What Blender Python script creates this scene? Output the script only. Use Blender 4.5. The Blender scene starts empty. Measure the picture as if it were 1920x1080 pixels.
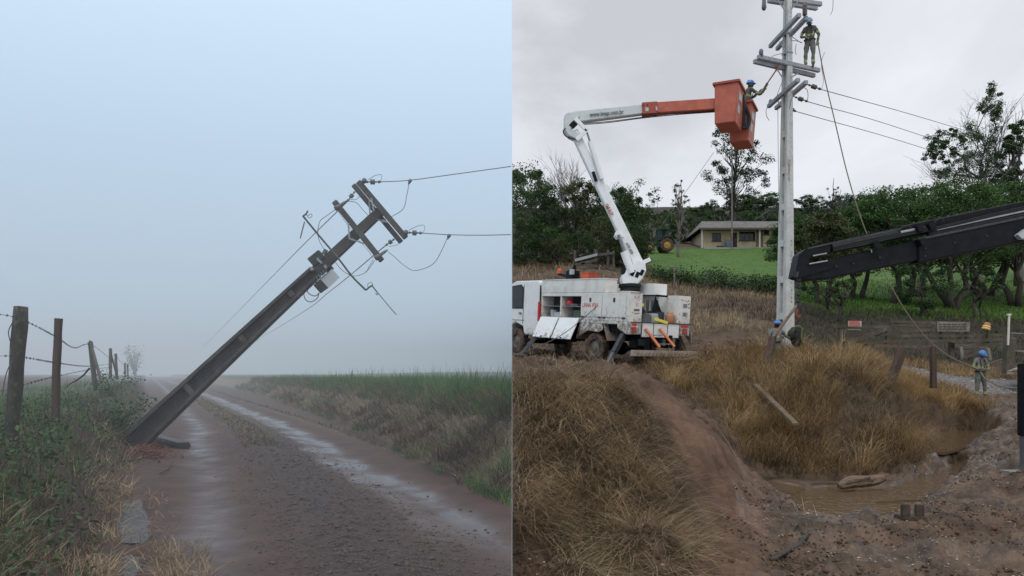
import bpy, bmesh, math, random
import numpy as np
from mathutils import Vector, Matrix

scene = bpy.context.scene
COL = scene.collection
F, CX, HOR, EYE = 1500.0, 960.0, 700.0, 1.6
R = random.Random(7)
NR = np.random.default_rng(7)

# ------------------------------------------------------------------ camera, sky, sun, exposure
cam_d = bpy.data.cameras.new('camera')
cam = bpy.data.objects.new('camera', cam_d)
COL.objects.link(cam)
cam.location = (0, 0, EYE)
cam.rotation_euler = (math.radians(90), 0, 0)
cam_d.sensor_width = 36
cam_d.lens = 36 * F / 1920
cam_d.shift_y = (HOR - 540) / 1920
cam_d.clip_start = 0.05
cam_d.clip_end = 3000
scene.camera = cam

world = bpy.data.worlds.new('World')
scene.world = world
world.use_nodes = True
wt = world.node_tree
wt.nodes.clear()


def wn(t, **kw):
    n = wt.nodes.new(t)
    for k, v in kw.items():
        setattr(n, k, v)
    return n


def wl(a, b):
    wt.links.new(a, b)


def wmath(op, a, b=None, clamp=False):
    n = wn('ShaderNodeMath', operation=op)
    n.use_clamp = clamp
    for i, v in enumerate((a, b)):
        if v is None:
            continue
        if isinstance(v, (int, float)):
            n.inputs[i].default_value = v
        else:
            wl(v, n.inputs[i])
    return n.outputs[0]


SUN_EL, SUN_ROT = math.radians(58), math.radians(200)
tc = wn('ShaderNodeTexCoord')
sep = wn('ShaderNodeSeparateXYZ')
wl(tc.outputs['Generated'], sep.inputs[0])
dx, dy, dz = sep.outputs
up = wmath('MAXIMUM', dz, 0.0)
# the foggy morning sky over the field
rampL = wn('ShaderNodeValToRGB')
rl = rampL.color_ramp
rl.elements[0].position, rl.elements[0].color = 0.0, (0.42, 0.53, 0.63, 1)
rl.elements[1].position, rl.elements[1].color = 0.75, (0.70, 0.88, 1.08, 1)
e = rl.elements.new(0.25); e.color = (0.52, 0.67, 0.83, 1)
e = rl.elements.new(0.42); e.color = (0.66, 0.835, 1.02, 1)
wl(up, rampL.inputs[0])
# the overcast cloud sky over the hill
den = wmath('ADD', up, 0.22)
cx_ = wn('ShaderNodeCombineXYZ')
wl(wmath('DIVIDE', dx, den), cx_.inputs[0])
wl(wmath('DIVIDE', dy, den), cx_.inputs[1])
nz = wn('ShaderNodeTexNoise')
nz.inputs['Scale'].default_value = 1.15
nz.inputs['Detail'].default_value = 6
nz.inputs['Roughness'].default_value = 0.56
nz.inputs['Distortion'].default_value = 0.35
mp = wn('ShaderNodeMapping')
mp.inputs['Location'].default_value = (1.15, 5.4, 0)
mp.inputs['Scale'].default_value = (1.0, 0.8, 1)
wl(cx_.outputs[0], mp.inputs[0])
wl(mp.outputs[0], nz.inputs['Vector'])
rampR = wn('ShaderNodeValToRGB')
rr = rampR.color_ramp
rr.elements[0].position, rr.elements[0].color = 0.34, (0.585, 0.60, 0.64, 1)
rr.elements[1].position, rr.elements[1].color = 0.58, (0.84, 0.865, 0.905, 1)
e = rr.elements.new(0.44); e.color = (0.735, 0.755, 0.80, 1)
wl(nz.outputs[0], rampR.inputs[0])
hz = wn('ShaderNodeMix', data_type='RGBA')
wl(wmath('SUBTRACT', 1.0, wmath('MULTIPLY', up, 3.2), clamp=True), hz.inputs[0])
wl(rampR.outputs[0], hz.inputs[6])
hz.inputs[7].default_value = (0.77, 0.80, 0.84, 1)
mixw = wn('ShaderNodeMix', data_type='RGBA')
wl(wmath('LESS_THAN', dx, 0.0), mixw.inputs[0])
wl(hz.outputs[2], mixw.inputs[6])
wl(rampL.outputs[0], mixw.inputs[7])
sky = wn('ShaderNodeTexSky', sky_type='NISHITA')
sky.sun_disc = False
sky.sun_elevation = SUN_EL
sky.sun_rotation = SUN_ROT
bg1 = wn('ShaderNodeBackground')
bg1.inputs[1].default_value = 1.0
wl(mixw.outputs[2], bg1.inputs[0])
bg2 = wn('ShaderNodeBackground')
bg2.inputs[1].default_value = 0.006
wl(sky.outputs[0], bg2.inputs[0])
adds = wn('ShaderNodeAddShader')
wl(bg1.outputs[0], adds.inputs[0])
wl(bg2.outputs[0], adds.inputs[1])
wo = wn('ShaderNodeOutputWorld')
wl(adds.outputs[0], wo.inputs[0])

sun_d = bpy.data.lights.new('sun', 'SUN')
sun_d.energy = 1.45
sun_d.angle = math.radians(40)
sun_d.color = (1.0, 0.96, 0.9)
sun = bpy.data.objects.new('sun', sun_d)
COL.objects.link(sun)
sun.location = (0, 0, 60)
# nishita: rotation 0 = +Y, clockwise seen from above
sdir = Vector((math.sin(SUN_ROT) * math.cos(SUN_EL), math.cos(SUN_ROT) * math.cos(SUN_EL), math.sin(SUN_EL)))
sun.rotation_euler = sdir.to_track_quat('Z', 'Y').to_euler()

vs = scene.view_settings
vs.view_transform = 'Standard'
vs.look = 'None'
vs.exposure = 0.0
vs.gamma = 1.0
vs.use_curve_mapping = False
scene.render.engine = 'CYCLES'
scene.cycles.volume_bounces = 2
scene.cycles.max_bounces = 6
scene.cycles.diffuse_bounces = 3
scene.cycles.glossy_bounces = 3
scene.cycles.transmission_bounces = 4
scene.cycles.transparent_max_bounces = 6
scene.cycles.use_denoising = True

# ------------------------------------------------------------------ helpers


def P(px, py, d):
    return Vector(((px - CX) * d / F, d, EYE - (py - HOR) * d / F))


def smooth(a, b, x):
    t = np.clip((x - a) / (b - a), 0, 1)
    return t * t * (3 - 2 * t)


def _hash(ix, iy, seed):
    h = (ix.astype(np.int64) * 374761393 + iy.astype(np.int64) * 668265263 + seed * 974634777) & 0x7fffffff
    h = ((h ^ (h >> 13)) * 1274126177) & 0x7fffffff
    h = h ^ (h >> 16)
    return (h & 0xffff) / 65535.0


def vnoise(x, y, seed=0):
    x = np.asarray(x, float); y = np.asarray(y, float)
    ix, iy = np.floor(x), np.floor(y)
    fx, fy = x - ix, y - iy
    fx = fx * fx * (3 - 2 * fx); fy = fy * fy * (3 - 2 * fy)
    a = _hash(ix, iy, seed); b = _hash(ix + 1, iy, seed)
    c = _hash(ix, iy + 1, seed); d = _hash(ix + 1, iy + 1, seed)
    return (a * (1 - fx) + b * fx) * (1 - fy) + (c * (1 - fx) + d * fx) * fy


def fbm(x, y, seed=0, o=4):
    s = 0; a = 0.5; t = 0
    for i in range(o):
        s = s + a * vnoise(x * 2 ** i, y * 2 ** i, seed + i * 17)
        t += a; a *= 0.5
    return s / t


def in_poly(px, py, poly):
    r = np.zeros(len(px), bool)
    n = len(poly)
    j = n - 1
    for i in range(n):
        xi, yi = poly[i]; xj, yj = poly[j]
        c = ((yi > py) != (yj > py)) & (px < (xj - xi) * (py - yi) / (yj - yi + 1e-9) + xi)
        r ^= c
        j = i
    return r


ORG = {}


def org_of(o):
    while o is not None:
        if o in ORG:
            return ORG[o]
        o = o.parent
    return Vector((0, 0, 0))


class MB:
    def __init__(s):
        s.v = []; s.f = []

    def add(s, v, f):
        k = len(s.v)
        s.v += [tuple(p) for p in v]
        s.f += [tuple(i + k for i in q) for q in f]
        return s

    def hexa(s, p):
        return s.add(p, [(0, 3, 2, 1), (4, 5, 6, 7), (0, 1, 5, 4), (1, 2, 6, 5), (2, 3, 7, 6), (3, 0, 4, 7)])

    def box(s, c, size, M=None):
        c = Vector(c); x, y, z = [q / 2 for q in size]
        p = [Vector(q) for q in ((-x, -y, -z), (x, -y, -z), (x, y, -z), (-x, y, -z), (-x, -y, z), (x, -y, z), (x, y, z), (-x, y, z))]
        if M is not None:
            p = [M @ q for q in p]
        return s.hexa([q + c for q in p])

    def span(s, a, b):
        return s.box([(a[i] + b[i]) / 2 for i in range(3)], [abs(a[i] - b[i]) for i in range(3)])

    def beam(s, p0, p1, w, h, up=(0, 0, 1), w1=None, h1=None):
        p0, p1 = Vector(p0), Vector(p1)
        w1 = w if w1 is None else w1; h1 = h if h1 is None else h1
        d = (p1 - p0).normalized()
        a = d.cross(Vector(up))
        if a.length < 1e-4:
            a = d.cross(Vector((1, 0, 0)))
        a.normalize(); b = a.cross(d)
        q = []
        for p, ww, hh in ((p0, w, h), (p1, w1, h1)):
            q += [p - a * ww / 2 - b * hh / 2, p + a * ww / 2 - b * hh / 2, p + a * ww / 2 + b * hh / 2, p - a * ww / 2 + b * hh / 2]
        return s.hexa(q)

    def tube(s, pts, r, n=6, cap=True):
        pts = [Vector(p) for p in pts]
        m = len(pts)
        rs = r if isinstance(r, (list, tuple)) else [r] * m
        vv = []; ff = []
        ref = None
        for i, p in enumerate(pts):
            t = pts[min(i + 1, m - 1)] - pts[max(i - 1, 0)]
            if t.length < 1e-9:
                t = Vector((0, 0, 1))
            t.normalize()
            if ref is None:
                ref = t.orthogonal().normalized()
            ref = (ref - t * ref.dot(t))
            if ref.length < 1e-6:
                ref = t.orthogonal()
            ref.normalize()
            b = t.cross(ref)
            for k in range(n):
                a = 2 * math.pi * k / n
                vv.append(p + (ref * math.cos(a) + b * math.sin(a)) * rs[i])
        for i in range(m - 1):
            for k in range(n):
                k2 = (k + 1) % n
                ff.append((i * n + k, i * n + k2, (i + 1) * n + k2, (i + 1) * n + k))
        if cap:
            ff.append(tuple(range(n - 1, -1, -1)))
            ff.append(tuple((m - 1) * n + k for k in range(n)))
        return s.add(vv, ff)

    def cyl(s, p0, p1, r, n=12, r1=None):
        return s.tube([p0, p1], [r, r if r1 is None else r1], n)

    def ell(s, c, rad, nu=12, nv=8, z0=-1.0):
        c = Vector(c); vv = []; ff = []
        th0 = math.asin(z0)
        for j in range(nv + 1):
            th = th0 + (math.pi / 2 - th0) * j / nv
            for i in range(nu):
                a = 2 * math.pi * i / nu
                vv.append(c + Vector((rad[0] * math.cos(th) * math.cos(a), rad[1] * math.cos(th) * math.sin(a), rad[2] * math.sin(th))))
        for j in range(nv):
            for i in range(nu):
                i2 = (i + 1) % nu
                ff.append((j * nu + i, j * nu + i2, (j + 1) * nu + i2, (j + 1) * nu + i))
        if z0 > -1:
            ff.append(tuple(range(nu - 1, -1, -1)))
        return s.add(vv, ff)

    def lathe(s, p0, p1, prof, n=10, cap=True):
        """prof: list of (t, r) along the line p0-p1"""
        p0, p1 = Vector(p0), Vector(p1)
        d = (p1 - p0).normalized(); a = d.orthogonal().normalized(); b = d.cross(a)
        vv = []; ff = []
        for t, r in prof:
            c = p0.lerp(p1, t)
            for k in range(n):
                q = 2 * math.pi * k / n
                vv.append(c + (a * math.cos(q) + b * math.sin(q)) * r)
        for i in range(len(prof) - 1):
            for k in range(n):
                k2 = (k + 1) % n
                ff.append((i * n + k, i * n + k2, (i + 1) * n + k2, (i + 1) * n + k))
        if cap:
            ff.append(tuple(range(n - 1, -1, -1)))
            ff.append(tuple((len(prof) - 1) * n + k for k in range(n)))
        return s.add(vv, ff)

    def prism(s, pts, vec):
        n = len(pts); vec = Vector(vec)
        a = [Vector(p) for p in pts]; b = [p + vec for p in a]
        f = [tuple(range(n - 1, -1, -1)), tuple(range(n, 2 * n))]
        for i in range(n):
            j = (i + 1) % n
            f.append((i, j, j + n, i + n))
        return s.add(a + b, f)

    def build(s, name, mat, parent=None, smooth_=False, bevel=0.0, seg=2):
        o0 = org_of(parent) if parent is not None else Vector((0, 0, 0))
        me = bpy.data.meshes.new(name)
        me.from_pydata([(p[0] - o0[0], p[1] - o0[1], p[2] - o0[2]) for p in s.v], [], s.f)
        bm = bmesh.new(); bm.from_mesh(me)
        bmesh.ops.recalc_face_normals(bm, faces=bm.faces)
        if bevel > 0:
            ed = [e for e in bm.edges if len(e.link_faces) == 2 and e.calc_face_angle(0) > 0.6]
            bmesh.ops.bevel(bm, geom=ed, offset=bevel, segments=seg, affect='EDGES', clamp_overlap=True)
        if smooth_:
            for f in bm.faces:
                f.smooth = len(f.verts) <= 4
        bm.to_mesh(me); bm.free()
        o = bpy.data.objects.new(name, me)
        COL.objects.link(o)
        if mat is not None:
            me.materials.append(mat)
        if parent is not None:
            o.parent = parent
        return o


def tag(o, label=None, cat=None, group=None, kind=None):
    if label: o['label'] = label
    if cat: o['category'] = cat
    if group: o['group'] = group
    if kind: o['kind'] = kind
    return o


def thing(name, label, cat, loc, group=None, rot=None):
    o = bpy.data.objects.new(name, None)
    o.empty_display_size = 0.2
    COL.objects.link(o)
    if rot is None:
        o.location = loc
        ORG[o] = Vector(loc)
    else:
        o.matrix_world = Matrix.Translation(Vector(loc)) @ rot.to_4x4()
        ORG[o] = Vector((0, 0, 0))
    return tag(o, label, cat, group)


def copy_tree(o, parent=None):
    c = o.copy(); COL.objects.link(c)
    if parent is not None:
        c.parent = parent
    for ch in list(o.children):
        copy_tree(ch, c)
    return c


def np_mesh(name, verts, quads=None, tris=None, mat=None, attrs=None, smooth_=False):
    me = bpy.data.meshes.new(name)
    verts = np.asarray(verts, np.float32)
    nq = 0 if quads is None else len(quads); nt = 0 if tris is None else len(tris)
    me.vertices.add(len(verts)); me.vertices.foreach_set('co', verts.ravel())
    loops = []
    if nq: loops.append(np.asarray(quads, np.int32).ravel())
    if nt: loops.append(np.asarray(tris, np.int32).ravel())
    loops = np.concatenate(loops)
    me.loops.add(len(loops)); me.loops.foreach_set('vertex_index', loops)
    me.polygons.add(nq + nt)
    st = np.concatenate([np.arange(nq) * 4, nq * 4 + np.arange(nt) * 3]).astype(np.int32)
    me.polygons.foreach_set('loop_start', st)
    me.update(calc_edges=True)
    if smooth_:
        me.polygons.foreach_set('use_smooth', np.ones(nq + nt, bool))
    for k, a in (attrs or {}).items():
        at = me.attributes.new(k, 'FLOAT', 'POINT')
        at.data.foreach_set('value', np.asarray(a, np.float32))
    me.validate()
    if mat: me.materials.append(mat)
    o = bpy.data.objects.new(name, me)
    COL.objects.link(o)
    return o


def catmull(pts, n=8):
    pts = [Vector(p) for p in pts]
    q = [pts[0] * 2 - pts[1]] + pts + [pts[-1] * 2 - pts[-2]]
    out = []
    for i in range(1, len(q) - 2):
        a, b, c, d = q[i - 1:i + 3]
        for k in range(n):
            t = k / n
            out.append(0.5 * ((2 * b) + (c - a) * t + (2 * a - 5 * b + 4 * c - d) * t * t + (3 * b - a - 3 * c + d) * t ** 3))
    out.append(pts[-1])
    return out


def sag(a, b, s, n=16):
    a, b = Vector(a), Vector(b)
    return [a.lerp(b, i / n) - Vector((0, 0, 4 * s * (i / n) * (1 - i / n))) for i in range(n + 1)]


# ------------------------------------------------------------------ materials


def new_mat(name):
    m = bpy.data.materials.new(name)
    m.use_nodes = True
    nt = m.node_tree
    return m, nt, nt.nodes['Principled BSDF']


def lnk(nt, a, b):
    nt.links.new(a, b)


def mat(name, c1, c2=None, scale=6.0, rough=0.7, bump=0.0, metal=0.0, lo=0.35, hi=0.65, bscale=None, stretch=None, spec=0.4, dirt=None, mud=None):
    m, nt, bs = new_mat(name)
    c2 = c2 or c1
    t = nt.nodes.new('ShaderNodeTexCoord')
    src = t.outputs['Object']
    if stretch:
        mp = nt.nodes.new('ShaderNodeMapping'); mp.inputs['Scale'].default_value = stretch
        lnk(nt, src, mp.inputs[0]); src = mp.outputs[0]
    n = nt.nodes.new('ShaderNodeTexNoise'); n.inputs['Scale'].default_value = scale; n.inputs['Detail'].default_value = 6
    n.inputs['Roughness'].default_value = 0.62
    lnk(nt, src, n.inputs['Vector'])
    r = nt.nodes.new('ShaderNodeMapRange'); r.inputs[1].default_value = lo; r.inputs[2].default_value = hi
    lnk(nt, n.outputs[0], r.inputs[0])
    mx = nt.nodes.new('ShaderNodeMix'); mx.data_type = 'RGBA'
    lnk(nt, r.outputs[0], mx.inputs[0])
    mx.inputs[6].default_value = (*c1, 1); mx.inputs[7].default_value = (*c2, 1)
    out = mx.outputs[2]
    if dirt:
        n3 = nt.nodes.new('ShaderNodeTexNoise'); n3.inputs['Scale'].default_value = dirt[1]; n3.inputs['Detail'].default_value = 8
        n3.inputs['Roughness'].default_value = 0.7
        lnk(nt, t.outputs['Object'], n3.inputs['Vector'])
        r3 = nt.nodes.new('ShaderNodeMapRange'); r3.inputs[1].default_value = dirt[2]; r3.inputs[2].default_value = dirt[3]
        r3.inputs[4].default_value = dirt[4]
        lnk(nt, n3.outputs[0], r3.inputs[0])
        m3 = nt.nodes.new('ShaderNodeMix'); m3.data_type = 'RGBA'
        lnk(nt, r3.outputs[0], m3.inputs[0]); lnk(nt, out, m3.inputs[6]); m3.inputs[7].default_value = (*dirt[0], 1)
        out = m3.outputs[2]
    if mud:      # splashed mud, thick low down and in spots higher up
        sx = nt.nodes.new('ShaderNodeSeparateXYZ'); lnk(nt, t.outputs['Object'], sx.inputs[0])
        hr = nt.nodes.new('ShaderNodeMapRange'); hr.inputs[1].default_value = mud[2]; hr.inputs[2].default_value = mud[1]
        lnk(nt, sx.outputs[2], hr.inputs[0])
        n4 = nt.nodes.new('ShaderNodeTexNoise'); n4.inputs['Scale'].default_value = 7; n4.inputs['Detail'].default_value = 10; n4.inputs['Roughness'].default_value = .75
        lnk(nt, t.outputs['Object'], n4.inputs['Vector'])
        ad = nt.nodes.new('ShaderNodeMath'); ad.operation = 'MULTIPLY_ADD'; lnk(nt, hr.outputs[0], ad.inputs[0]); ad.inputs[1].default_value = .34; lnk(nt, n4.outputs[0], ad.inputs[2])
        r4 = nt.nodes.new('ShaderNodeMapRange'); r4.inputs[1].default_value = .60; r4.inputs[2].default_value = .76; r4.inputs[4].default_value = .85
        lnk(nt, ad.outputs[0], r4.inputs[0])
        m4 = nt.nodes.new('ShaderNodeMix'); m4.data_type = 'RGBA'
        lnk(nt, r4.outputs[0], m4.inputs[0]); lnk(nt, out, m4.inputs[6]); m4.inputs[7].default_value = (*mud[0], 1)
        out = m4.outputs[2]
    lnk(nt, out, bs.inputs['Base Color'])
    bs.inputs['Roughness'].default_value = rough
    bs.inputs['Metallic'].default_value = metal
    bs.inputs['Specular IOR Level'].default_value = spec
    if bump:
        b = nt.nodes.new('ShaderNodeBump'); b.inputs['Strength'].default_value = bump; b.inputs['Distance'].default_value = 0.02
        if bscale:
            n2 = nt.nodes.new('ShaderNodeTexNoise'); n2.inputs['Scale'].default_value = bscale; n2.inputs['Detail'].default_value = 5
            lnk(nt, src, n2.inputs['Vector']); lnk(nt, n2.outputs[0], b.inputs['Height'])
        else:
            lnk(nt, n.outputs[0], b.inputs['Height'])
        lnk(nt, b.outputs[0], bs.inputs['Normal'])
    return m


def leaf_mat(name, cols, rough=0.6, trans=0.25, patch=0.5, pscale=0.6):
    """per-leaf random colour from a ramp, shifted by broad patches of real colour"""
    m, nt, bs = new_mat(name)
    g = nt.nodes.new('ShaderNodeNewGeometry')
    t = nt.nodes.new('ShaderNodeTexCoord')
    n = nt.nodes.new('ShaderNodeTexNoise'); n.inputs['Scale'].default_value = pscale; n.inputs['Detail'].default_value = 3
    lnk(nt, t.outputs['Object'], n.inputs['Vector'])
    r = nt.nodes.new('ShaderNodeMapRange'); r.inputs[1].default_value = 0.3; r.inputs[2].default_value = 0.7
    lnk(nt, n.outputs[0], r.inputs[0])
    mx = nt.nodes.new('ShaderNodeMix')
    mx.inputs[0].default_value = patch
    lnk(nt, g.outputs['Random Per Island'], mx.inputs[2]); lnk(nt, r.outputs[0], mx.inputs[3])
    cr = nt.nodes.new('ShaderNodeValToRGB')
    el = cr.color_ramp.elements
    while len(el) < len(cols):
        el.new(0.5)
    for i, c in enumerate(cols):
        el[i].position = 0.15 + 0.7 * i / (len(cols) - 1); el[i].color = (*c, 1)
    lnk(nt, mx.outputs[0], cr.inputs[0])
    lnk(nt, cr.outputs[0], bs.inputs['Base Color'])
    bs.inputs['Roughness'].default_value = rough
    bs.inputs['Specular IOR Level'].default_value = 0.25
    if trans > 0:
        tr = nt.nodes.new('ShaderNodeBsdfTranslucent'); lnk(nt, cr.outputs[0], tr.inputs[0])
        ms = nt.nodes.new('ShaderNodeMixShader'); ms.inputs[0].default_value = trans
        lnk(nt, bs.outputs[0], ms.inputs[1]); lnk(nt, tr.outputs[0], ms.inputs[2])
        lnk(nt, ms.outputs[0], nt.nodes['Material Output'].inputs[0])
    return m


def ground_mat(name, base, layers, rough=0.8, wet=None, bump=0.6, bscale=14.0, pebbles=None):
    """base=(c1,c2,scale); layers=[(attribute, c1, c2, scale)]; masks say where which stuff lies"""
    m, nt, bs = new_mat(name)
    t = nt.nodes.new('ShaderNodeTexCoord')
    V = t.outputs['Object']

    def noise(sc, det=7, ro=0.65):
        n = nt.nodes.new('ShaderNodeTexNoise'); n.inputs['Scale'].default_value = sc; n.inputs['Detail'].default_value = det
        n.inputs['Roughness'].default_value = ro
        lnk(nt, V, n.inputs['Vector']); return n.outputs[0]

    def rng(a, lo, hi):
        r = nt.nodes.new('ShaderNodeMapRange'); r.inputs[1].default_value = lo; r.inputs[2].default_value = hi
        lnk(nt, a, r.inputs[0]); return r.outputs[0]

    def mix(f, a, b):
        x = nt.nodes.new('ShaderNodeMix'); x.data_type = 'RGBA'
        lnk(nt, f, x.inputs[0])
        for i, q in ((6, a), (7, b)):
            if isinstance(q, tuple): x.inputs[i].default_value = (*q, 1)
            else: lnk(nt, q, x.inputs[i])
        return x.outputs[2]
    col = mix(rng(noise(base[2]), 0.35, 0.65), base[0], base[1])
    if pebbles:
        col = mix(rng(noise(pebbles[1], 3), pebbles[2], pebbles[2] + 0.05), col, pebbles[0])
    for a, c1, c2, sc in layers:
        at = nt.nodes.new('ShaderNodeAttribute'); at.attribute_name = a
        f = nt.nodes.new('ShaderNodeMath'); f.operation = 'ADD'; f.use_clamp = True
        nn = nt.nodes.new('ShaderNodeMapRange'); nn.inputs[1].default_value = 0.3; nn.inputs[2].default_value = 0.7
        nn.inputs[3].default_value = -0.35; nn.inputs[4].default_value = 0.35
        lnk(nt, noise(3.0), nn.inputs[0])
        # the noise breaks the mask's edge
        mu = nt.nodes.new('ShaderNodeMath'); mu.operation = 'MULTIPLY'
        pk = nt.nodes.new('ShaderNodeMath'); pk.operation = 'PINGPONG'; pk.inputs[1].default_value = 0.5
        lnk(nt, at.outputs['Fac'], pk.inputs[0])
        sc2 = nt.nodes.new('ShaderNodeMath'); sc2.operation = 'MULTIPLY'; sc2.inputs[1].default_value = 2.0
        lnk(nt, pk.outputs[0], sc2.inputs[0])
        lnk(nt, nn.outputs[0], mu.inputs[0]); lnk(nt, sc2.outputs[0], mu.inputs[1])
        lnk(nt, at.outputs['Fac'], f.inputs[0]); lnk(nt, mu.outputs[0], f.inputs[1])
        col = mix(f.outputs[0], col, mix(rng(noise(sc), 0.35, 0.65), c1, c2))
    lnk(nt, col, bs.inputs['Base Color'])
    bs.inputs['Specular IOR Level'].default_value = 0.35
    if wet:
        at = nt.nodes.new('ShaderNodeAttribute'); at.attribute_name = wet[0]
        pat = rng(noise(wet[3], 5), 0.38, 0.62)
        mu = nt.nodes.new('ShaderNodeMath'); mu.operation = 'MULTIPLY'
        lnk(nt, at.outputs['Fac'], mu.inputs[0]); lnk(nt, pat, mu.inputs[1])
        ad = nt.nodes.new('ShaderNodeMath'); ad.operation = 'MULTIPLY_ADD'; ad.use_clamp = True
        lnk(nt, at.outputs['Fac'], ad.inputs[0]); ad.inputs[1].default_value = 0.45; lnk(nt, mu.outputs[0], ad.inputs[2])
        r = nt.nodes.new('ShaderNodeMapRange'); r.inputs[3].default_value = wet[1]; r.inputs[4].default_value = wet[2]
        lnk(nt, ad.outputs[0], r.inputs[0]); lnk(nt, r.outputs[0], bs.inputs['Roughness'])
        bst = nt.nodes.new('ShaderNodeMapRange'); bst.inputs[3].default_value = bump; bst.inputs[4].default_value = bump * 0.15
        lnk(nt, ad.outputs[0], bst.inputs[0])
    else:
        bs.inputs['Roughness'].default_value = rough
    b = nt.nodes.new('ShaderNodeBump'); b.inputs['Distance'].default_value = 0.05
    b.inputs['Strength'].default_value = bump
    if wet:
        lnk(nt, bst.outputs[0], b.inputs['Strength'])
    lnk(nt, noise(bscale, 8, 0.7), b.inputs['Height'])
    lnk(nt, b.outputs[0], bs.inputs['Normal'])
    return m


def water_mat(name, c, rough=0.06, bump=0.08, scale=7.0, shine=1.0):
    m, nt, bs = new_mat(name)
    bs.inputs['Base Color'].default_value = (*c, 1)
    bs.inputs['Roughness'].default_value = rough
    bs.inputs['Specular IOR Level'].default_value = 0.5
    t = nt.nodes.new('ShaderNodeTexCoord')
    n = nt.nodes.new('ShaderNodeTexNoise'); n.inputs['Scale'].default_value = scale; n.inputs['Detail'].default_value = 3
    lnk(nt, t.outputs['Object'], n.inputs['Vector'])
    b = nt.nodes.new('ShaderNodeBump'); b.inputs['Strength'].default_value = bump; b.inputs['Distance'].default_value = 0.05
    lnk(nt, n.outputs[0], b.inputs['Height'])
    # turbid water: silt scatters most of the light, the skin of scum and dust dulls the mirror
    n2 = nt.nodes.new('ShaderNodeTexNoise'); n2.inputs['Scale'].default_value = 3.5; n2.inputs['Detail'].default_value = 6
    lnk(nt, t.outputs['Object'], n2.inputs['Vector'])
    df = nt.nodes.new('ShaderNodeBsdfDiffuse'); df.inputs[0].default_value = (*c, 1)
    gl = nt.nodes.new('ShaderNodeBsdfGlossy'); gl.inputs['Roughness'].default_value = rough
    lnk(nt, b.outputs[0], gl.inputs['Normal'])
    fr = nt.nodes.new('ShaderNodeFresnel'); fr.inputs[0].default_value = 1.33; lnk(nt, b.outputs[0], fr.inputs['Normal'])
    mr = nt.nodes.new('ShaderNodeMapRange'); mr.inputs[1].default_value = .35; mr.inputs[2].default_value = .6; mr.inputs[3].default_value = shine * .8; mr.inputs[4].default_value = shine
    lnk(nt, n2.outputs[0], mr.inputs[0])
    mu = nt.nodes.new('ShaderNodeMath'); mu.operation = 'MULTIPLY'; lnk(nt, fr.outputs[0], mu.inputs[0]); lnk(nt, mr.outputs[0], mu.inputs[1])
    ms = nt.nodes.new('ShaderNodeMixShader'); lnk(nt, mu.outputs[0], ms.inputs[0]); lnk(nt, df.outputs[0], ms.inputs[1]); lnk(nt, gl.outputs[0], ms.inputs[2])
    lnk(nt, ms.outputs[0], nt.nodes['Material Output'].inputs[0])
    return m


M_post = mat('weathered_post_wood', (0.045, 0.038, 0.033), (0.10, 0.085, 0.07), 9, 0.85, 0.6, stretch=(1, 1, 0.15))
M_lichen = mat('lichen_post_wood', (0.025, 0.024, 0.022), (0.075, 0.07, 0.058), 14, 0.9, 0.6, stretch=(1, 1, 0.4), dirt=((0.10, 0.13, 0.07), 16.0, 0.54, 0.64, 0.75))
M_redpost = mat('reddish_post_wood', (0.042, 0.027, 0.02), (0.085, 0.054, 0.038), 10, 0.85, 0.5, stretch=(1, 1, 0.12))
M_rust = mat('rusty_wire', (0.03, 0.025, 0.024), (0.06, 0.045, 0.04), 30, 0.6, 0)
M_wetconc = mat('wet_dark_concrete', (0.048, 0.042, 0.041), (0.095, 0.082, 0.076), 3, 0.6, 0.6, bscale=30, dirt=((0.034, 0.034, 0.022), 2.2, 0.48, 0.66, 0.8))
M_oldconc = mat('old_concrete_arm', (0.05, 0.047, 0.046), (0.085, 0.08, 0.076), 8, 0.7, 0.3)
M_conc = mat('pale_concrete', (0.43, 0.425, 0.405), (0.54, 0.535, 0.51), 3, 0.85, 0.25, bscale=45, dirt=((0.27, 0.26, 0.24), 1.3, 0.5, 0.72, 0.6))
M_arm = mat('grey_concrete_arm', (0.25, 0.255, 0.27), (0.33, 0.335, 0.35), 6, 0.8, 0.2, dirt=((0.16, 0.16, 0.16), 4, 0.55, 0.7, 0.6))
M_galv = mat('galvanised_steel', (0.22, 0.23, 0.24), (0.32, 0.33, 0.34), 12, 0.45, 0.1, metal=0.5)
M_dsteel = mat('dark_steel', (0.03, 0.032, 0.035), (0.06, 0.062, 0.066), 12, 0.5, 0.1, metal=0.3)
M_tube = mat('weathered_steel_tube', (0.07, 0.075, 0.08), (0.12, 0.125, 0.13), 12, 0.5, 0.1, metal=0.3)
M_wire = mat('aluminium_wire', (0.06, 0.062, 0.066), (0.10, 0.10, 0.105), 20, 0.5)
M_ins = mat('grey_insulator', (0.09, 0.09, 0.10), (0.13, 0.13, 0.14), 10, 0.3)
M_insb = mat('brown_insulator', (0.07, 0.05, 0.04), (0.10, 0.07, 0.055), 10, 0.25)
M_boxl = mat('light_grey_enamel', (0.36, 0.38, 0.39), (0.43, 0.45, 0.46), 5, 0.4, 0)
M_mudblock = mat('muddy_wood', (0.035, 0.026, 0.02), (0.085, 0.058, 0.04), 9, 0.85, 0.4)
M_boxd = mat('dark_grey_enamel', (0.09, 0.09, 0.095), (0.13, 0.13, 0.135), 5, 0.4, 0)
M_white = mat('white_truck_paint', (0.70, 0.675, 0.62), (0.76, 0.735, 0.69), 2.0, 0.42, 0, dirt=((0.36, 0.28, 0.21), 2.3, 0.47, 0.78, 0.6), mud=((0.16, 0.095, 0.06), .7, 1.9))
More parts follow.
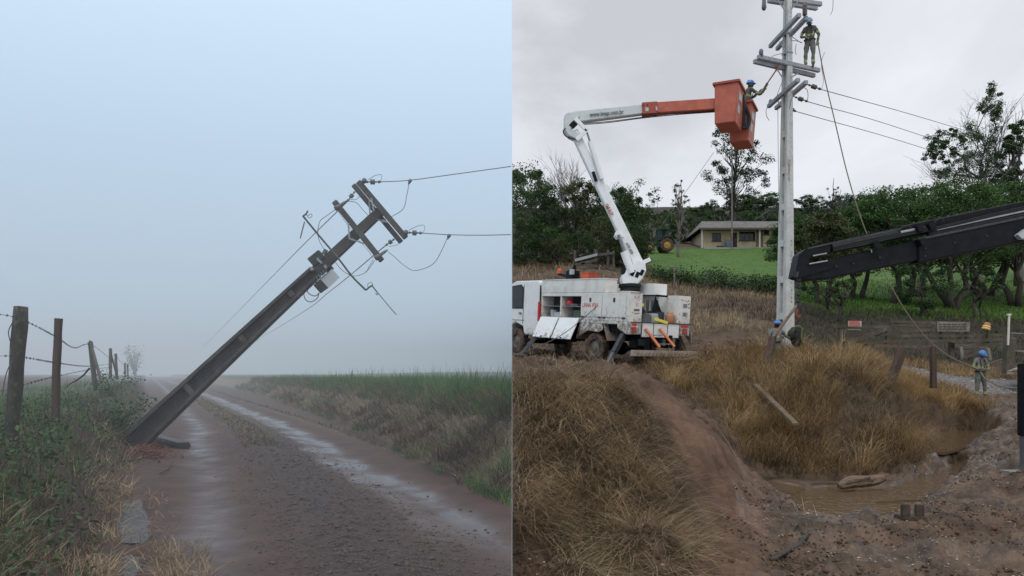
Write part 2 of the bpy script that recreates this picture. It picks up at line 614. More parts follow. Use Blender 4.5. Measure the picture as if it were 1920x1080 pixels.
M_whitec = mat('cleaner_white_paint', (0.74, 0.73, 0.70), (0.80, 0.79, 0.77), 2.0, 0.4, 0, dirt=((0.45, 0.39, 0.33), 2.5, 0.52, 0.8, 0.5), mud=((0.16, 0.095, 0.06), .2, 1.15))
M_boomw = mat('boom_white_paint', (0.72, 0.73, 0.73), (0.80, 0.80, 0.80), 1.5, 0.38, 0, dirt=((0.42, 0.42, 0.40), 3.5, 0.52, 0.8, 0.45))
M_boomg = mat('boom_grey_white', (0.48, 0.50, 0.49), (0.56, 0.58, 0.57), 2.5, 0.42, 0, dirt=((0.30, 0.31, 0.30), 4, 0.55, 0.8, 0.5))
M_orange = mat('orange_fibreglass', (0.37, 0.080, 0.045), (0.48, 0.12, 0.07), 2.4, 0.5, 0.05, dirt=((0.24, 0.075, 0.05), 4.5, 0.46, 0.70, 0.75))
M_orange2 = mat('orange_plastic', (0.52, 0.09, 0.035), (0.60, 0.12, 0.05), 3, 0.55, dirt=((.3, .08, .05), 5, .5, .7, .6))
M_dorange = mat('orange_rim', (0.28, 0.055, 0.03), (0.34, 0.07, 0.04), 3, 0.5)
M_lad = mat('orange_ladder_paint', (0.62, 0.16, 0.06), (0.70, 0.22, 0.10), 3, 0.5, dirt=((0.3, 0.15, 0.1), 6, 0.5, 0.7, 0.7))
M_rubber = mat('muddy_rubber', (0.022, 0.02, 0.019), (0.035, 0.03, 0.028), 8, 0.85, 0.4, dirt=((0.15, 0.085, 0.055), 4.0, 0.42, 0.6, 0.9))
M_black = mat('black_paint', (0.005, 0.0055, 0.007), (0.010, 0.011, 0.013), 4, 0.5, 0, dirt=((0.026, 0.024, 0.022), 5, 0.5, 0.75, 0.6), spec=0.14)
M_blackr = mat('black_rubber', (0.013, 0.013, 0.013), (0.022, 0.022, 0.022), 6, 0.8)
M_hydr = mat('chrome_rod', (0.22, 0.23, 0.24), (0.32, 0.33, 0.34), 4, 0.35, 0, metal=0.85)
M_glass = mat('dark_glass', (0.015, 0.018, 0.02), (0.02, 0.024, 0.026), 4, 0.08)
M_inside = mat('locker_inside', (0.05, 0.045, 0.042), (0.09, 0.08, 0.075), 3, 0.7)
M_red = mat('red_lens', (0.32, 0.04, 0.03), (0.42, 0.06, 0.04), 10, 0.35)
M_redp = mat('red_paint', (0.55, 0.03, 0.035), (0.62, 0.05, 0.05), 10, 0.5)
M_letr = mat('red_lettering', (0.52, 0.06, 0.06), (0.58, 0.10, 0.09), 10, 0.5)
M_letk = mat('black_lettering', (0.05, 0.05, 0.055), (0.07, 0.07, 0.075), 10, 0.5)
M_yel = mat('yellow_plastic', (0.75, 0.62, 0.08), (0.80, 0.68, 0.12), 6, 0.5)
M_wood = mat('wet_brown_wood', (0.07, 0.045, 0.028), (0.15, 0.10, 0.065), 8, 0.8, 0.4, stretch=(1, 1, 1))
M_rail = mat('old_fence_rail', (0.065, 0.05, 0.036), (0.15, 0.12, 0.09), 5, 0.85, 0.5, dirt=((0.035, 0.045, 0.018), 2.5, 0.48, 0.62, 0.8))
M_log = mat('split_log_wood', (0.07, 0.045, 0.028), (0.20, 0.14, 0.088), 6, 0.75, 0.6, stretch=(0.5, 4, 4))
M_bark = mat('tree_bark', (0.035, 0.028, 0.022), (0.075, 0.06, 0.048), 5, 0.9, 0.6, stretch=(1, 1, 0.25))
M_barkp = mat('pale_bark', (0.10, 0.085, 0.07), (0.20, 0.18, 0.155), 4, 0.85, 0.4, stretch=(1, 1, 0.3))
M_twig = mat('bare_grey_twigs', (0.09, 0.08, 0.075), (0.15, 0.135, 0.125), 5, 0.9)
M_stone = mat('grey_stone', (0.09, 0.075, 0.07), (0.17, 0.15, 0.14), 9, 0.75, 0.3)
M_pale = mat('pale_stone', (0.26, 0.22, 0.19), (0.48, 0.44, 0.40), 9, 0.8, 0.2)
M_clod = mat('wet_dark_clod', (0.035, 0.024, 0.02), (0.075, 0.05, 0.042), 9, 0.55, 0.4)
M_redsoil = mat('red_clay_clod', (0.085, 0.03, 0.018), (0.14, 0.05, 0.03), 9, 0.85, 0.5)
M_rope = mat('hemp_rope', (0.15, 0.125, 0.085), (0.22, 0.185, 0.13), 30, 0.85)
M_hose = mat('black_hose', (0.02, 0.019, 0.018), (0.055, 0.048, 0.04), 6, 0.6)
# ------------------------------------------------------------------ the foggy field: ground
KX = -0.457


def i1(Y, xs, ys):
    return np.interp(Y, xs, ys)


def cl(Y): return i1(Y, [2, 6, 12, 20, 60], [-0.40, -0.38, -0.3, -0.15, 0.0])
def ctr(Y): return i1(Y, [4, 9.6, 18.5, 24, 53, 120], [3.1, 3.5, 4.0, 4.3, 4.6, 4.8])
def cr(Y): return i1(Y, [4, 8.7, 12.6, 18, 24, 53, 120], [3.85, 4.15, 4.5, 4.8, 5.1, 5.4, 5.6])
def cb(Y): return i1(Y, [4, 8.7, 12.6, 24, 53, 120, 300], [3.95, 4.25, 4.6, 6.0, 7.9, 10, 12])


def zL(X, Y):
    c = X - KX * Y
    s = cl(Y) - c
    n = fbm(X * 1.3, Y * 1.3, 3) - 0.5
    n2 = fbm(X * 7, Y * 7, 9, 3) - 0.5
    bank = smooth(0.05, 1.0 + 0.5 * n, s) * (0.82 + 0.35 * n) + smooth(1, 12, s) * 0.12 + smooth(0, .4, s) * 0.10 * n2
    q = c - cb(Y)
    rb = smooth(0.0, 2.3, q) * (1.0 + 0.4 * n) + smooth(0, 0.5, q) * 0.12 * n2
    rb = rb + smooth(-0.6, 0.0, q) * 0.03
    t = ctr(Y)
    road = (s < 0.2) & (q < 0.3)
    ridge = np.exp(-((c - (t - 1.3)) / 0.55) ** 2)
    tr1 = np.exp(-((c - t) / 0.32) ** 2)
    tr2 = np.exp(-((c - (t - 2.75)) / 0.5) ** 2)
    rz = 0.05 * ridge - 0.045 * tr1 - 0.035 * tr2 + ridge * 0.05 * n2 + 0.012 * n2 + 0.03 * n
    pud = np.exp(-((c + 0.16 - .25 * n) / 0.125) ** 2) * smooth(5.9, 6.7, Y) * (1 - smooth(9.8, 10.7, Y)) * (1 - .75 * np.exp(-((Y - 7.55) / .22) ** 2))
    rz = rz - 0.10 * pud + 0.07 * pud * n2
    hill = smooth(140, 260, Y) * 1.0 * smooth(-75, -10, X) * smooth(-140, -20, X)
    return rz * (1 - smooth(0, .5, s)) * (1 - smooth(0, .5, q)) + bank + rb + hill


def fan_strip(name, mat_, rows, cols, cfun, attrs_fun, kind='structure'):
    Y = np.geomspace(1.6, 420, rows)
    T = np.linspace(0, 1, cols)
    YY, TT = np.meshgrid(Y, T, indexing='ij')
    C = cfun(YY, TT)
    XX = KX * YY + C
    Z = zL(XX, YY)
    V = np.stack([XX, YY, Z], -1).reshape(-1, 3)
    i, j = np.meshgrid(np.arange(rows - 1), np.arange(cols - 1), indexing='ij')
    a = (i * cols + j).ravel()
    quads = np.stack([a, a + 1, a + cols + 1, a + cols], -1)
    xm = XX.ravel()[quads].min(1)
    quads = quads[xm < 0.0]
    o = np_mesh(name, V, quads, None, mat_, attrs_fun(XX.ravel(), YY.ravel(), C.ravel()), True)
    bm = bmesh.new(); bm.from_mesh(o.data)
    bmesh.ops.delete(bm, geom=[v for v in bm.verts if not v.link_faces], context='VERTS')
    bmesh.ops.bisect_plane(bm, geom=bm.verts[:] + bm.edges[:] + bm.faces[:], plane_co=(-0.001, 0, 0), plane_no=(1, 0, 0), clear_outer=True)
    bm.to_mesh(o.data); bm.free()
    tag(o, kind=kind)
    return o


M_road = ground_mat('wet_red_dirt', ((0.056, 0.028, 0.019), (0.098, 0.052, 0.036), 2.2),
                    [('gravel', (0.036, 0.024, 0.02), (0.078, 0.05, 0.04), 16.0), ('silt', (0.075, 0.052, 0.046), (0.10, 0.07, 0.062), 1.5),
                     ('verge', (0.07, 0.058, 0.024), (0.10, 0.075, 0.035), 6.0)],
                    wet=('wet', 0.72, 0.24, 0.8), bump=0.8, bscale=22)
M_field = ground_mat('field_soil', ((0.06, 0.038, 0.028), (0.10, 0.062, 0.045), 3.0),
                     [('green', (0.035, 0.06, 0.018), (0.06, 0.085, 0.03), 5.0), ('dry', (0.12, 0.09, 0.05), (0.20, 0.15, 0.09), 7.0)], bump=0.9)


def a_road(X, Y, C):
    t = ctr(Y); n = fbm(X * .9, Y * .9, 21) - .5
    g = np.exp(-((C - (t - 1.3 + .4 * n)) / 0.62) ** 4) * (1 - 0.6 * smooth(20, 40, Y))
    ve = np.exp(-((C - (t - 1.25)) / 0.6) ** 2) * smooth(16, 26, Y) + smooth(0.1, 0.5, C - t - .55) * smooth(14, 24, Y)
    w = np.exp(-((C - t - .5 * n) / 0.24) ** 2) + 0.62 * np.exp(-((C - (t - 2.75) - .4 * n) / 0.34) ** 2) + 0.7 * np.exp(-((C - t + 0.45 - .5 * n) / 0.22) ** 2) * smooth(3, 12, Y)
    w = np.clip(w, 0, 1) * (1 - g)
    return {'gravel': np.clip(g, 0, 1), 'verge': np.clip(ve, 0, 1), 'wet': w, 'silt': np.clip(w * 0.8, 0, 1)}


def a_field(X, Y, C):
    s = cl(Y) - C; q = C - cb(Y)
    gr = smooth(0.6, 1.5, s) * (1 - smooth(4.5, 8, s)) * 0.8 + smooth(1.6, 2.4, q)
    dr = smooth(0.0, .4, q) * (1 - smooth(1.5, 2.2, q))
    return {'green': np.clip(gr, 0, 1), 'dry': np.clip(dr, 0, 1)}


fan_strip('dirt_road', M_road, 420, 130, lambda Y, T: cl(Y) + (cr(Y) + 0.25 - cl(Y)) * T, a_road)
fan_strip('field', M_field, 300, 90, lambda Y, T: cl(Y) - (np.expm1((1 - T) * 6.2) / np.expm1(6.2)) * 300, a_field)
fan_strip('roadside_bank', M_field, 300, 90, lambda Y, T: cr(Y) + 0.25 + (np.expm1(T * 5.2) / np.expm1(5.2)) * 230, a_field)


def gL(x, y):
    return float(zL(np.array([x], float), np.array([y], float))[0])


def sheet(name, pts, z, m):
    """a flat pool of water, sunk into its hollow"""
    mb = MB()
    n = len(pts)
    mb.prism([(x, y, z - 0.06) for x, y in pts], (0, 0, 0.06))
    return tag(mb.build(name, m), kind='structure')


M_puddle = water_mat('puddle_water', (0.06, 0.047, 0.042), 0.10, 0.08, 7.0, 0.55)
for y0, y1 in ((7.7, 10.6), (6.2, 7.35)):
    pts = [(KX * y0 - .50, y0), (KX * y0 + .32, y0), (KX * y1 + .32, y1), (KX * y1 - .50, y1)]
    ym = (y0 + y1) / 2
    # the water fills the hollow; the uneven ground draws its outline
    sheet('puddle', pts, gL(KX * ym - .16, ym) + .034, M_puddle)

# ------------------------------------------------------------------ the hill: ground
CT = []


def cpt(px, d, py=None, z=None):
    CT.append((px, d, z if z is not None else EYE - (py - HOR) * d / F))


for px, z in ((900, -.5), (1200, -.75), (1500, -1.0), (1800, -1.0), (2150, -1.0)): cpt(px, 5, z=z)
for px, d, py in ((900, 8, 1115), (1000, 8.3, 1085), (1150, 8.5, 1085), (1300, 8.8, 1085), (1450, 9.2, 1088), (1600, 9.6, 1085), (1750, 9.6, 1088), (1920, 9.6, 1090), (2150, 9.6, 1090),
                  (900, 10.5, 905), (960, 10.5, 900), (1050, 10.5, 880), (1150, 10.8, 880), (1250, 11, 910), (1330, 11.2, 965), (1390, 11, 1010), (1480, 11.4, 1000),
                  (900, 13, 715), (960, 13, 714), (1100, 13.2, 706), (1200, 13.5, 722), (1270, 13.5, 765), (1330, 13.3, 820), (1380, 13, 890), (1410, 12.6, 945),
                  (900, 18, 692), (960, 18, 691), (1100, 18, 700), (1200, 19, 722), (1280, 19, 765), (960, 24, 684), (1100, 24, 690), (1200, 24, 702), (1320, 24, 700),
                  (960, 29, 677), (1100, 28, 684), (1180, 26, 690), (1290, 27, 678), (1000, 31, 666), (1360, 28, 670),
                  (1400, 15.8, 890), (1450, 15.2, 905), (1345, 17, 810), (1500, 16.3, 893), (1600, 16.6, 888), (1690, 16.8, 872), (1740, 18.3, 845),
                  (1430, 18, 790), (1520, 18.4, 770), (1620, 18.4, 775), (1690, 18.6, 800),
                  (1400, 20.5, 735), (1480, 21, 700), (1560, 21.5, 697), (1640, 21, 712), (1700, 20.5, 765),
                  (1470, 27.5, 662), (1400, 26, 690), (1550, 27, 675), (1640, 26, 690),
                  (1750, 23, 765), (1820, 23, 800), (1690, 24.5, 732),
                  (1520, 13.2, 945), (1600, 13.3, 940), (1680, 13.5, 935), (1740, 15.8, 886), (1775, 18.5, 845), (1790, 21.5, 818), (1835, 24, 796),
                  (1700, 11.5, 985), (1800, 13, 930), (1850, 16, 862), (1920, 14, 900), (1920, 20, 805), (1880, 24, 772), (1840, 28, 752), (1920, 28, 748), (2050, 20, 805), (2150, 28, 748), (2150, 14, 905),
                  (1600, 31, 668), (1700, 31, 690), (1800, 31, 716), (1900, 31, 726), (1500, 31, 652), (2150, 31, 728),
                  (1580, 36, 668), (1700, 36, 676), (1850, 36, 686), (2150, 36, 690), (960, 36, 640), (1100, 36, 635), (1200, 36, 622), (1300, 36, 604), (1450, 36, 612),
                  (960, 46, 545), (1100, 46, 530), (1200, 46, 550), (1300, 46, 560), (1450, 46, 568), (1550, 46, 592), (1700, 46, 592), (1850, 46, 610), (2150, 46, 620),
                  (960, 62, 492), (1100, 62, 490), (1180, 62, 512), (1250, 62, 525), (1350, 62, 525), (1450, 62, 530), (1600, 60, 555), (1800, 60, 560), (2150, 60, 565),
                  (960, 88, 470), (1150, 88, 470), (1250, 86, 474), (1350, 88, 470), (1450, 88, 468), (1600, 90, 480), (1800, 90, 490), (2150, 90, 490),
                  (960, 140, 440), (1200, 140, 425), (1400, 140, 425), (1600, 140, 430), (2150, 140, 450), (960, 220, 400), (1300, 220, 395), (1600, 220, 395), (2150, 220, 420),
                  (960, 420, 390), (1500, 420, 390), (2150, 420, 400)):
    cpt(px, d, py)
CT = np.array(CT)
_U = (CT[:, 0] - CX) / F * 3.0
_V = np.log(CT[:, 1]) * 2.0


def _phi(r2):
    return np.where(r2 > 1e-12, 0.5 * r2 * np.log(np.maximum(r2, 1e-12)), 0)


_N = len(CT)
_A = np.zeros((_N + 3, _N + 3))
_A[:_N, :_N] = _phi((_U[:, None] - _U[None]) ** 2 + (_V[:, None] - _V[None]) ** 2) + np.eye(_N) * 0.004
_Pm = np.stack([np.ones(_N), _U, _V], 1)
_A[:_N, _N:] = _Pm; _A[_N:, :_N] = _Pm.T
_b = np.zeros(_N + 3)
_b[:_N] = (CT[:, 2] - EYE) / CT[:, 1]       # fitted as slope seen from eye height, so near and far weigh alike
_w = np.linalg.solve(_A, _b)

POOLS = [  # (outline in pixels and depth, water level)
    ('stream_water', [(1480, 14.3), (1505, 12.4), (1590, 11.8), (1670, 12.2), (1725, 13.2), (1705, 14.6), (1640, 14.9), (1560, 15.0)], -0.52),
    ('stream_water', [(1690, 13.4), (1760, 13.6), (1775, 15.5), (1800, 18.0), (1765, 18.6), (1725, 16.2), (1700, 14.8)], -0.49),
    ('stream_water', [(1715, 18.9), (1790, 18.7), (1832, 20.8), (1845, 23.5), (1790, 25.2), (1722, 24), (1702, 21)], -0.20),
    ('stream_water', [(1415, 14.9), (1490, 14.0), (1508, 14.7), (1440, 15.6)], -0.50)]
POOLS_XY = [[((px - CX) * d / F, d) for px, d in pl] for _, pl, _z in POOLS]
for _k in (1, 2):
    _p = POOLS_XY[_k]; _cx = sum(p[0] for p in _p) / len(_p); _cy = sum(p[1] for p in _p) / len(_p)
    POOLS_XY[_k] = [(_cx + (x - _cx) * 1.3, _cy + (y - _cy) * 1.12) for x, y in _p]


def _seg_dist(x, y, poly):
    m = np.full(len(x), 1e9)
    for i in range(len(poly)):
        ax, ay = poly[i]; bx, by = poly[(i + 1) % len(poly)]
        ex, ey = bx - ax, by - ay
        t = np.clip(((x - ax) * ex + (y - ay) * ey) / (ex * ex + ey * ey), 0, 1)
        m = np.minimum(m, np.hypot(x - ax - t * ex, y - ay - t * ey))
    return m


def zR(X, Y, detail=True):
    X = np.asarray(X, float).ravel(); Y = np.asarray(Y, float).ravel()
    u = X / Y * 3.0; v = np.log(Y) * 2.0
    out = np.empty(len(X))
    for k in range(0, len(X), 20000):
        s = slice(k, k + 20000)
        r2 = (u[s, None] - _U[None]) ** 2 + (v[s, None] - _V[None]) ** 2
        out[s] = _phi(r2) @ _w[:_N] + _w[_N] + _w[_N + 1] * u[s] + _w[_N + 2] * v[s]
    z = EYE + out * Y
    n1 = fbm(X * .8, Y * .8, 31) - .5
    n2 = fbm(X * 3.1, Y * 3.1, 33) - .5
    n3 = fbm(X * 9, Y * 9, 35, 3) - .5
    n4 = np.where(Y < 34, np.abs(fbm(X * 5, Y * 5, 39, 4) - .5), 0)
    far = smooth(40, 80, Y)
    q_ = X * .94 - Y * .35; s_ = X * .35 + Y * .94      # ruts churned along the way to the stream
    rut = (vnoise(q_ * 2.6, s_ * .45, 45) - .5) * smooth(2.5, 4, X) * (1 - smooth(24, 32, Y))
    z = z + .27 * rut
    lump = smooth(7.5, 9.5, Y) * (1 - smooth(13, 15, Y)) * (1 - smooth(2.6, 4.0, X))
    z = z + lump * (.55 * (fbm(X * 1.3 + 4, Y * 1.0, 47, 2) - .5) - .35 * np.exp(-(((X - .55) / .35) ** 2 + ((Y - 10.4) / .9) ** 2)))
    terr = smooth(33, 38, Y) * (1 - smooth(58, 66, Y)) * (1 - smooth(12, 16, X))
    z = z + terr * 1.3 * (np.abs(fbm(X * .16, Y * .3, 49, 3) - .5) - .12)
    z = z + (0.30 * n1 + 0.22 * n2 + 0.10 * n3 + 0.22 * n4) * (1 - far) * smooth(3, 7, Y) + far * 1.2 * (fbm(X * .06, Y * .06, 37) - .5)
    near = (X > 2) & (Y > 10) & (Y < 28)   # the stream's hollows
    idx = np.where(near)[0]
    if len(idx):
        xx, yy, zz = X[idx], Y[idx], z[idx]
        wob = 0.3 * (fbm(xx * 2.2, yy * 2.2, 61, 3) - .5)
        D = [_seg_dist(xx, yy, p) * np.where(in_poly(xx, yy, p), -1, 1) + wob for p in POOLS_XY]
        for d, (_, _, lv) in zip(D, POOLS):         # banks next to the water stay just above it
            zz = np.where(d < 0.7, np.maximum(zz, lv + 0.015 + .02 * n2[idx]), zz)
        for d, (_, _, lv) in zip(D, POOLS):
            k = 1 - smooth(-0.16, 0.22, d)
            zz = zz * (1 - k) + np.minimum(zz, lv - 0.09) * k
        z[idx] = zz
    return z


def gR(x, y):
    return float(zR([x], [y])[0])


POLY = {
    'mound': [(950, 705), (1120, 698), (1170, 712), (1205, 770), (1250, 850), (1290, 930), (1300, 1010), (1270, 1100), (950, 1100)],
    'hummock': [(1200, 690), (1400, 655), (1560, 645), (1660, 690), (1712, 790), (1738, 862), (1680, 880), (1480, 897), (1410, 870), (1350, 770)],
    'hummock2': [(1660, 705), (1760, 690), (1850, 770), (1842, 805), (1720, 805)],
    'meadow': [(1200, 468), (1640, 455), (1640, 545), (1460, 540), (1230, 520)],
    'meadow2': [(1480, 525), (1960, 525), (1960, 608), (1700, 598), (1560, 590), (1480, 560)],
    'gravel': [(1420, 640), (1500, 640), (1600, 662), (1700, 688), (1800, 706), (1960, 716), (1960, 735), (1830, 740), (1760, 735), (1700, 712), (1600, 682)],
    'drybank': [(950, 500), (1180, 495), (1240, 520), (1460, 545), (1480, 650), (950, 650)],
    'darkbank': [(1455, 555), (1760, 585), (1960, 600), (1960, 690), (1560, 672), (1455, 640)],
    'farhill': [(950, 300), (2000, 300), (2000, 462), (950, 462)],
    'roadgrass': [(1560, 660), (1960, 690), (1960, 722), (1800, 708), (1640, 672)],
    'flat': [(950, 655), (1320, 655), (1320, 705), (1120, 695), (950, 702)],
}


def proj(X, Y, Z):
    return CX + X / Y * F, HOR - (Z - EYE) / Y * F


def hill_sheet():
    Y = np.concatenate([np.geomspace(3.5, 7.5, 50)[:-1], np.geomspace(7.5, 34, 560)[:-1], np.geomspace(34, 430, 190)])
    rows, cols = len(Y), 430
    U = np.linspace(0, 0.86, cols)
    YY, UU = np.meshgrid(Y, U, indexing='ij')
    XX = UU * YY + 0.001
    Z = zR(XX, YY).reshape(XX.shape)
    V = np.stack([XX, YY, Z], -1).reshape(-1, 3)
    i, j = np.meshgrid(np.arange(rows - 1), np.arange(cols - 1), indexing='ij')
    a = (i * cols + j).ravel()
    quads = np.stack([a, a + 1, a + cols + 1, a + cols], -1)
    px, py = proj(V[:, 0], V[:, 1], V[:, 2])
    yy = V[:, 1]

    def msk(n, lo, hi):
        return in_poly(px, py, POLY[n]) & (yy > lo) & (yy < hi)
    green = (msk('meadow', 44, 110) | msk('meadow2', 38, 120)).astype(float)
    green += ((yy > 50) & (px > 1470) & (yy < 100)) * 1.0
    dark = (msk('darkbank', 33, 49) | (yy > 100)).astype(float)  # dark soil of bank and wood floor, bank's shade put into the colour
    dry = (msk('mound', 6, 15.5) * .35 + msk('hummock', 14.5, 29) + msk('hummock2', 17, 30) + msk('drybank', 32, 70) * .9 + msk('roadgrass', 30, 40)).astype(float)
    gravel = (msk('gravel', 28.5, 36)).astype(float)
    wet = np.zeros(len(px))
    idx = np.where((yy > 9) & (yy < 28))[0]
    for poly in POOLS_XY:
        wet[idx] = np.maximum(wet[idx], 1 - smooth(0.1, 1.3, _seg_dist(V[idx, 0], V[idx, 1], poly)))
    wet = np.maximum(wet, (.15 + .85 * smooth(.45, .62, fbm(V[:, 0] * .9, V[:, 1] * .9, 95))) * .75 * ((yy < 30) & (px > 1380) & (py > 740)))
    clay = (in_poly(px, py, [(1150, 690), (1240, 700), (1350, 790), (1420, 890), (1440, 1000), (1400, 1100), (1290, 1100), (1330, 960), (1280, 850), (1210, 740)]) & (yy < 16)).astype(float)
    wet *= (1 - np.clip(dry, 0, 1))

    def blur(a):
        a = a.reshape(rows, cols)
        for _ in range(3):
            p = np.pad(a, 1, mode='edge')
            a = (p[1:-1, 1:-1] * 2 + p[:-2, 1:-1] + p[2:, 1:-1] + p[1:-1, :-2] + p[1:-1, 2:]) / 6
        return a.ravel()
    m = ground_mat('red_brown_mud', ((0.036, 0.022, 0.014), (0.145, 0.09, 0.055), 1.8),
                   [('green', (0.05, 0.11, 0.016), (0.09, 0.155, 0.028), 0.9), ('dry', (0.06, 0.038, 0.023), (0.13, 0.088, 0.05), 2.5),
                    ('gravel', (0.12, 0.105, 0.10), (0.20, 0.18, 0.172), 9.0), ('dark', (0.022, 0.017, 0.012), (0.05, 0.035, 0.024), 1.5), ('clay', (0.07, 0.037, 0.023), (0.17, 0.10, 0.064), 1.6)],
                   wet=('wet', 0.85, 0.25, 1.2), bump=1.0, bscale=7, pebbles=((0.36, 0.31, 0.27), 30.0, 0.69))
    o = np_mesh('hillside_ground', V, quads, None, m,
                {'green': blur(np.clip(green, 0, 1)), 'dry': blur(np.clip(dry, 0, 1)), 'gravel': blur(gravel), 'dark': blur(dark), 'clay': blur(clay), 'wet': wet}, True)
    tag(o, kind='structure')


hill_sheet()
M_stream = water_mat('muddy_stream_water', (0.13, 0.085, 0.05), 0.05, 0.5, 6.0, 1.0)
for (nm, pl, lv), poly in zip(POOLS, POOLS_XY):
    cxm = sum(p[0] for p in poly) / len(poly); cym = sum(p[1] for p in poly) / len(poly)
    big = [(cxm + (x - cxm) * 1.03, cym + (y - cym) * 1.03) for x, y in poly]
    sheet(nm, big, lv, M_stream)

# the cut bank where the two grounds meet
Ys = np.concatenate([np.geomspace(1.6, 3.5, 12)[:-1], np.geomspace(3.5, 60, 260), np.geomspace(62, 410, 60)])
za = zL(np.full(len(Ys), -.001), Ys); zb_ = zR(np.full(len(Ys), .001), np.maximum(Ys, 3.5))
hi, lo = np.maximum(za, zb_) - .004, np.minimum(za, zb_) - .6
V = np.concatenate([np.stack([np.zeros(len(Ys)), Ys, hi], -1), np.stack([np.zeros(len(Ys)), Ys, lo], -1)])
k = np.arange(len(Ys) - 1)
tag(np_mesh('earth_bank', V, np.stack([k, k + 1, k + 1 + len(Ys), k + len(Ys)], -1), None, mat('cut_earth_seam_bank', (0.05, 0.03, 0.02), (0.12, 0.075, 0.048), 2.5, .9, .8)), kind='structure')
# ------------------------------------------------------------------ blades and leaves


def blades(name, base, height, width, az, lean0, bend, m, rng=NR, label=None):
    """arching blades of grass: base Nx3, per-blade height, width, azimuth, first lean and total bend (radians)"""
    n = len(base)
    segs = 3
    th = np.asarray(lean0, float); db = np.asarray(bend, float) / segs
    p = np.asarray(base, float).copy()
    wa = az + math.pi / 2 + rng.normal(0, .5, n)
    side = np.stack([np.cos(wa), np.sin(wa), np.zeros(n)], -1)
    V = np.zeros((n, 7, 3))
    for k in range(segs):
        w = (np.asarray(width) * (1 - 0.22 * k))[:, None] / 2
        V[:, 2 * k] = p - side * w; V[:, 2 * k + 1] = p + side * w
        L = np.asarray(height) / segs
        d = np.stack([np.sin(th) * np.cos(az), np.sin(th) * np.sin(az), np.cos(th)], -1)
        p = p + d * L[:, None]
        th = th + db
    V[:, 6] = p
    k = np.arange(n)[:, None] * 7
    quads = np.concatenate([k + np.array([[0, 1, 3, 2]]), k + np.array([[2, 3, 5, 4]])])
    tris = k + np.array([[4, 5, 6]])
    o = np_mesh(name, V.reshape(-1, 3), quads, tris, m)
    return tag(o, kind='stuff')


def leaf_arrays(C, size, rng, up=0.4, aspect=0.55, droop=0.0):
    """rhombic leaves at the points C"""
    n = len(C)
    nrm = rng.normal(0, 1, (n, 3)); nrm[:, 2] = np.abs(nrm[:, 2]) + up
    nrm /= np.linalg.norm(nrm, axis=1)[:, None]
    t = rng.normal(0, 1, (n, 3)); t[:, 2] -= droop
    t -= nrm * (t * nrm).sum(1)[:, None]; t /= np.linalg.norm(t, axis=1)[:, None]
    b = np.cross(nrm, t)
    s = (size * rng.uniform(.6, 1.35, n))[:, None]
    V = np.stack([C - t * s / 2, C + b * s * aspect / 2 + t * s * .05, C + t * s / 2, C - b * s * aspect / 2 + t * s * .05], 1)
    q = np.arange(n)[:, None] * 4 + np.array([[0, 1, 2, 3]])
    return V.reshape(-1, 3), q


def leaves(name, C, size, m, parent=None, rng=NR, **kw):
    V, q = leaf_arrays(np.asarray(C, float), size, rng, **kw)
    if parent is not None:
        V = V - np.array(org_of(parent))
    o = np_mesh(name, V, q, None, m)
    if parent is not None:
        o.parent = parent
    return o


M_straw = leaf_mat('dry_straw', [(0.10, 0.064, 0.036), (0.34, 0.24, 0.135), (0.58, 0.46, 0.29)], trans=0.3, pscale=1.3)
M_wetstraw = leaf_mat('wet_straw', [(0.05, 0.034, 0.022), (0.125, 0.088, 0.052), (0.23, 0.17, 0.10)], trans=0.15, pscale=1.3)
M_goldstraw = leaf_mat('golden_straw', [(0.09, 0.05, 0.024), (0.32, 0.20, 0.085), (0.58, 0.42, 0.215)], trans=0.35, pscale=1.0)
M_green = leaf_mat('green_grass', [(0.026, 0.068, 0.016), (0.062, 0.138, 0.028), (0.11, 0.19, 0.046)], trans=0.3, pscale=1.0)
M_meadow = leaf_mat('meadow_grass', [(0.05, 0.105, 0.015), (0.08, 0.15, 0.023), (0.11, 0.18, 0.034)], trans=0.25, pscale=0.15)
M_weed = leaf_mat('dark_green_leaves', [(0.014, 0.036, 0.011), (0.032, 0.075, 0.02), (0.06, 0.115, 0.03)], rough=0.5, trans=0.2, pscale=1.5)
M_stem = leaf_mat('dead_brown_stems', [(0.035, 0.024, 0.018), (0.075, 0.052, 0.036), (0.13, 0.095, 0.062)], trans=0.05, pscale=1.5)


def sampL(n, cf, y0, y1, pw=1.0, xmax=-0.02):
    """points by the lane: Y with density ~ Y^-pw, c from cf(Y, random)"""
    t = NR.random(n)
    if pw == 1.0:
        Y = y0 * (y1 / y0) ** t
    else:
        a = 1 - pw
        Y = (y0 ** a + t * (y1 ** a - y0 ** a)) ** (1 / a)
    C = cf(Y, NR.random(n))
    X = KX * Y + C
    k = (X < xmax) & (X > -0.8 * Y - 1.5)
    X, Y, C = X[k], Y[k], C[k]
    return np.stack([X, Y, zL(X, Y) - 0.02], -1), C


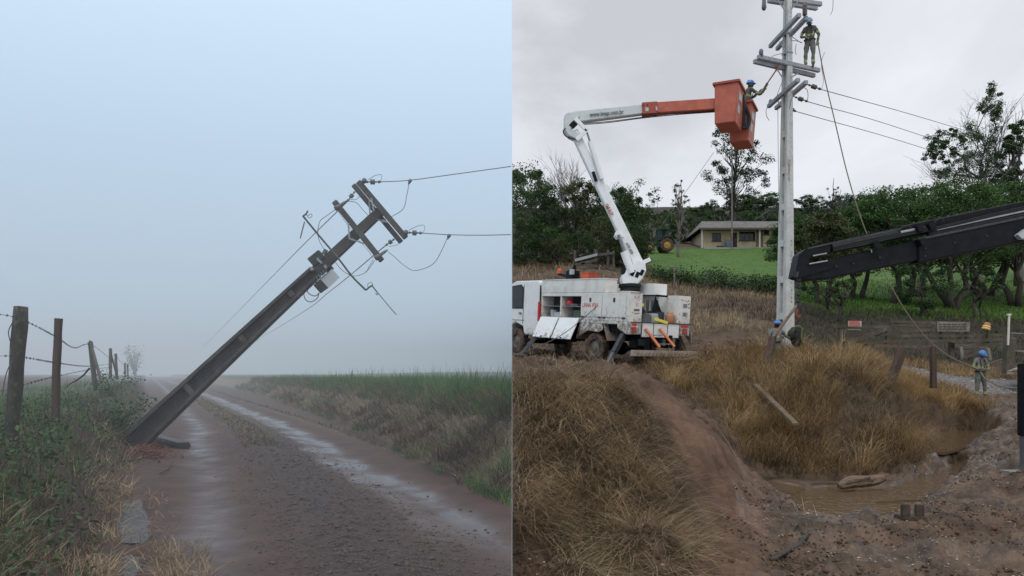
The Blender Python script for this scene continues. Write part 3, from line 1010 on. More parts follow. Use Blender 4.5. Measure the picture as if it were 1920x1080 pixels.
# tall green grass on the crown of the bank
b, C = sampL(34000, lambda Y, r: cb(Y) + 1.45 + r ** 1.5 * (4 + .12 * Y), 8, 75, 1.3)
n = len(b)
cl_n = fbm(b[:, 0] * .7, b[:, 1] * .7, 71)
keep = NR.random(n) < smooth(.25, .5, cl_n) + .35
b = b[keep]; n = len(b); cl_n = cl_n[keep]
blades('tall_green_grass', b, NR.uniform(.26, .6, n) * (.3 + 1.1 * cl_n) * (.45 + 1.1 * fbm(b[:, 0] * .33, b[:, 1] * .33, 75, 2)), 0.011 + b[:, 1] * .0004, NR.uniform(0, 6.28, n), NR.uniform(0, .35, n), NR.uniform(.1, 1.1, n), M_green)
b, C = sampL(900, lambda Y, r: cb(Y) + 1.8 + r * 3, 10, 50, 1.3)
n = len(b)
blades('grass_stalks', b, NR.uniform(.6, 1.0, n), 0.007 + b[:, 1] * .0003, NR.uniform(0, 6.28, n), NR.uniform(0, .2, n), NR.uniform(.1, .9, n), M_green)
# flattened straw on its flank, combed down towards the road in tufts
b, C = sampL(30000, lambda Y, r: cb(Y) + .05 + r * 2.0, 6, 80, 1.5)
n = len(b)
tuft = fbm(b[:, 0] * 1.1, b[:, 1] * 1.1, 73)
keep = NR.random(n) < .25 + smooth(.35, .55, tuft)
b = b[keep]; n = len(b); tuft = tuft[keep]
b[:, 2] += .18 * smooth(.4, .65, tuft)
down = math.pi + .43 + NR.normal(0, .9, n) + (tuft - .5) * 5
blades('flattened_dry_grass', b, NR.uniform(.25, .65, n), 0.008 + b[:, 1] * .0004, down, NR.uniform(.5, 1.3, n), NR.uniform(.3, 1.3, n), M_wetstraw)
b, C = sampL(9000, lambda Y, r: cb(Y) - .1 + r * 1.3, 6, 50, 1.4)
n = len(b)
gk = fbm(b[:, 0] * .8, b[:, 1] * .8, 77) > .5
b = b[gk]; n = len(b)
blades('green_grass_at_bank_foot', b, NR.uniform(.12, .35, n), 0.008 + b[:, 1] * .0004, NR.uniform(0, 6.28, n), NR.uniform(.1, .6, n), NR.uniform(.3, 1.2, n), M_green)
# thin grass on the road's crown and edges further off
b, C = sampL(3600, lambda Y, r: ctr(Y) - 1.3 + (r - .5) * 1.1 + np.where(r > .72, 2.1, 0), 17, 70, 1.4)
n = len(b)
blades('short_road_grass', b, NR.uniform(.05, .16, n), 0.012 + b[:, 1] * .0004, NR.uniform(0, 6.28, n), NR.uniform(.1, .8, n), NR.uniform(.3, 1.2, n), M_wetstraw)
# the verge by the fence: green under-grass, dead stems, straw
b, C = sampL(26000, lambda Y, r: cl(Y) - .45 - r ** 1.2 * 4.6, 2.2, 60, 1.2)
n = len(b)
b = b[fbm(b[:, 0] * 1.2, b[:, 1] * .8, 83) > .40 + .1 * NR.random(n)]; n = len(b)
blades('green_verge_grass', b, NR.uniform(.08, .30, n), 0.006 + b[:, 1] * .0005, NR.uniform(0, 6.28, n), NR.uniform(.1, .7, n), NR.uniform(.3, 1.3, n), M_green)
b, C = sampL(14000, lambda Y, r: cl(Y) - .02 - r * 1.7, 2.0, 70, 1.35)
n = len(b)
b = b[fbm(b[:, 0] * 1.5, b[:, 1] * 1.0, 85) > .36 + .12 * NR.random(n)]; n = len(b)
blades('dead_verge_stems', b, NR.uniform(.10, .36, n), 0.004 + b[:, 1] * .0004, NR.uniform(0, 6.28, n), NR.uniform(.1, 1.0, n), NR.uniform(.1, 1.4, n), M_stem)
b, C = sampL(9000, lambda Y, r: cl(Y) + .12 - r * .8, 2.6, 30, 1.3)
n = len(b)
keep = fbm(b[:, 0] * 1.3, b[:, 1] * 1.3, 79) > .47
b = b[keep]; n = len(b)
blades('straw_at_road_edge', b, NR.uniform(.12, .4, n), 0.005 + b[:, 1] * .0003, NR.uniform(0, 6.28, n), NR.uniform(.5, 1.3, n), NR.uniform(.2, 1.2, n), M_straw)
b, C = sampL(500, lambda Y, r: cl(Y) - .35 - r * 1.6, 2.6, 24, 1.2)
n = len(b)
blades('tall_dead_stalks', b, NR.uniform(.35, .8, n), 0.006 + b[:, 1] * .0002, NR.uniform(0, 6.28, n), NR.uniform(.0, .5, n), NR.uniform(0, .9, n), M_stem)
# grass tuft in the lane by the puddle
b, C = sampL(900, lambda Y, r: .05 + r * .5, 6.0, 7.6, 1.0)
n = len(b)
blades('grass_by_puddle', b, NR.uniform(.06, .22, n), np.full(n, .006), NR.uniform(0, 6.28, n), NR.uniform(.3, 1.2, n), NR.uniform(.2, 1.2, n), M_straw)
b, C = sampL(420, lambda Y, r: -.62 + r * .95, 6.3, 10.8, 1.0)
n = len(b)
blades('straw_over_puddle', b + [0, 0, .05], NR.uniform(.12, .42, n), np.full(n, .006), NR.uniform(0, 6.28, n), NR.uniform(.9, 1.5, n), NR.uniform(.2, .8, n), M_straw)
# broad-leaved weeds
b, C = sampL(640, lambda Y, r: cl(Y) - .22 - r * 2.3, 2.3, 22, 1.3)
cs = []
for p in b:
    k = R.randint(10, 30); h = R.uniform(.12, .38)
    q = NR.normal(0, 1, (k, 3)) * np.array([.10, .10, .5 * h * .5]) + np.array([p[0], p[1], p[2] + h * .6])
    cs.append(q)
tag(leaves('leafy_weeds', np.concatenate(cs), 0.058, M_weed, up=.7, aspect=.5), kind='stuff')

# ------------------------------------------------------------------ stones and clods


def stones(name, pts, sizes, m, flat=.6):
    g = 1.618
    base = np.array([(-1, g, 0), (1, g, 0), (-1, -g, 0), (1, -g, 0), (0, -1, g), (0, 1, g), (0, -1, -g), (0, 1, -g), (g, 0, -1), (g, 0, 1), (-g, 0, -1), (-g, 0, 1)], float) / 1.9
    tri = np.array([(0, 11, 5), (0, 5, 1), (0, 1, 7), (0, 7, 10), (0, 10, 11), (1, 5, 9), (5, 11, 4), (11, 10, 2), (10, 7, 6), (7, 1, 8), (3, 9, 4), (3, 4, 2), (3, 2, 6), (3, 6, 8), (3, 8, 9), (4, 9, 5), (2, 4, 11), (6, 2, 10), (8, 6, 7), (9, 8, 1)])
    n = len(pts)
    V = base[None] * NR.uniform(.62, 1.25, (n, 12, 1)) * NR.uniform(.7, 1.3, (n, 1, 3))
    a = NR.uniform(0, 6.28, n); ca, sa = np.cos(a), np.sin(a)
    x = V[:, :, 0] * ca[:, None] - V[:, :, 1] * sa[:, None]; y = V[:, :, 0] * sa[:, None] + V[:, :, 1] * ca[:, None]
    V = np.stack([x, y, V[:, :, 2] * flat], -1) * np.asarray(sizes)[:, None, None] + np.asarray(pts)[:, None]
    T = (np.arange(n)[:, None, None] * 12 + tri[None]).reshape(-1, 3)
    return tag(np_mesh(name, V.reshape(-1, 3), None, T, m), kind='stuff')


b, C = sampL(9500, lambda Y, r: ctr(Y) - 1.3 + (r - .5) * 1.6 + NR.normal(0, .2, len(Y)), 5.5, 30, 1.5)
stones('gravel', b + [0, 0, .02], NR.uniform(.007, .022, len(b)) * NR.choice([.7, 1, 1.7], len(b), p=[.6, .35, .05]), M_clod)
b, C = sampL(1400, lambda Y, r: r * 4.6 - .2, 5.5, 20, 1.5)
stones('road_grit', b + [0, 0, .018], NR.uniform(.004, .012, len(b)), M_stone)
b, C = sampL(45, lambda Y, r: ctr(Y) + (r - .5) * .7, 6.3, 16, 1.2)
stones('dark_road_clods', b + [0, 0, .02], NR.uniform(.012, .028, len(b)), M_clod)

# ------------------------------------------------------------------ barbed wire fence on the bank
fpost = [((18, 850), (40, 575), 8.2, .125, M_lichen, 'lichen'), ((103, 783), (110, 597), 12.0, .105, M_redpost, 'red'), ((179, 722), (169, 641), 24, .125, M_post, ''),
         ((207, 705), (207, 653), 38, .13, M_post, ''), ((219, 706), (217, 663), 45, .14, M_post, ''), ((235, 704), (234, 680), 70, .16, M_post, ''), ((240, 704), (239, 682), 74, .14, M_post, '')]
fence = thing('barbed_wire_fence', 'barbed wire fence on leaning wooden posts along the muddy lane', 'fence', P(18, 850, 8.2))
tops = []
for (bx, by), (tx, ty), d, w, m, kind in fpost:
    p0 = P(bx, by + 26 * 8 / d, d); p1 = P(tx, ty, d)
    mb = MB()
    k = 8
    pts = []
    for i in range(k + 1):
        t = i / k
        pts.append(p0.lerp(p1, t) + Vector((R.uniform(-1, 1), R.uniform(-1, 1), 0)) * w * .05)
    mb.tube(pts, [w / 1.75 * R.uniform(.93, 1.06) for _ in pts], 6 if kind != 'red' else 4)
    o = mb.build('post', m, fence, smooth_=kind != 'red')
    if kind == 'lichen': o['label'] = 'thick grey post blotched with green lichen'
    if kind == 'red': o['label'] = 'squared reddish brown post'
    tops.append((p0, p1))
for (a, b_, d0, d1) in (((169, 640), (190, 716), 24, 22.5), ((207, 660), (219, 704), 38, 40)):   # props of the tilted posts
    MB().beam(P(*a, d0 + .1), P(*b_, d1), .07, .06).build('brace', M_post, fence)


def barbed(pts, r, step, parent):
    r *= .62
    mb = MB()
    mb.tube(pts, r, 4)
    acc = 0
    for a, c in zip(pts[:-1], pts[1:]):
        acc += (c - a).length
        if acc > step * 1.5:
            acc = 0
            for s_ in (-1, 1):
                v = Vector((R.uniform(-.5, .5), R.uniform(-.5, .5), 1)).normalized() * .014
                mb.beam(c - v, c + v, r * 1.4, r * 1.4, up=(1, .2, 0))
                mb.beam(c - v.cross(Vector((0, 1, .3))), c + v.cross(Vector((0, 1, .3))), r * 1.4, r * 1.4, up=(0, 1, 0))
    return mb.build('barbed_wire', M_rust, parent)


T_ = lambda px, py, d: P(px, py, d - .1)
barbed(catmull([T_(-60, 590, 7.4), T_(28, 595, 8.2), T_(106, 632, 12), T_(140, 652, 17), T_(172, 647, 24), T_(205, 671, 38)], 26), .0045, .11, fence)
barbed(catmull([T_(-60, 672, 7.4), T_(25, 668, 8.2), T_(104, 680, 12), T_(150, 686, 18), T_(174, 686, 24), T_(206, 683, 38)], 26), .0045, .11, fence)
barbed(catmull([T_(-20, 738, 8), T_(30, 726, 9), T_(100, 707, 12), T_(175, 692, 24), T_(206, 689, 38)], 26), .005, .14, fence)
MB().tube(catmull([T_(28, 597, 8.0), T_(16, 622, 7.9), T_(22, 650, 7.9), T_(24, 672, 7.9), T_(12, 700, 7.8), T_(4, 742, 7.7)], 8), .005, 4).build('loose_wire', M_rust, fence)
MB().tube(catmull([T_(206, 671, 38), T_(217, 669, 45), T_(236, 690, 70)], 8), .012, 4).build('wire', M_rust, fence)
# bush and tree dissolving in the fog
M_fogleaf = leaf_mat('grey_green_leaves', [(0.03, 0.04, 0.022), (0.055, 0.065, 0.04), (0.08, 0.085, 0.055)], trans=.2)
bp = P(253, 702, 170)
ft = thing('small_tree', 'small bushy tree fading into the fog at the end of the fence', 'tree', bp)
mb = MB(); cs = []
for k in range(16):
    a = R.uniform(0, 6.28); h = R.uniform(2, 5.6); r = R.uniform(.2, 1.9)
    q = bp + Vector((math.cos(a) * r, math.sin(a) * r, h))
    mb.tube([bp + Vector((math.cos(a) * .1, 0, -.2)), bp.lerp(q, .5) + Vector((0, 0, .3)), q], [.09, .06, .02], 4)
    cs.append(NR.normal(0, 1, (26, 3)) * np.array([.36, .36, .5]) + np.array(q))
    cs.append(NR.normal(0, 1, (16, 3)) * np.array([.5, .5, .7]) + np.array(bp.lerp(q, .6)))
mb.build('trunk', M_bark, ft)
leaves('crown', np.concatenate(cs), .32, M_fogleaf, ft)
# leafy shrubs on the cut bank by the pole
for (px, py, d, s, lab) in ((222, 745, 19, .55, 'dark green leafy shrub on the bank behind the fallen pole foot'), (212, 765, 17.2, .4, 'small low green shrub on the clay bank beside the pole foot'), (208, 735, 26, .6, 'bushy green shrub on the bank below the third fence post')):
    p = P(px, py, d); p.z = gL(p.x, p.y)
    sh = thing('shrub', lab, 'shrub', p)
    cs = []; mb = MB()
    for k in range(14):
        q = p + Vector((R.gauss(0, s * .55), R.gauss(0, s * .6), R.uniform(.1, 1) * s))
        mb.tube([p - Vector((0, 0, .1)), p.lerp(q, .5) + Vector((0, 0, .1)), q], [.012, .01, .005], 4)
        cs.append(NR.normal(0, 1, (50, 3)) * s * .26 + np.array(q))
    mb.build('stem', M_bark, sh)
    leaves('foliage', np.concatenate(cs), .085, M_weed, sh, up=.6)

# ------------------------------------------------------------------ the leaning pole
B0 = P(250, 830, 17); T0 = P(719, 391, 16.6)
A_ = (T0 - B0).normalized()
Nn = Vector((0.10, -1, 0.0)); Nn = (Nn - A_ * Nn.dot(A_)).normalized()       # face towards the lane
S_ = A_.cross(Nn).normalized()                                             # across the pole: up-left or down-right
if S_.z < 0: S_ = -S_
Lp = (T0 - B0).length
pole = thing('leaning_utility_pole', 'broken dark concrete utility pole leaning far over the dirt lane', 'utility pole', B0)


def pw(t): return .47 + (.20 - .47) * t      # width along the pole
def pd(t): return .38 + (.20 - .38) * t      # depth


def onp(t, s=0.0, n=0.0):
    return B0 + A_ * (t * Lp) + S_ * s + Nn * n


def tbeam(t0, t1, s0, s1, w0, w1, h0, h1, mb, n0=0, n1=0):
    mb.beam(onp(t0, s0, n0), onp(t1, s1, n1), w0, h0, up=Nn, w1=w1, h1=h1)


te = .735
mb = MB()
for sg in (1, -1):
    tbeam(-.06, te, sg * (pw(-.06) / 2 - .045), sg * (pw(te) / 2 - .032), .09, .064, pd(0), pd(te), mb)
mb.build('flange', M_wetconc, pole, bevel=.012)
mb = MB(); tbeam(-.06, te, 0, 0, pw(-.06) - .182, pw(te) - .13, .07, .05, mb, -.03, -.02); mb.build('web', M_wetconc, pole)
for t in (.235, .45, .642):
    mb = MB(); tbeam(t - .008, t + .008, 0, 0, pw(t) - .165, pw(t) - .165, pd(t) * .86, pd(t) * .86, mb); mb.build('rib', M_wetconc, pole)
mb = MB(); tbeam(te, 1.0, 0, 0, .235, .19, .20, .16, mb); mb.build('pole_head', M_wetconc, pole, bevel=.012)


def seg(a, b_, w, h, name, m, parent=pole, d=16.5, da=None, bev=.01):
    return MB().beam(P(*a, da or d), P(*b_, d), w, h, up=Nn).build(name, m, parent, bevel=bev)


def tb(pts, r, name, m, parent=pole, n=6, k=6, d=None):
    q = [P(*p) if len(p) == 3 else P(p[0], p[1], d) for p in pts]
    return MB().tube(catmull(q, k), r, n).build(name, m, parent)


D = 16.45
seg((627, 378), (716, 489), .115, .115, 'crossarm', M_oldconc, d=16.45)
seg((672, 341), (761, 446), .115, .115, 'crossarm', M_oldconc, d=16.42)
seg((663, 347), (752, 454), .105, .115, 'crossarm', M_oldconc, d=16.75)
# flat braces
for a, b_, d in (((653, 418), (655, 447), 16.3), ((655, 447), (683, 457), 16.3), ((692, 376), (694, 405), 16.55), ((696, 371), (701, 396), 16.3), ((705, 410), (720, 417), 16.55), ((716, 412), (726, 417), 16.3)):
    MB().beam(P(*a, d), P(*b_, d), .032, .012, up=Nn).build('brace', M_galv, pole)
tb([(568, 405), (600, 444), (634, 484), (660, 518), (686, 544)], .022, 'tube_arm', M_tube, d=16.2, k=3)
tb([(686, 544), (692, 539), (698, 535)], .017, 'tube_arm_end', M_tube, d=16.2)
tb([(568, 405), (574, 401), (577, 395)], .017, 'tube_arm_end', M_tube, d=16.2)
# fuse rods
for p, q in (((571, 416), (563, 447)), ((698, 536), (708, 549))):
    MB().tube([P(*p, 16.15), P(*q, 16.15)], .014, 6).build('fuse_holder', M_ins, pole)
tb([(706, 546), (724, 568), (743, 590)], .0085, 'fuse_rod', M_dsteel, d=16.15, n=5, k=3)
tb([(704, 549), (707, 553), (709, 549)], .008, 'fuse_hook', M_dsteel, d=16.15, n=4)
tb([(577, 405), (583, 401), (585, 405), (580, 409), (575, 403)], .007, 'loop_wire', M_wire, d=16.1, n=4)
tb([(690, 541), (690, 532), (697, 530), (699, 536)], .007, 'loop_wire', M_wire, d=16.1, n=4)
# clamp, dark blocks and light straps
for (a, b_, w, h, m, nm, d) in (((583, 493), (604, 476), .20, .14, M_dsteel, 'clamp_block', 16.3), ((597, 510), (613, 494), .20, .15, M_dsteel, 'clamp_block', 16.25), ((612, 509), (623, 500), .10, .1, M_dsteel, 'bracket', 16.35),
                                 ((583, 502), (587, 507), .06, .05, M_galv, 'strap', 16.1), ((594, 484), (604, 494), .045, .05, M_galv, 'strap', 16.1), ((609, 497), (612, 503), .05, .05, M_galv, 'strap', 16.1),
                                 ((606, 477), (612, 468), .07, .1, M_ins, 'arrester', 16.2)):
    MB().beam(P(*a, d), P(*b_, d), w, h, up=Nn).build(nm, m, pole, bevel=.008)
for k in range(5):
    MB().tube([P(593 + k * 4.2, 517 - k * 3.3, 16.15), P(597 + k * 4.2, 527 - k * 3.6, 16.15)], .008, 5).build('bolt', M_galv, pole)
# meter box: light long side towards us, dark end
bx = thing_box = None
c0 = P(602, 524, 16.2); e1 = P(623, 504, 16.2) - c0; e2 = P(616, 540, 16.2) - c0
depth = Nn * -.28 + (P(587, 535, 16.2) - c0) * .0
v = [c0, c0 + e1, c0 + e1 + e2, c0 + e2]
lft = P(587, 535, 16.45) - c0
mb = MB()
q = [c0, c0 + e2, c0 + e1 + e2, c0 + e1]
mb.hexa([p + lft for p in q] + q)
bo = mb.build('equipment_box', M_boxd, pole, bevel=.008)
mb = MB()
lid = Nn * .012
mb.hexa([p + lid * .2 for p in q] + [p + lid * 1.2 for p in q])
mb.build('box_cover', M_boxl, bo)
tb([(603, 528, 16.3), (580, 533, 16.3), (577, 548, 16.3), (590, 555, 16.3), (599, 549, 16.3)], .009, 'cable', M_blackr, n=5)
tb([(596, 523, 16.3), (572, 545, 16.3), (572, 560, 16.3), (582, 566, 16.3), (594, 560, 16.3), (598, 550, 16.3)], .009, 'cable', M_blackr, n=5)


def insulator(a, b_, r=.045, m=None, parent=pole, name='insulator'):
    L = (Vector(b_) - Vector(a)).length
    pr = [(0, r * .22), (.12, r * .22), (.14, r * .5), (.2, r * .5), (.22, r * .25), (.33, r * .25), (.36, r), (.44, r * 1.05), (.46, r * .6), (.5, r), (.58, r * 1.05), (.62, r * .3), (.78, r * .25), (.8, r * .55), (.9, r * .55), (.92, r * .22), (1, r * .2)]
    return MB().lathe(a, b_, pr, 8).build(name, m or M_ins, parent, smooth_=True)


insulator(P(683, 341, 16.3), P(716, 341, 16.3), .055)
insulator(P(763, 436, 16.3), P(793, 437, 16.3), .055)
insulator(P(667, 357, 16.6), P(650, 379, 16.6), .05)
insulator(P(741, 447, 16.6), P(722, 461, 16.6), .05)
MB().ell(P(683, 339, 16.3), (.055, .055, .06), 10, 6).build('insulator_cap', M_ins, pole, smooth_=True)
MB().ell(P(761, 436, 16.3), (.055, .055, .06), 10, 6).build('insulator_cap', M_ins, pole, smooth_=True)
for a, b_ in (((628, 392), (651, 376)), ((703, 485), (727, 468))):
    MB().lathe(P(*a, 16.25), P(*b_, 16.25), [(0, .05), (.3, .05), (.34, .035), (.8, .03), (.85, .02), (1, .012)], 8).build('fuse_cutout', M_ins, pole, smooth_=True)
W = .0075
tb([(690, 337), (704, 329), (715, 328), (715, 336), (712, 342)], W * .8, 'jumper_wire', M_wire, d=16.3, n=4)
tb([(766, 432), (780, 425), (794, 422), (796, 430), (792, 438)], W * .8, 'jumper_wire', M_wire, d=16.3, n=4)
tb([(768, 339), (763, 365), (757, 390), (740, 403), (722, 411), (705, 411)], W, 'jumper_wire', M_wire, d=16.2, n=4)
tb([(841, 441), (828, 470), (815, 492), (797, 503), (775, 507), (757, 497), (738, 480), (726, 471)], W, 'jumper_wire', M_wire, d=16.2, n=4)
tb([(652, 377), (668, 380), (680, 393), (692, 405), (704, 411)], W, 'jumper_wire', M_wire, d=16.25, n=4)
tb([(630, 392), (612, 405), (600, 415), (596, 435), (599, 452), (608, 468)], W, 'jumper_wire', M_wire, d=16.25, n=4)
tb([(629, 492), (642, 507), (660, 517), (677, 515), (690, 506), (703, 488)], W, 'jumper_wire', M_wire, d=16.25, n=4)
tb([(700, 487), (692, 500), (687, 511)], W * .8, 'jumper_wire', M_wire, d=16.2, n=4)
tb([(655, 374), (668, 374), (676, 366)], W * .8, 'jumper_wire', M_wire, d=16.5, n=4)
tb([(729, 462), (742, 460), (752, 454)], W * .8, 'jumper_wire', M_wire, d=16.5, n=4)
tb([(633, 396), (652, 422), (668, 442)], W * .6, 'jumper_wire', M_wire, d=16.4, n=4)
tb([(672, 448), (690, 470), (700, 484)], W * .6, 'jumper_wire', M_wire, d=16.4, n=4)
for a in ((768, 338), (841, 441)):
    MB().lathe(P(a[0] - 2, a[1] + 8, 16.2), P(a[0] + 2, a[1] - 2, 16.2), [(0, .012), (.4, .03), (.7, .045), (1, .03)], 6).build('wire_clamp', M_ins, pole)
# live conductors run on past the seam of the two places' edge, out of the fog bank
def power_line(pts, r, lab, group):
    return tag(MB().tube(catmull(pts, 6), r, 5).build('power_line', M_wire), lab, 'power line', group)


XE = -0.02
power_line([P(712, 341, 16.3), P(768, 338, 16.2), P(850, 327, 16), Vector((XE, 15.6, P(959, 312, 15.6).z))], .0085, 'upper conductor wire rising from the outer crossarm of the leaning pole', 'conductors of the leaning pole')
power_line([P(790, 437, 16.3), P(841, 440, 16.2), P(900, 441, 16), Vector((XE, 15.6, P(959, 440, 15.6).z))], .0085, 'lower conductor wire running level from the foot of the outer crossarm', 'conductors of the leaning pole')
power_line([P(650, 379, 16.6), P(560, 468, 24), P(470, 560, 42), P(380, 652, 110)], .011, 'faint wire sloping into the fog above the leaning pole', 'conductors of the leaning pole')
power_line([P(722, 461, 16.6), P(620, 545, 24), P(540, 603, 42), P(440, 662, 110)], .011, 'faint wire sloping into the fog below the leaning pole', 'conductors of the leaning pole')

# ------------------------------------------------------------------ broken ground and rubbish at the pole's foot
ps = []
for k in range(1700):
    px, py = R.gauss(268, 26), R.gauss(834, 9)
    d = 1.53 * F / max(py - HOR, 60)
    q = P(px, py, d); q.z = gL(q.x, q.y) + R.uniform(0, .12) * math.exp(-((px - 272) / 22) ** 2)
    ps.append(q)
stones('red_clay', np.array(ps), NR.uniform(.015, .045, len(ps)), M_redsoil, .6)
q0, q1 = P(286, 816, 18.6), P(345, 829, 17.2)
MB().beam(Vector((q0.x, q0.y, gL(q0.x, q0.y) + .12)), Vector((q1.x, q1.y, gL(q1.x, q1.y) + .06)), .3, .14).build('broken_slab', M_wetconc, bevel=.03)
tag(bpy.data.objects['broken_slab'], 'broken concrete slab lying in red clay under the leaning pole', 'slab')
for i, (a, b_, r, lab) in enumerate((((240, 862), (310, 853), .02, 'thin broken branch lying across the lane edge below the pole foot'), ((205, 795), (262, 772), .018, 'dead stick poking from the bank toward the leaning pole'), ((300, 885), (325, 870), .012, 'short twig lying on the wet lane below the slab'), ((168, 690), (120, 730), .02, 'crooked dead branch caught under the fence wire'))):
    pts = []
    for k in range(5):
        t = k / 4
        px = a[0] + (b_[0] - a[0]) * t + R.uniform(-3, 3) * (0 < k < 4); py = a[1] + (b_[1] - a[1]) * t + R.uniform(-4, 4) * (0 < k < 4)
        d = 1.55 * F / (py - HOR) if i in (0, 2) else (17.3 if i == 1 else 16)
        q = P(px, py, d)
        if i in (0, 2): q.z = gL(q.x, q.y) + .03
        pts.append(q)
    mb = MB(); mb.tube(pts, [r, r * .9, r * .8, r * .6, r * .3], 5)
    mb.tube([pts[2], pts[2].lerp(pts[4], .5) + Vector((.05, .02, .12))], [r * .5, r * .2], 4)
    tag(mb.build('dead_branch', M_stem if False else M_bark), lab, 'branch', 'dead branches by the lane')
# ------------------------------------------------------------------ the hill: dry grass, meadow


def sampR(n, poly, y0, y1, xmin=0.02, pw=1.0):
    """points on the hill whose place lies in one of the vegetation plots"""
    out = []
    got = 0
    pl = POLY[poly]
    x0 = min(p[0] for p in pl); x1 = max(p[0] for p in pl)
    for _ in range(12):
        m = n * 2
        u = NR.uniform((x0 - CX) / F, (x1 - CX) / F, m)
        Y = y0 * (y1 / y0) ** NR.random(m)
        X = u * Y
        k = X > xmin
        X, Y = X[k], Y[k]
        Z = zR(X, Y)
        px, py = proj(X, Y, Z)
        k = in_poly(px, py, pl)
        q = np.stack([X[k], Y[k], Z[k]], -1)
        out.append(q); got += len(q)
        if got >= n: break
    return np.concatenate(out)[:n]


def dry(name, poly, n, y0, y1, h, w, m, thr=None, lean=(.1, .8), bend=(.4, 1.8), nsc=.9, az=None, seed=5, water=True):
    b = sampR(n, poly, y0, y1)
    if water:
        for pl in POOLS_XY:
            b = b[_seg_dist(b[:, 0], b[:, 1], pl) * np.where(in_poly(b[:, 0], b[:, 1], pl), -1, 1) > .08]
    f = fbm(b[:, 0] * nsc, b[:, 1] * nsc, seed)
    if thr is not None:
        b = b[f > thr + NR.normal(0, .05, len(f))]
    n = len(b)
    f = fbm(b[:, 0] * 1.7, b[:, 1] * 1.7, seed + 3)
    a = NR.uniform(0, 6.28, n) if az is None else az(b, n)
    ww = np.maximum(w, b[:, 1] * .00045)
    b[:, 2] -= .03
    return blades(name, b, NR.uniform(h[0], h[1], n) * (.55 + .9 * f), ww, a, NR.uniform(*lean, n), NR.uniform(*bend, n), m)


def downhill(b, n):
    e = .25
    gx = zR(b[:, 0] + e, b[:, 1]) - zR(b[:, 0] - e, b[:, 1]); gy = zR(b[:, 0], b[:, 1] + e) - zR(b[:, 0], b[:, 1] - e)
    return np.arctan2(-gy, -gx) + NR.normal(0, .75, n)



def tussocks(name, poly, ncen, per, y0, y1, h, w, m, rad=.16, thr=None, seed=5, drag=.55, lean=(.1, .7), bend=(.7, 2.2)):
    """separate tussocks whose blades arch outwards and downhill"""
    c = sampR(ncen, poly, y0, y1)
    for pl in POOLS_XY:
        c = c[_seg_dist(c[:, 0], c[:, 1], pl) * np.where(in_poly(c[:, 0], c[:, 1], pl), -1, 1) > .15]
    if thr is not None:
        c = c[fbm(c[:, 0] * .8, c[:, 1] * .8, seed) > thr]
    n0 = len(c)
    hs = NR.uniform(h[0], h[1], n0)
    cnt = (per * NR.uniform(.5, 1.5, n0)).astype(int)
    k = np.repeat(np.arange(n0), cnt); n = len(k)
    off = NR.normal(0, 1, (n, 2)) * rad
    b = np.stack([c[k, 0] + off[:, 0], c[k, 1] + off[:, 1], np.zeros(n)], -1)
    b[:, 2] = zR(b[:, 0], b[:, 1]) - .03
    dh = downhill(c, n0)[k]
    dx_ = off[:, 0] / rad + drag * 2 * np.cos(dh) + NR.normal(0, .4, n); dy_ = off[:, 1] / rad + drag * 2 * np.sin(dh) + NR.normal(0, .4, n)
    az = np.arctan2(dy_, dx_)
    b = b[b[:, 0] > .02] if False else b
    ww = np.maximum(w, b[:, 1] * .00045) * NR.uniform(.6, 1.3, n)
    return blades(name, b, hs[k] * NR.uniform(.6, 1.2, n), ww, az, NR.uniform(*lean, n), NR.uniform(*bend, n), m)


tussocks('dry_grass_on_mound', 'mound', 430, 46, 8, 15, (.3, .95), .007, M_straw, .12, .47, 5, 1.1, (.8, 1.55), (.3, 1.3))
tussocks('dead_stems_on_mound', 'mound', 90, 30, 8, 15, (.2, .7), .006, M_stem, .16, .36, 15, .8, (.5, 1.4), (.4, 1.5))
dry('thin_straw_on_mound', 'mound', 7000, 8, 15, (.15, .6), .005, M_straw, .44, (1.0, 1.6), (.2, 1.2), .75, downhill, 5)
dry('matted_straw_on_mound', 'mound', 9000, 8, 15, (.12, .5), .006, M_wetstraw, .40, (1.15, 1.6), (-.2, .6), .8, None, 55)
dry('matted_straw_on_hummock', 'hummock', 5000, 14.5, 29, (.2, .6), .008, M_straw, .42, (.9, 1.5), (.1, .9), .7, None, 56)
dry('long_straw_on_mound', 'mound', 900, 8, 14, (.6, 1.2), .008, M_straw, .40, (.8, 1.6), (.4, 1.5), .75, downhill, 5)
tussocks('dry_grass_hummock', 'hummock', 560, 54, 14.5, 29, (.5, 1.15), .009, M_goldstraw, .14, .40, 6, .6, (.1, .8), (1.0, 2.6))
tussocks('brown_grass_hummock', 'hummock', 380, 34, 14.5, 29, (.25, .8), .009, M_stem, .2, None, 26, .4)
dry('straw_under_hummock', 'hummock', 6000, 14.5, 29, (.2, .6), .008, M_straw, .40, (.3, 1.2), (.3, 1.6), .6, downhill, 6)
tussocks('golden_tussocks_by_track', 'hummock2', 150, 46, 17, 29, (.3, .7), .009, M_goldstraw, .16, .32, 8, .5)
dry('golden_grass_by_track', 'hummock2', 4000, 17, 29, (.20, .55), .008, M_goldstraw, .36, (.05, .8), (.4, 2.0), .8, downhill, 8)
dry('straw_by_truck', 'flat', 3000, 13.4, 30, (.1, .4), .008, M_straw, .48, (.2, 1.2), (.2, 1.4), .7, None, 9)
dry('brown_hill_grass', 'drybank', 16000, 33, 66, (.25, .6), .02, M_stem, .44, (.1, 1.0), (.2, 1.6), .25, None, 10)
dry('straw_hill_grass', 'drybank', 15000, 33, 66, (.25, .65), .02, M_straw, .50, (.1, 1.0), (.2, 1.6), .22, None, 11)
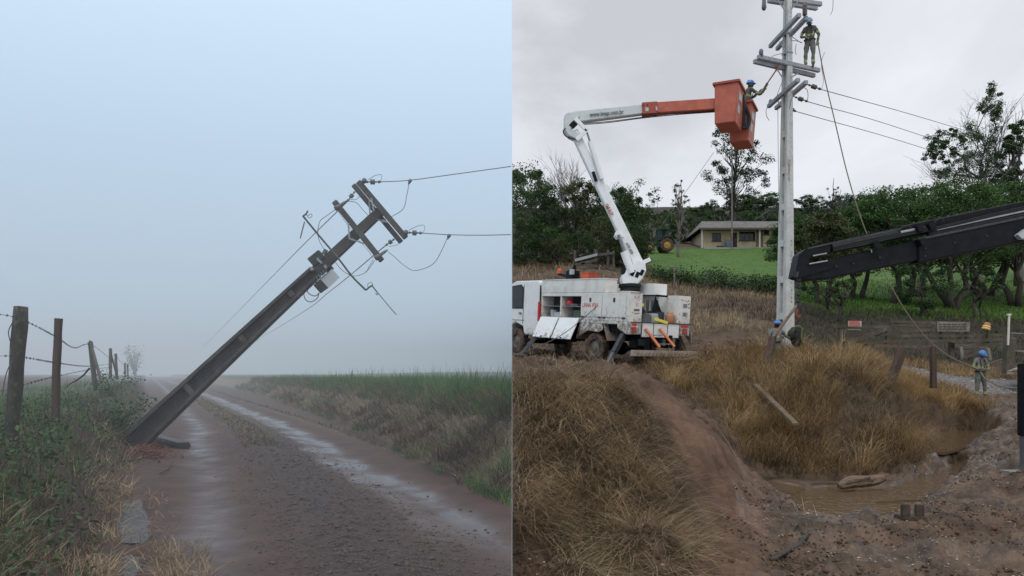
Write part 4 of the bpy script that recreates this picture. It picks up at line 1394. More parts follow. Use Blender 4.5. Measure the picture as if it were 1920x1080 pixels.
dry('golden_grass_by_fence', 'roadgrass', 5000, 30.5, 38, (.15, .5), .014, M_goldstraw, .42, (.05, .8), (.2, 1.6), .6, None, 12)
dry('dark_bank_weeds', 'darkbank', 7000, 36.6, 49, (.2, .6), .02, M_stem, .42, (.1, 1.0), (.2, 1.6), .3, None, 17)
dry('dark_bank_green', 'darkbank', 4500, 36.6, 49, (.15, .45), .03, M_weed, .48, (.1, 1.0), (.2, 1.6), .3, None, 18)
dry('meadow_grass', 'meadow', 22000, 44, 100, (.04, .12), .03, M_meadow, None, (.05, .7), (.2, 1.0), .1, None, 13)
dry('meadow_grass', 'meadow2', 14000, 38, 80, (.10, .35), .05, M_meadow, None, (.05, .7), (.2, 1.0), .1, None, 14)

# clods, white flakes of stone and litter in the churned mud
POLY['mud'] = [(1380, 900), (1480, 905), (1560, 940), (1640, 965), (1720, 940), (1790, 905), (1840, 800), (1850, 745), (1960, 735), (1960, 1100), (1330, 1100)]
POLY['mudtop'] = [(950, 640), (1400, 640), (1400, 700), (950, 705)]
b = sampR(5200, 'mud', 9, 30)
cl_ = fbm(b[:, 0] * 1.1, b[:, 1] * 1.1, 91)
stones('mud_clods', b[cl_ > .45] + [0, 0, .01], NR.uniform(.006, .024, (cl_ > .45).sum()) * NR.choice([.6, 1, 1.8], (cl_ > .45).sum(), p=[.6, .33, .07]), mat('mud_clod', (0.045, 0.024, 0.014), (0.13, 0.072, 0.042), 7, .8, .5), .8)
b = sampR(2600, 'mud', 9, 30)
cl_ = fbm(b[:, 0] * .9, b[:, 1] * .9, 93)
kk = cl_ > .46
stones('pale_stone_flakes', b[kk] + [0, 0, .015], NR.uniform(.006, .018, kk.sum()) * NR.choice([.7, 1, 1.7], kk.sum(), p=[.6, .35, .05]), M_pale, .5)
b = sampR(700, 'mudtop', 16, 34)
stones('plateau_clods', b + [0, 0, .02], NR.uniform(.02, .07, len(b)), M_redsoil, .8)
b = sampR(900, 'mound', 8, 14.5)
stones('mound_clods', b + [0, 0, .0], NR.uniform(.01, .045, len(b)), mat('mound_clod', (0.05, 0.026, 0.015), (0.12, 0.062, 0.036), 7, .85, .5), .8)
b = sampR(260, 'mound', 8, 14.5)
stones('mound_pale_chips', b + [0, 0, .01], NR.uniform(.006, .016, len(b)), M_pale, .5)
b = sampR(700, 'gravel', 29, 36)
stones('track_gravel', b + [0, 0, .015], NR.uniform(.02, .05, len(b)), M_pale, .6)
dry('straw_in_mud', 'mud', 1600, 9, 24, (.12, .4), .006, M_straw, .5, (.9, 1.5), (.1, .6), .9, None, 41)

# ------------------------------------------------------------------ trees
M_leafd = leaf_mat('dark_tree_leaves', [(0.0224, 0.0448, 0.0168), (0.0504, 0.0868, 0.0308), (0.0868, 0.133, 0.0476)], rough=.5, trans=0.3, pscale=.35)
M_leafm = leaf_mat('mid_green_leaves', [(0.0264, 0.06, 0.0156), (0.0552, 0.108, 0.0288), (0.096, 0.156, 0.0456)], rough=.45, trans=0.3, pscale=.45)
M_leafo = leaf_mat('olive_leaves', [(0.0391, 0.0529, 0.0207), (0.0759, 0.092, 0.0345), (0.1207, 0.138, 0.0552)], rough=.5, trans=0.28, pscale=.35)
M_leafe = leaf_mat('grey_green_tree_leaves', [(0.0192, 0.036, 0.0216), (0.0432, 0.0696, 0.042), (0.072, 0.102, 0.0624)], rough=.5, trans=0.28, pscale=.4)
M_leafy = leaf_mat('yellow_green_leaves', [(0.03, 0.05, 0.012), (0.065, 0.095, 0.022), (0.11, 0.14, 0.036)], rough=.5, trans=.25, pscale=.4)


def limb(mb, a, b, r0, r1, n=5, wob=.12, k=4):
    a, b = Vector(a), Vector(b)
    L = (b - a).length
    pts = [a.lerp(b, i / k) + Vector((R.gauss(0, 1), R.gauss(0, 1), R.gauss(0, .6))) * L * wob * .5 * (0 < i < k) for i in range(k + 1)]
    mb.tube(pts, [r0 + (r1 - r0) * i / k for i in range(k + 1)], n)
    return pts


def clump_cloud(centers, rads, per, rng=NR):
    out = []
    for c, r in zip(centers, rads):
        d = rng.normal(0, 1, (per, 3)); d /= np.linalg.norm(d, axis=1)[:, None]
        rad = rng.random(per) ** .55
        out.append(np.array(c) + d * rad[:, None] * np.array([r, r, r * .72]))
    return np.concatenate(out)


def make_tree(name, label, cat, base, H, W, m_leaf, style='round', per=110, ncl=34, leaf=.24, m_bark=None, group=None, lowest=.3):
    base = Vector(base)
    t = thing(name, label, cat, base, group)
    mb = MB()
    cen = []; rad = []
    if style == 'round':
        top = base + Vector((R.uniform(-.05, .05) * W, 0, H * .62))
        tp = limb(mb, base - Vector((0, 0, .5)), top, H * .022 + .06, H * .008, 7, .06, 5)
        for i in range(ncl):
            th = R.uniform(0, 6.28); zz = R.uniform(-1, 1)
            rr = math.sqrt(1 - zz * zz) * R.uniform(.55, 1.0)
            c = base + Vector((math.cos(th) * rr * W / 2, math.sin(th) * rr * W / 2, H * (lowest + (1 - lowest) * (.5 + .46 * zz))))
            cen.append(c); rad.append(W * R.choice((.07, .10, .13, .17)) * R.uniform(.85, 1.15))
            if i % 3 == 0: limb(mb, tp[R.randint(1, 4)], c, H * .008, .015, 4)
    elif style == 'eucalypt':
        top = base + Vector((.03 * H, 0, H * .95))
        tp = limb(mb, base - Vector((0, 0, .5)), top, H * .013 + .05, .03, 7, .025, 8)
        for i in range(ncl):
            h = R.uniform(lowest, 1.0)
            th = R.uniform(0, 6.28); rr = W / 2 * R.uniform(.25, 1.0) * math.sin(min(1, (1.12 - h) * 2.2) * math.pi / 2)
            c = base + Vector((math.cos(th) * rr, math.sin(th) * rr, H * h))
            k = min(7, max(2, int((h - .18) * 8)))
            limb(mb, tp[k], c, .06, .012, 4)
            cen.append(c); rad.append(W * R.uniform(.06, .12))
    elif style == 'spread':
        forks = []
        for k in range(R.randint(2, 3)):
            a = R.uniform(0, 6.28); r = W * R.uniform(.18, .36)
            q = base + Vector((math.cos(a) * r, math.sin(a) * r * .8, H * R.uniform(.42, .6)))
            b0 = base + Vector((math.cos(a) * .25, math.sin(a) * .25, H * .05))
            forks.append(limb(mb, b0 - Vector((0, 0, .6)), q, H * .024 + .04, H * .012, 6, .07, 5))
        for i in range(ncl):
            th = R.uniform(0, 6.28); u = R.uniform(0, 1) ** .5
            zz = math.sqrt(max(0, 1 - u * u))
            low = R.random() < .25
            h = H * (lowest + (1 - lowest) * zz * R.uniform(.72, .98)) if not low else H * R.uniform(lowest * .9, lowest + .2)
            c = base + Vector((math.cos(th) * u * W / 2, math.sin(th) * u * W / 2, h))
            cen.append(c); rad.append(W * R.uniform(.055, .115))
            if i % 3 == 0: limb(mb, R.choice(forks)[R.randint(3, 5)], c, .06, .015, 4)
    mb.build('trunk', m_bark or M_bark, t, smooth_=True)
    C = clump_cloud(cen, rad, per)
    leaves('crown', C, leaf, m_leaf, t, up=.5, aspect=.55)
    return t


def bare_tree(name, label, base, H, spread, m=None, levels=4, nb=4, group=None, r0=None, lean=(0, 0)):
    t = thing(name, label, 'tree', base, group)
    mb = MB(); tw = MB()

    def rec(p, d, L, r, lv):
        q = [p]; k = 4
        dd = d.copy()
        for i in range(k):
            dd = (dd + Vector((R.gauss(0, .13), R.gauss(0, .13), R.gauss(.03, .1)))).normalized()
            q.append(q[-1] + dd * L / k)
        (mb if lv > levels - 2 else tw).tube(q, [r * (1 - .5 * i / k) for i in range(k + 1)], 6 if lv > levels - 2 else 3, cap=False)
        if lv <= 0: return
        for j in range(nb if lv > 1 else nb + 1):
            i = R.randint(2, 4)
            ax = Vector((R.gauss(0, 1), R.gauss(0, 1), R.gauss(0, .4))).normalized()
            nd = (dd * 1.0 + ax * spread * R.uniform(.6, 1.3)).normalized()
            rec(q[i], nd, L * R.uniform(.5, .78), r * .5, lv - 1)
    rec(Vector(base) - Vector((0, 0, .4)), Vector((lean[0], lean[1], 1)).normalized(), H * .42, r0 or H * .016, levels)
    mb.build('trunk', m or M_twig, t)
    tw.build('twigs', m or M_twig, t)
    return t


def onR(px, d, sink=0.0):
    x = (px - CX) * d / F
    return Vector((x, d, gR(x, d) - sink))


def Hto(px, d, py_top):
    """height from the ground at (px, d) up to the picture height py_top"""
    return P(px, py_top, d).z - gR((px - CX) * d / F, d)


def place_copy(src, loc, s, rz, label=None, group=None, sz=None):
    c = copy_tree(src)
    c.location = loc; c.rotation_euler = (0, 0, rz); c.scale = (s, s, sz or s)
    if label: c['label'] = label
    if group: c['group'] = group
    return c


# the wood behind the truck
GW = 'dark trees of the wood behind the truck'
LW = 'dark leafy broadleaf tree in the wood behind the boom truck'
woodA = make_tree('broadleaf_tree', LW, 'tree', onR(985, 60), Hto(985, 60, 312), 6.0, M_leafd, ncl=56, per=170, leaf=.19, lowest=.06, group=GW)
woodB = make_tree('broadleaf_tree', LW, 'tree', onR(1150, 66), Hto(1150, 66, 352), 6.2, M_leafd, ncl=56, per=170, leaf=.19, lowest=.04, group=GW)
woodC = make_tree('broadleaf_tree', LW, 'tree', onR(1085, 64), Hto(1085, 64, 338), 4.4, M_leafo, ncl=40, per=140, leaf=.19, lowest=.1, group=GW)
woodA['label'] = 'tall dark broadleaf tree with dense crown behind the truck cab'
woodC['label'] = 'yellowish olive tree in the wood behind the white boom'
hA, hB, hC = Hto(985, 60, 312), Hto(1150, 66, 352), Hto(1085, 64, 338)
for px, d, top, src, h0, wd in ((1037, 63, 372, woodB, hB, .8), (1110, 70, 350, woodA, hA, .7), (1182, 68, 366, woodA, hA, .8), (1062, 72, 345, woodA, hA, .6), (1240, 97, 394, woodB, hB, .9), (1128, 60, 408, woodB, hB, .9), (1022, 58, 420, woodB, hB, 1), (1176, 61, 418, woodA, hA, 1.1), (1082, 57, 432, woodB, hB, 1.1), (1006, 72, 338, woodB, hB, .6), (1152, 74, 348, woodA, hA, .6), (1282, 98, 400, woodB, hB, .9), (962, 56, 392, woodB, hB, 1), (1192, 66, 432, woodA, hA, 1), (1042, 55, 446, woodA, hA, 1.3), (972, 66, 322, woodA, hA, .7)):
    s = Hto(px, d, top) / h0
    cpy = place_copy(src, onR(px, d), s * R.uniform(.95, 1.1) * wd * 1.15, R.uniform(0, 6.28), LW, GW, sz=s)
    for ch in cpy.children:
        if ch.name.startswith('crown'):
            ch.material_slots[0].link = 'OBJECT'; ch.material_slots[0].material = R.choice((M_leafd, M_leafd, M_leafo, M_leafe, M_leafm))
bare_tree('bare_tree', 'leafless forked tree above the wood behind the truck', onR(1050, 64), 1.3 * Hto(1050, 64, 318), .62, levels=4, nb=3)
bare_tree('bare_tree', 'leafless pale tree with upswept twigs beside the white boom', onR(1076, 66), 1.3 * Hto(1076, 66, 322), .4, levels=4, nb=4)
tB = make_tree('sparse_tree', 'thinly leaved tree on the skyline between boom and slender trunk', 'tree', onR(1205, 74), Hto(1205, 74, 334), 4.2, M_leafo, 'round', per=34, ncl=34, leaf=.2, lowest=.3)
tC = make_tree('sparse_tree', 'slender thin crowned tree with pale trunk behind the tractor', 'tree', onR(1272, 80), Hto(1272, 80, 330), 2.6, M_leafo, 'eucalypt', per=22, ncl=26, leaf=.18, m_bark=M_barkp, lowest=.35)
# tall airy eucalypt behind the house
make_tree('eucalyptus_tree', 'tall airy eucalyptus with open crown behind the house roof', 'tree', onR(1376, 100), Hto(1376, 100, 226), 8.6, M_leafe, 'eucalypt', per=105, ncl=58, leaf=.26, m_bark=M_bark, lowest=.42)
bare_tree('bare_tree', 'small leafless tree beside the tall eucalyptus', onR(1405, 104), Hto(1405, 104, 330), .6, levels=4, nb=3)
# the wooded ridge
GF = 'distant trees on the wooded ridge'
LF = 'distant rounded tree on the wooded ridge behind the house'
far = [make_tree('ridge_tree', LF, 'tree', onR(1300, 130), 8.0, 7.5, mm, ncl=26, per=75, leaf=.42, lowest=.12, group=GF) for mm in (M_leafd, M_leafe, M_leafm)]
tops = {1180: 400, 1240: 388, 1300: 380, 1345: 372, 1400: 362, 1440: 362, 1500: 366, 1560: 372, 1600: 362}
for k in range(120):
    px = R.uniform(1180, 1660); d = R.choice((104, 112, 125, 140, 160, 185))
    ty = np.interp(px, list(tops), list(tops.values())) + {104: 46, 112: 36, 125: 24, 140: 12, 160: 4, 185: 0}[d] + R.uniform(-5, 10)
    h = Hto(px, d, ty)
    if h < 2: continue
    s = h / 8.0
    src = far[R.choice((0, 0, 1, 2))]
    if k < 3: c = far[k]; c.location = onR(px, d); c.scale = (s * 1.2, s * 1.2, s)
    else: place_copy(src, onR(px, d), s * R.uniform(.95, 1.5), R.uniform(0, 6.28), sz=s)
bare_tree('bare_tree', 'thin bare tree on the ridge beside the concrete pole', onR(1562, 118), Hto(1562, 118, 325), .45, levels=3, nb=4)
make_tree('sparse_tree', 'lone open crowned tree on the ridge beside the concrete pole', 'tree', onR(1560, 116), Hto(1560, 116, 328), 3.0, M_leafe, 'eucalypt', per=24, ncl=20, leaf=.25, lowest=.45)
bare_tree('bare_tree', 'small bare twiggy tree above the spreading evergreens', onR(1668, 86), Hto(1668, 86, 318), .55, levels=4, nb=3)
# broad spreading evergreens behind the crane arm
GS = 'broad spreading evergreens behind the crane arm'
LS = 'broad spreading evergreen with dense low crown behind the crane arm'
sp = []
for px, d, top, W, mm, lab in ((1545, 50, 398, 4.6, M_leafo, 'olive green spreading tree next to the concrete pole'), (1665, 54, 352, 7.6, M_leafm, LS), (1790, 52, 338, 7.8, M_leafm, LS), (1905, 56, 335, 7.4, M_leafm, LS), (1610, 58, 380, 6.0, M_leafm, LS)):
    t = make_tree('spreading_tree', lab, 'tree', onR(px, d), Hto(px, d, top), W, mm, 'spread', per=170, ncl=120, leaf=.16, lowest=.36, group=GS)
    sp.append((t, Hto(px, d, top)))
for px, d, top, k in ((1730, 62, 352, 1), (1850, 64, 345, 2), (1960, 58, 345, 1), (1500, 60, 402, 4)):
    s = Hto(px, d, top) / sp[k][1]
    place_copy(sp[k][0], onR(px, d), s * 1.05, R.uniform(0, 6.28), LS, GS, sz=s)
make_tree('dark_round_bush', 'dark rounded bushy tree hanging under the black crane arm', 'tree', onR(1728, 46), Hto(1728, 46, 480), 3.2, M_leafd, 'round', per=170, ncl=34, leaf=.13, lowest=.1)
make_tree('young_tree', 'small dark tree under the crane arm beside the green slope', 'tree', onR(1838, 48), Hto(1838, 48, 498), 2.6, M_leafd, 'spread', per=80, ncl=22, leaf=.13, lowest=.5)
make_tree('young_tree', 'small dark tree with forked trunk near the concrete pole', 'tree', onR(1552, 44), Hto(1552, 44, 500), 3.0, M_leafd, 'spread', per=110, ncl=30, leaf=.13, lowest=.5)
# big bare tree with leafy clumps on the skyline
bt = bare_tree('large_bare_tree', 'large leafless tree with dark ivy clumps against the sky', onR(1835, 72), Hto(1835, 72, 118) * .93, .85, levels=5, nb=4, r0=.2)
cen = []; rd = []
for px, py, r in ((1852, 200, 1.05), (1850, 188, .8), (1862, 208, .7), (1810, 262, 1.0), (1835, 255, 1.3), (1855, 270, 1.5), (1840, 290, 1.7), (1820, 310, 1.5), (1868, 300, 1.5), (1850, 320, 1.8), (1760, 262, .9), (1748, 275, 1.0), (1775, 268, .7), (1755, 300, .8), (1762, 325, 1.0), (1800, 330, 1.4), (1880, 330, 1.2), (1790, 300, 1.0)):
    cen.append(P(px, py, 72 + R.uniform(-1.5, 1.5))); rd.append(r)
leaves('ivy', clump_cloud([c + Vector((R.gauss(0, r * .55), R.gauss(0, r * .55), R.gauss(0, r * .5))) for c, r in zip(cen, rd) for _ in range(9)], [r * R.uniform(.25, .6) for r in rd for _ in range(9)], 130), .16, M_leafd, bt, up=.4)
mb = MB()
for c in cen[::2]:
    limb(mb, P(1838, 335, 72), c, .09, .03, 5)
mb.build('branch', M_bark, bt)
e2_ = make_tree('skyline_tree', 'tall dark leafy tree standing beside the large bare tree', 'tree', onR(1905, 70), Hto(1905, 70, 235), 4.6, M_leafd, 'eucalypt', per=280, ncl=46, leaf=.19, lowest=.5)
bare_tree('bare_tree', 'leafless twiggy tree behind the tall dark leafy tree', onR(1915, 76), Hto(1915, 76, 130), .55, levels=4, nb=4)
# dark hedge along the foot of the meadow
hp = onR(1345, 56)
hd = thing('hedge', 'low dark green hedge along the foot of the meadow', 'hedge', hp)
cs = []
for k in range(230):
    px = R.uniform(1222, 1462)
    d = 55.5 + (px - 1222) * -.014 + R.uniform(-1.2, 1.2)
    q = onR(px, d); q.z += R.uniform(.1, 1.0) * (.7 + .5 * vnoise(px * .02, 0, 3))
    cs.append(NR.normal(0, 1, (36, 3)) * np.array([.34, .34, .22]) + np.array(q))
leaves('foliage', np.concatenate(cs), .16, M_leafd, hd, up=.6)
for k in range(46):
    pass
ivp = onR(1478, 84)
iv = thing('shrub', 'large olive shrub at the house end behind the concrete pole', 'shrub', ivp)
leaves('foliage', clump_cloud([ivp + Vector((R.uniform(-1.5, .9), R.uniform(-1, 1), R.uniform(.3, 3.4))) for _ in range(26)], [.9] * 26, 110), .2, M_leafo, iv)
mb = MB(); limb(mb, ivp, ivp + Vector((0, 0, 3)), .1, .03); mb.build('trunk', M_bark, iv)
# meadow fence posts
for i, (px, y0, y1, lab) in enumerate(((1264, 505, 516, 'short pale post far left at the meadow hedge'), (1326, 513, 532, 'tall pale stake in the hedge below the house door'), (1361, 521, 535, 'pale stake in the hedge below the house window'), (1396, 524, 539, 'pale stake in the hedge nearest the concrete pole'))):
    d = 53.5
    x = (px - CX) * d / F
    g = gR(x, d)
    tag(MB().beam((x, d, g - .2), (x + .03, d, P(px, y0, d).z + .15), .13, .11).build('fence_stake', M_barkp), lab.replace('far left ', ''), 'post', 'stakes along the meadow hedge')

# ------------------------------------------------------------------ the house
hb_ = P(1320, 468, 91); hz0 = hb_.z
M_wall = mat('cream_wall', (0.46, 0.37, 0.24), (0.54, 0.44, 0.29), 1.2, .85, .1, dirt=((0.17, 0.12, 0.08), .7, .5, .75, .6))
M_wall2 = mat('brown_brick_wall', (0.17, 0.11, 0.075), (0.22, 0.15, 0.10), 3, .85, .2)
M_roof = mat('grey_roof_tiles', (0.12, 0.105, 0.098), (0.20, 0.18, 0.165), 2.5, .85, .4, dirt=((0.07, 0.07, 0.06), 1.0, .5, .7, .6))
M_fascia = mat('dark_fascia', (0.07, 0.055, 0.045), (0.10, 0.08, 0.065), 3, .8)
house = thing('farm_house', 'low cream farmhouse with grey tiled roof above the green meadow', 'house', hb_)
X0, X1 = hb_.x, P(1492, 468, 91).x
zT = P(1320, 431, 91).z
Y0 = 91.0
wx = lambda px: (px - CX) * Y0 / F
wz = lambda py: EYE - (py - HOR) * Y0 / F
# front wall built round its openings
ops = [(1335, 1352, 437, 452), (1370, 1382, 436, 464), (1386, 1416, 434, 451), (1432, 1442, 432, 440)]
mb = MB()
zb = gR(wx(1400), Y0) - 1.5
xs = sorted({X0, X1} | {wx(o[i]) for o in ops for i in (0, 1)})
for a, b_ in zip(xs[:-1], xs[1:]):
    o = next((o for o in ops if abs(wx(o[0]) - a) < 1e-6), None)
    if o is None:
        mb.span((a, Y0, zb), (b_, Y0 + .2, zT))
    else:
        mb.span((a, Y0, wz(o[2])), (b_, Y0 + .2, zT)); mb.span((a, Y0, zb), (b_, Y0 + .2, wz(o[3])))
mb.span((X0, Y0 + .2, zb), (X0 + .2, Y0 + 6.5, zT)); mb.span((X1 - .2, Y0 + .2, zb), (X1, Y0 + 6.5, zT)); mb.span((X0 + .2, Y0 + 6.3, zb), (X1 - .2, Y0 + 6.5, zT))
mb.build('wall', M_wall, house)
MB().span((wx(1418), Y0 - .03, wz(462)), (wx(1431), Y0 - .002, zT - .02)).build('brick_panel', M_wall2, house)
for o in ops:
    a, b_, t_, bt_ = wx(o[0]), wx(o[1]), wz(o[2]), wz(o[3])
    if o[0] == 1370:
        dr = MB().span((a + .03, Y0 + .1, bt_), (b_ - .03, Y0 + .16, t_ - .03)).build('door', mat('dark_red_door', (0.05, 0.022, 0.018), (0.07, 0.03, 0.024), 3, .6), house)
        MB().span((b_ - .16, Y0 + .06, bt_ + .8), (b_ - .1, Y0 + .098, bt_ + .95)).build('handle', M_galv, dr)
    else:
        fr = MB()
        fw = .06
        fr.span((a, Y0 + .04, bt_), (a + fw, Y0 + .12, t_)); fr.span((b_ - fw, Y0 + .04, bt_), (b_, Y0 + .12, t_))
        fr.span((a + fw, Y0 + .04, bt_), (b_ - fw, Y0 + .12, bt_ + fw)); fr.span((a + fw, Y0 + .04, t_ - fw), (b_ - fw, Y0 + .12, t_))
        n = 2 if o[0] == 1335 else (3 if o[0] == 1386 else 1)
        for k in range(1, n):
            xm = a + (b_ - a) * k / n
            fr.span((xm - .03, Y0 + .045, bt_ + fw), (xm + .03, Y0 + .115, t_ - fw))
        w_ = fr.build('window', M_fascia, house)
        MB().span((a + fw, Y0 + .07, bt_ + fw), (b_ - fw, Y0 + .08, t_ - fw)).build('pane', M_glass, w_)
        MB().span((a - .08, Y0 - .08, bt_ - .09), (b_ + .08, Y0 + .0 - .002, bt_ - .01)).build('sill', M_fascia, w_)
# roof: two slopes with an overhang, corrugated rows
e0, e1 = P(1309, 433, 89.6), P(1495, 422, 89.6)
r0, r1 = P(1332, 422.5, 94.3), P(1495, 416, 94.3)
eL = wx(1309) * 89.6 / 91; zE = zT + .02
rz_ = zE + 1.55
mb = MB()
nrow = 14
for k in range(nrow):
    t0, t1 = k / nrow, (k + 1) / nrow
    for sgn in (0, 1):
        ya = 89.7 + (94.3 - 89.7) * t0; yb = 89.7 + (94.3 - 89.7) * t1
        xa0 = X0 - .75 + t0 * 1.25; xb0 = X0 - .75 + t1 * 1.25
        if sgn: ya, yb = 188.6 - ya, 188.6 - yb
        za, zc = zE + 1.55 * t0, zE + 1.55 * t1
        mb.add([(xa0, ya, za), (X1 + .6, ya, za), (X1 + .6, yb, zc + .03), (xb0, yb, zc + .03), (xa0, ya, za - .06), (X1 + .6, ya, za - .06), (X1 + .6, yb, zc - .03), (xb0, yb, zc - .03)],
               [(0, 1, 2, 3), (7, 6, 5, 4), (0, 4, 5, 1), (1, 5, 6, 2), (2, 6, 7, 3), (3, 7, 4, 0)])
mb.add([(X0 - .75, 89.7, zE), (X0 + .5, 94.3, rz_), (X0 - .75, 98.9, zE), (X0 - .75, 89.7, zE - .06), (X0 + .5, 94.3, rz_ - .06), (X0 - .75, 98.9, zE - .06)], [(0, 1, 2), (5, 4, 3), (0, 2, 5, 3)])
rf = mb.build('roof', M_roof, house)
MB().span((X0 - .75, 89.66, zE - .22), (X1 + .6, 89.695, zE - .005)).build('fascia', M_fascia, house)
MB().span((X0 + .1, 89.9, zE - .12), (X1 + .4, 90.98, zE - .07)).build('eave_soffit', M_fascia, house)
for px in (1311, 1418):
    MB().span((wx(px), 89.95, wz(468)), (wx(px) + .16, 90.1, zE - .12)).build('porch_post', mat('pale_porch_post', (.4, .36, .3), (.46, .42, .36), 4), house)
MB().span((X0 - .3, 89.75, zb), (X1, 90.98, wz(467.2))).build('porch_floor', M_arm, house)
tag(MB().lathe((wx(1363.5), 90.5, wz(467.2)), (wx(1363.5), 90.5, wz(452)), [(0, .28), (.1, .36), (.5, .4), (.8, .38), (.9, .3), (1, .26)], 10).build('water_drum', mat('blue_grey_plastic', (.09, .11, .13), (.12, .14, .16), 5, .5)), 'dark blue grey drum on the house porch beside the door', 'drum')
mb = MB(); mb.span((wx(1341), 90.2, wz(464)), (wx(1353), 90.55, wz(463))); 
for xx in (1342, 1352): mb.span((wx(xx) - .04, 90.22, wz(467.2)), (wx(xx) + .04, 90.52, wz(464)))
tag(mb.build('bench', M_redpost), 'low wooden bench on the porch under the window', 'bench')
p0 = P(1372.5, 432, 89); 
up_ = thing('service_pole', 'slender pale service pole rising in front of the house roof', 'pole', Vector((p0.x, 89, gR(p0.x, 89))))
MB().cyl((p0.x, 89, gR(p0.x, 89) - .3), (p0.x, 89, P(1372, 240, 89).z), .10, 8, .07).build('pole', M_barkp, up_)
MB().beam((p0.x - .5, 89.0, P(1372, 262, 89).z), (p0.x + .5, 89.0, P(1372, 262, 89).z), .09, .09).build('crossarm', M_barkp, up_)
tag(MB().tube([P(1338, 286, 89), P(1300, 340, 88), P(1255, 402, 87), P(1214, 462, 85.5)], .028, 4).build('guy_cable', M_wire), 'thin cable slanting down to the tractor from the tall eucalyptus', 'cable')

# ------------------------------------------------------------------ the tractor by the house
tp_ = onR(1238, 85)
tp_.z = P(1238, 474, 85).z
trc = thing('tractor', 'dark green farm tractor with yellow wheel rims beside the bare tree', 'tractor', tp_)
M_tg = mat('dark_green_paint', (0.012, 0.045, 0.022), (0.02, 0.06, 0.03), 4, .4)
M_ty = mat('yellow_rim_paint', (0.32, 0.20, 0.04), (0.40, 0.26, 0.06), 4, .5)


def wheel(parent, c, r, w, ax, m_t, m_r, rim=.55, nb=18, name='wheel', lugs=True):
    c = Vector(c); ax = Vector(ax).normalized()
    a, b_ = c - ax * w / 2, c + ax * w / 2
    t = MB().lathe(a, b_, [(.3, r * rim * .97), (.04, r * rim), (.0, r * .86), (.1, r * .97), (.22, r), (.78, r), (.9, r * .97), (1, r * .86), (.96, r * rim), (.7, r * rim * .97)], nb, cap=False)
    if lugs:
        u = ax.orthogonal().normalized(); v = ax.cross(u)
        for k in range(nb):
            q = 2 * math.pi * k / nb
            d = u * math.cos(q) + v * math.sin(q)
            t.beam(c + d * r * 1.01 - ax * w * .42, c + d * r * 1.01 + ax * w * .42 + d.cross(ax) * .04, r * .09, r * .05, up=d)
    o = t.build(name, m_t, parent)
    rm = MB().lathe(a + ax * w * .05, b_ - ax * w * .05, [(.06, r * .1), (.06, r * .2), (.16, r * .24), (.24, r * rim * .9), (.04, r * rim * .96), (.96, r * rim * .96), (.76, r * rim * .9), (.84, r * .24), (.94, r * .2), (.94, r * .1)], 16)
    rm.build('rim', m_r, o)
    return o


def tl(x, y, z): return tp_ + Vector((x, y, z))


wheel(trc, tl(.55, -.85, .72), .74, .42, (0, 1, 0), M_rubber, M_ty)
wheel(trc, tl(.55, .85, .72), .74, .42, (0, 1, 0), M_rubber, M_ty)
wheel(trc, tl(-1.25, -.75, .48), .48, .3, (0, 1, 0), M_rubber, M_ty)
wheel(trc, tl(-1.25, .75, .48), .48, .3, (0, 1, 0), M_rubber, M_ty)
MB().span(tl(-1.9, -.35, .75), tl(-.35, .35, 1.4)).build('hood', M_tg, trc, bevel=.08)
MB().span(tl(-.35, -.45, .5), tl(.9, .45, 1.25)).build('body', M_tg, trc, bevel=.05)
mb = MB()
for x, y in ((-.35, -.6), (-.35, .6), (.85, -.6), (.85, .6)):
    mb.beam(tl(x, y, 1.2), tl(x * .85, y * .92, 2.35), .08, .08)
mb.build('cab_frame', M_tg, trc)
MB().span(tl(-.42, -.66, 2.35), tl(.86, .66, 2.5)).build('cab_roof', M_tg, trc, bevel=.05)
MB().span(tl(-.27, -.53, 1.27), tl(.72, .53, 2.33)).build('cab_glass', M_glass, trc)
for sgn in (-1, 1):
    MB().prism([tl(.55 + .85 * math.cos(a), sgn * .85 - .26, .75 + .86 * math.sin(a)) for a in np.linspace(.1, 2.6, 8)] + [tl(.55 + .8 * math.cos(a), sgn * .85 - .26, .75 + .8 * math.sin(a)) for a in np.linspace(2.6, .1, 8)], (0, .5, 0)).build('fender', M_tg, trc)
MB().cyl(tl(-.9, -.2, 1.4), tl(-.9, -.2, 2.2), .05, 8).build('exhaust', M_black, trc)

# ------------------------------------------------------------------ fences on the hill
gp = onR(1100, 50)
lf = thing('rail_fence', 'weathered plank rail fence on the brown slope above the truck', 'fence', gp)
pts = []
for px in (1078, 1118, 1140, 1150):
    q = onR(px, 52); pts.append(q)
    MB().beam(q - Vector((0, 0, .3)), q + Vector((0, 0, 1.25)), .16, .16).build('post', M_post, lf)
for (a, y0), (b_, y1) in (((1078, 488), (1120, 477)), ((1078, 497), (1120, 487)), ((1120, 478), (1152, 474)), ((1090, 495), (1175, 508))):
    MB().beam(P(a, y0, 51.8), P(b_, y1, 51.8), .05, .17).build('rail', M_arm if y0 == 488 else M_post, lf)

cf = thing('corral_fence', 'old dark timber corral fence beside the gravel track', 'fence', onR(1700, 36))


def rail(a, b_, d, h=.16, m=None, t=.06):
    return MB().beam(P(*a, d), P(*b_, d), t, h).build('rail', m or M_rail, cf)


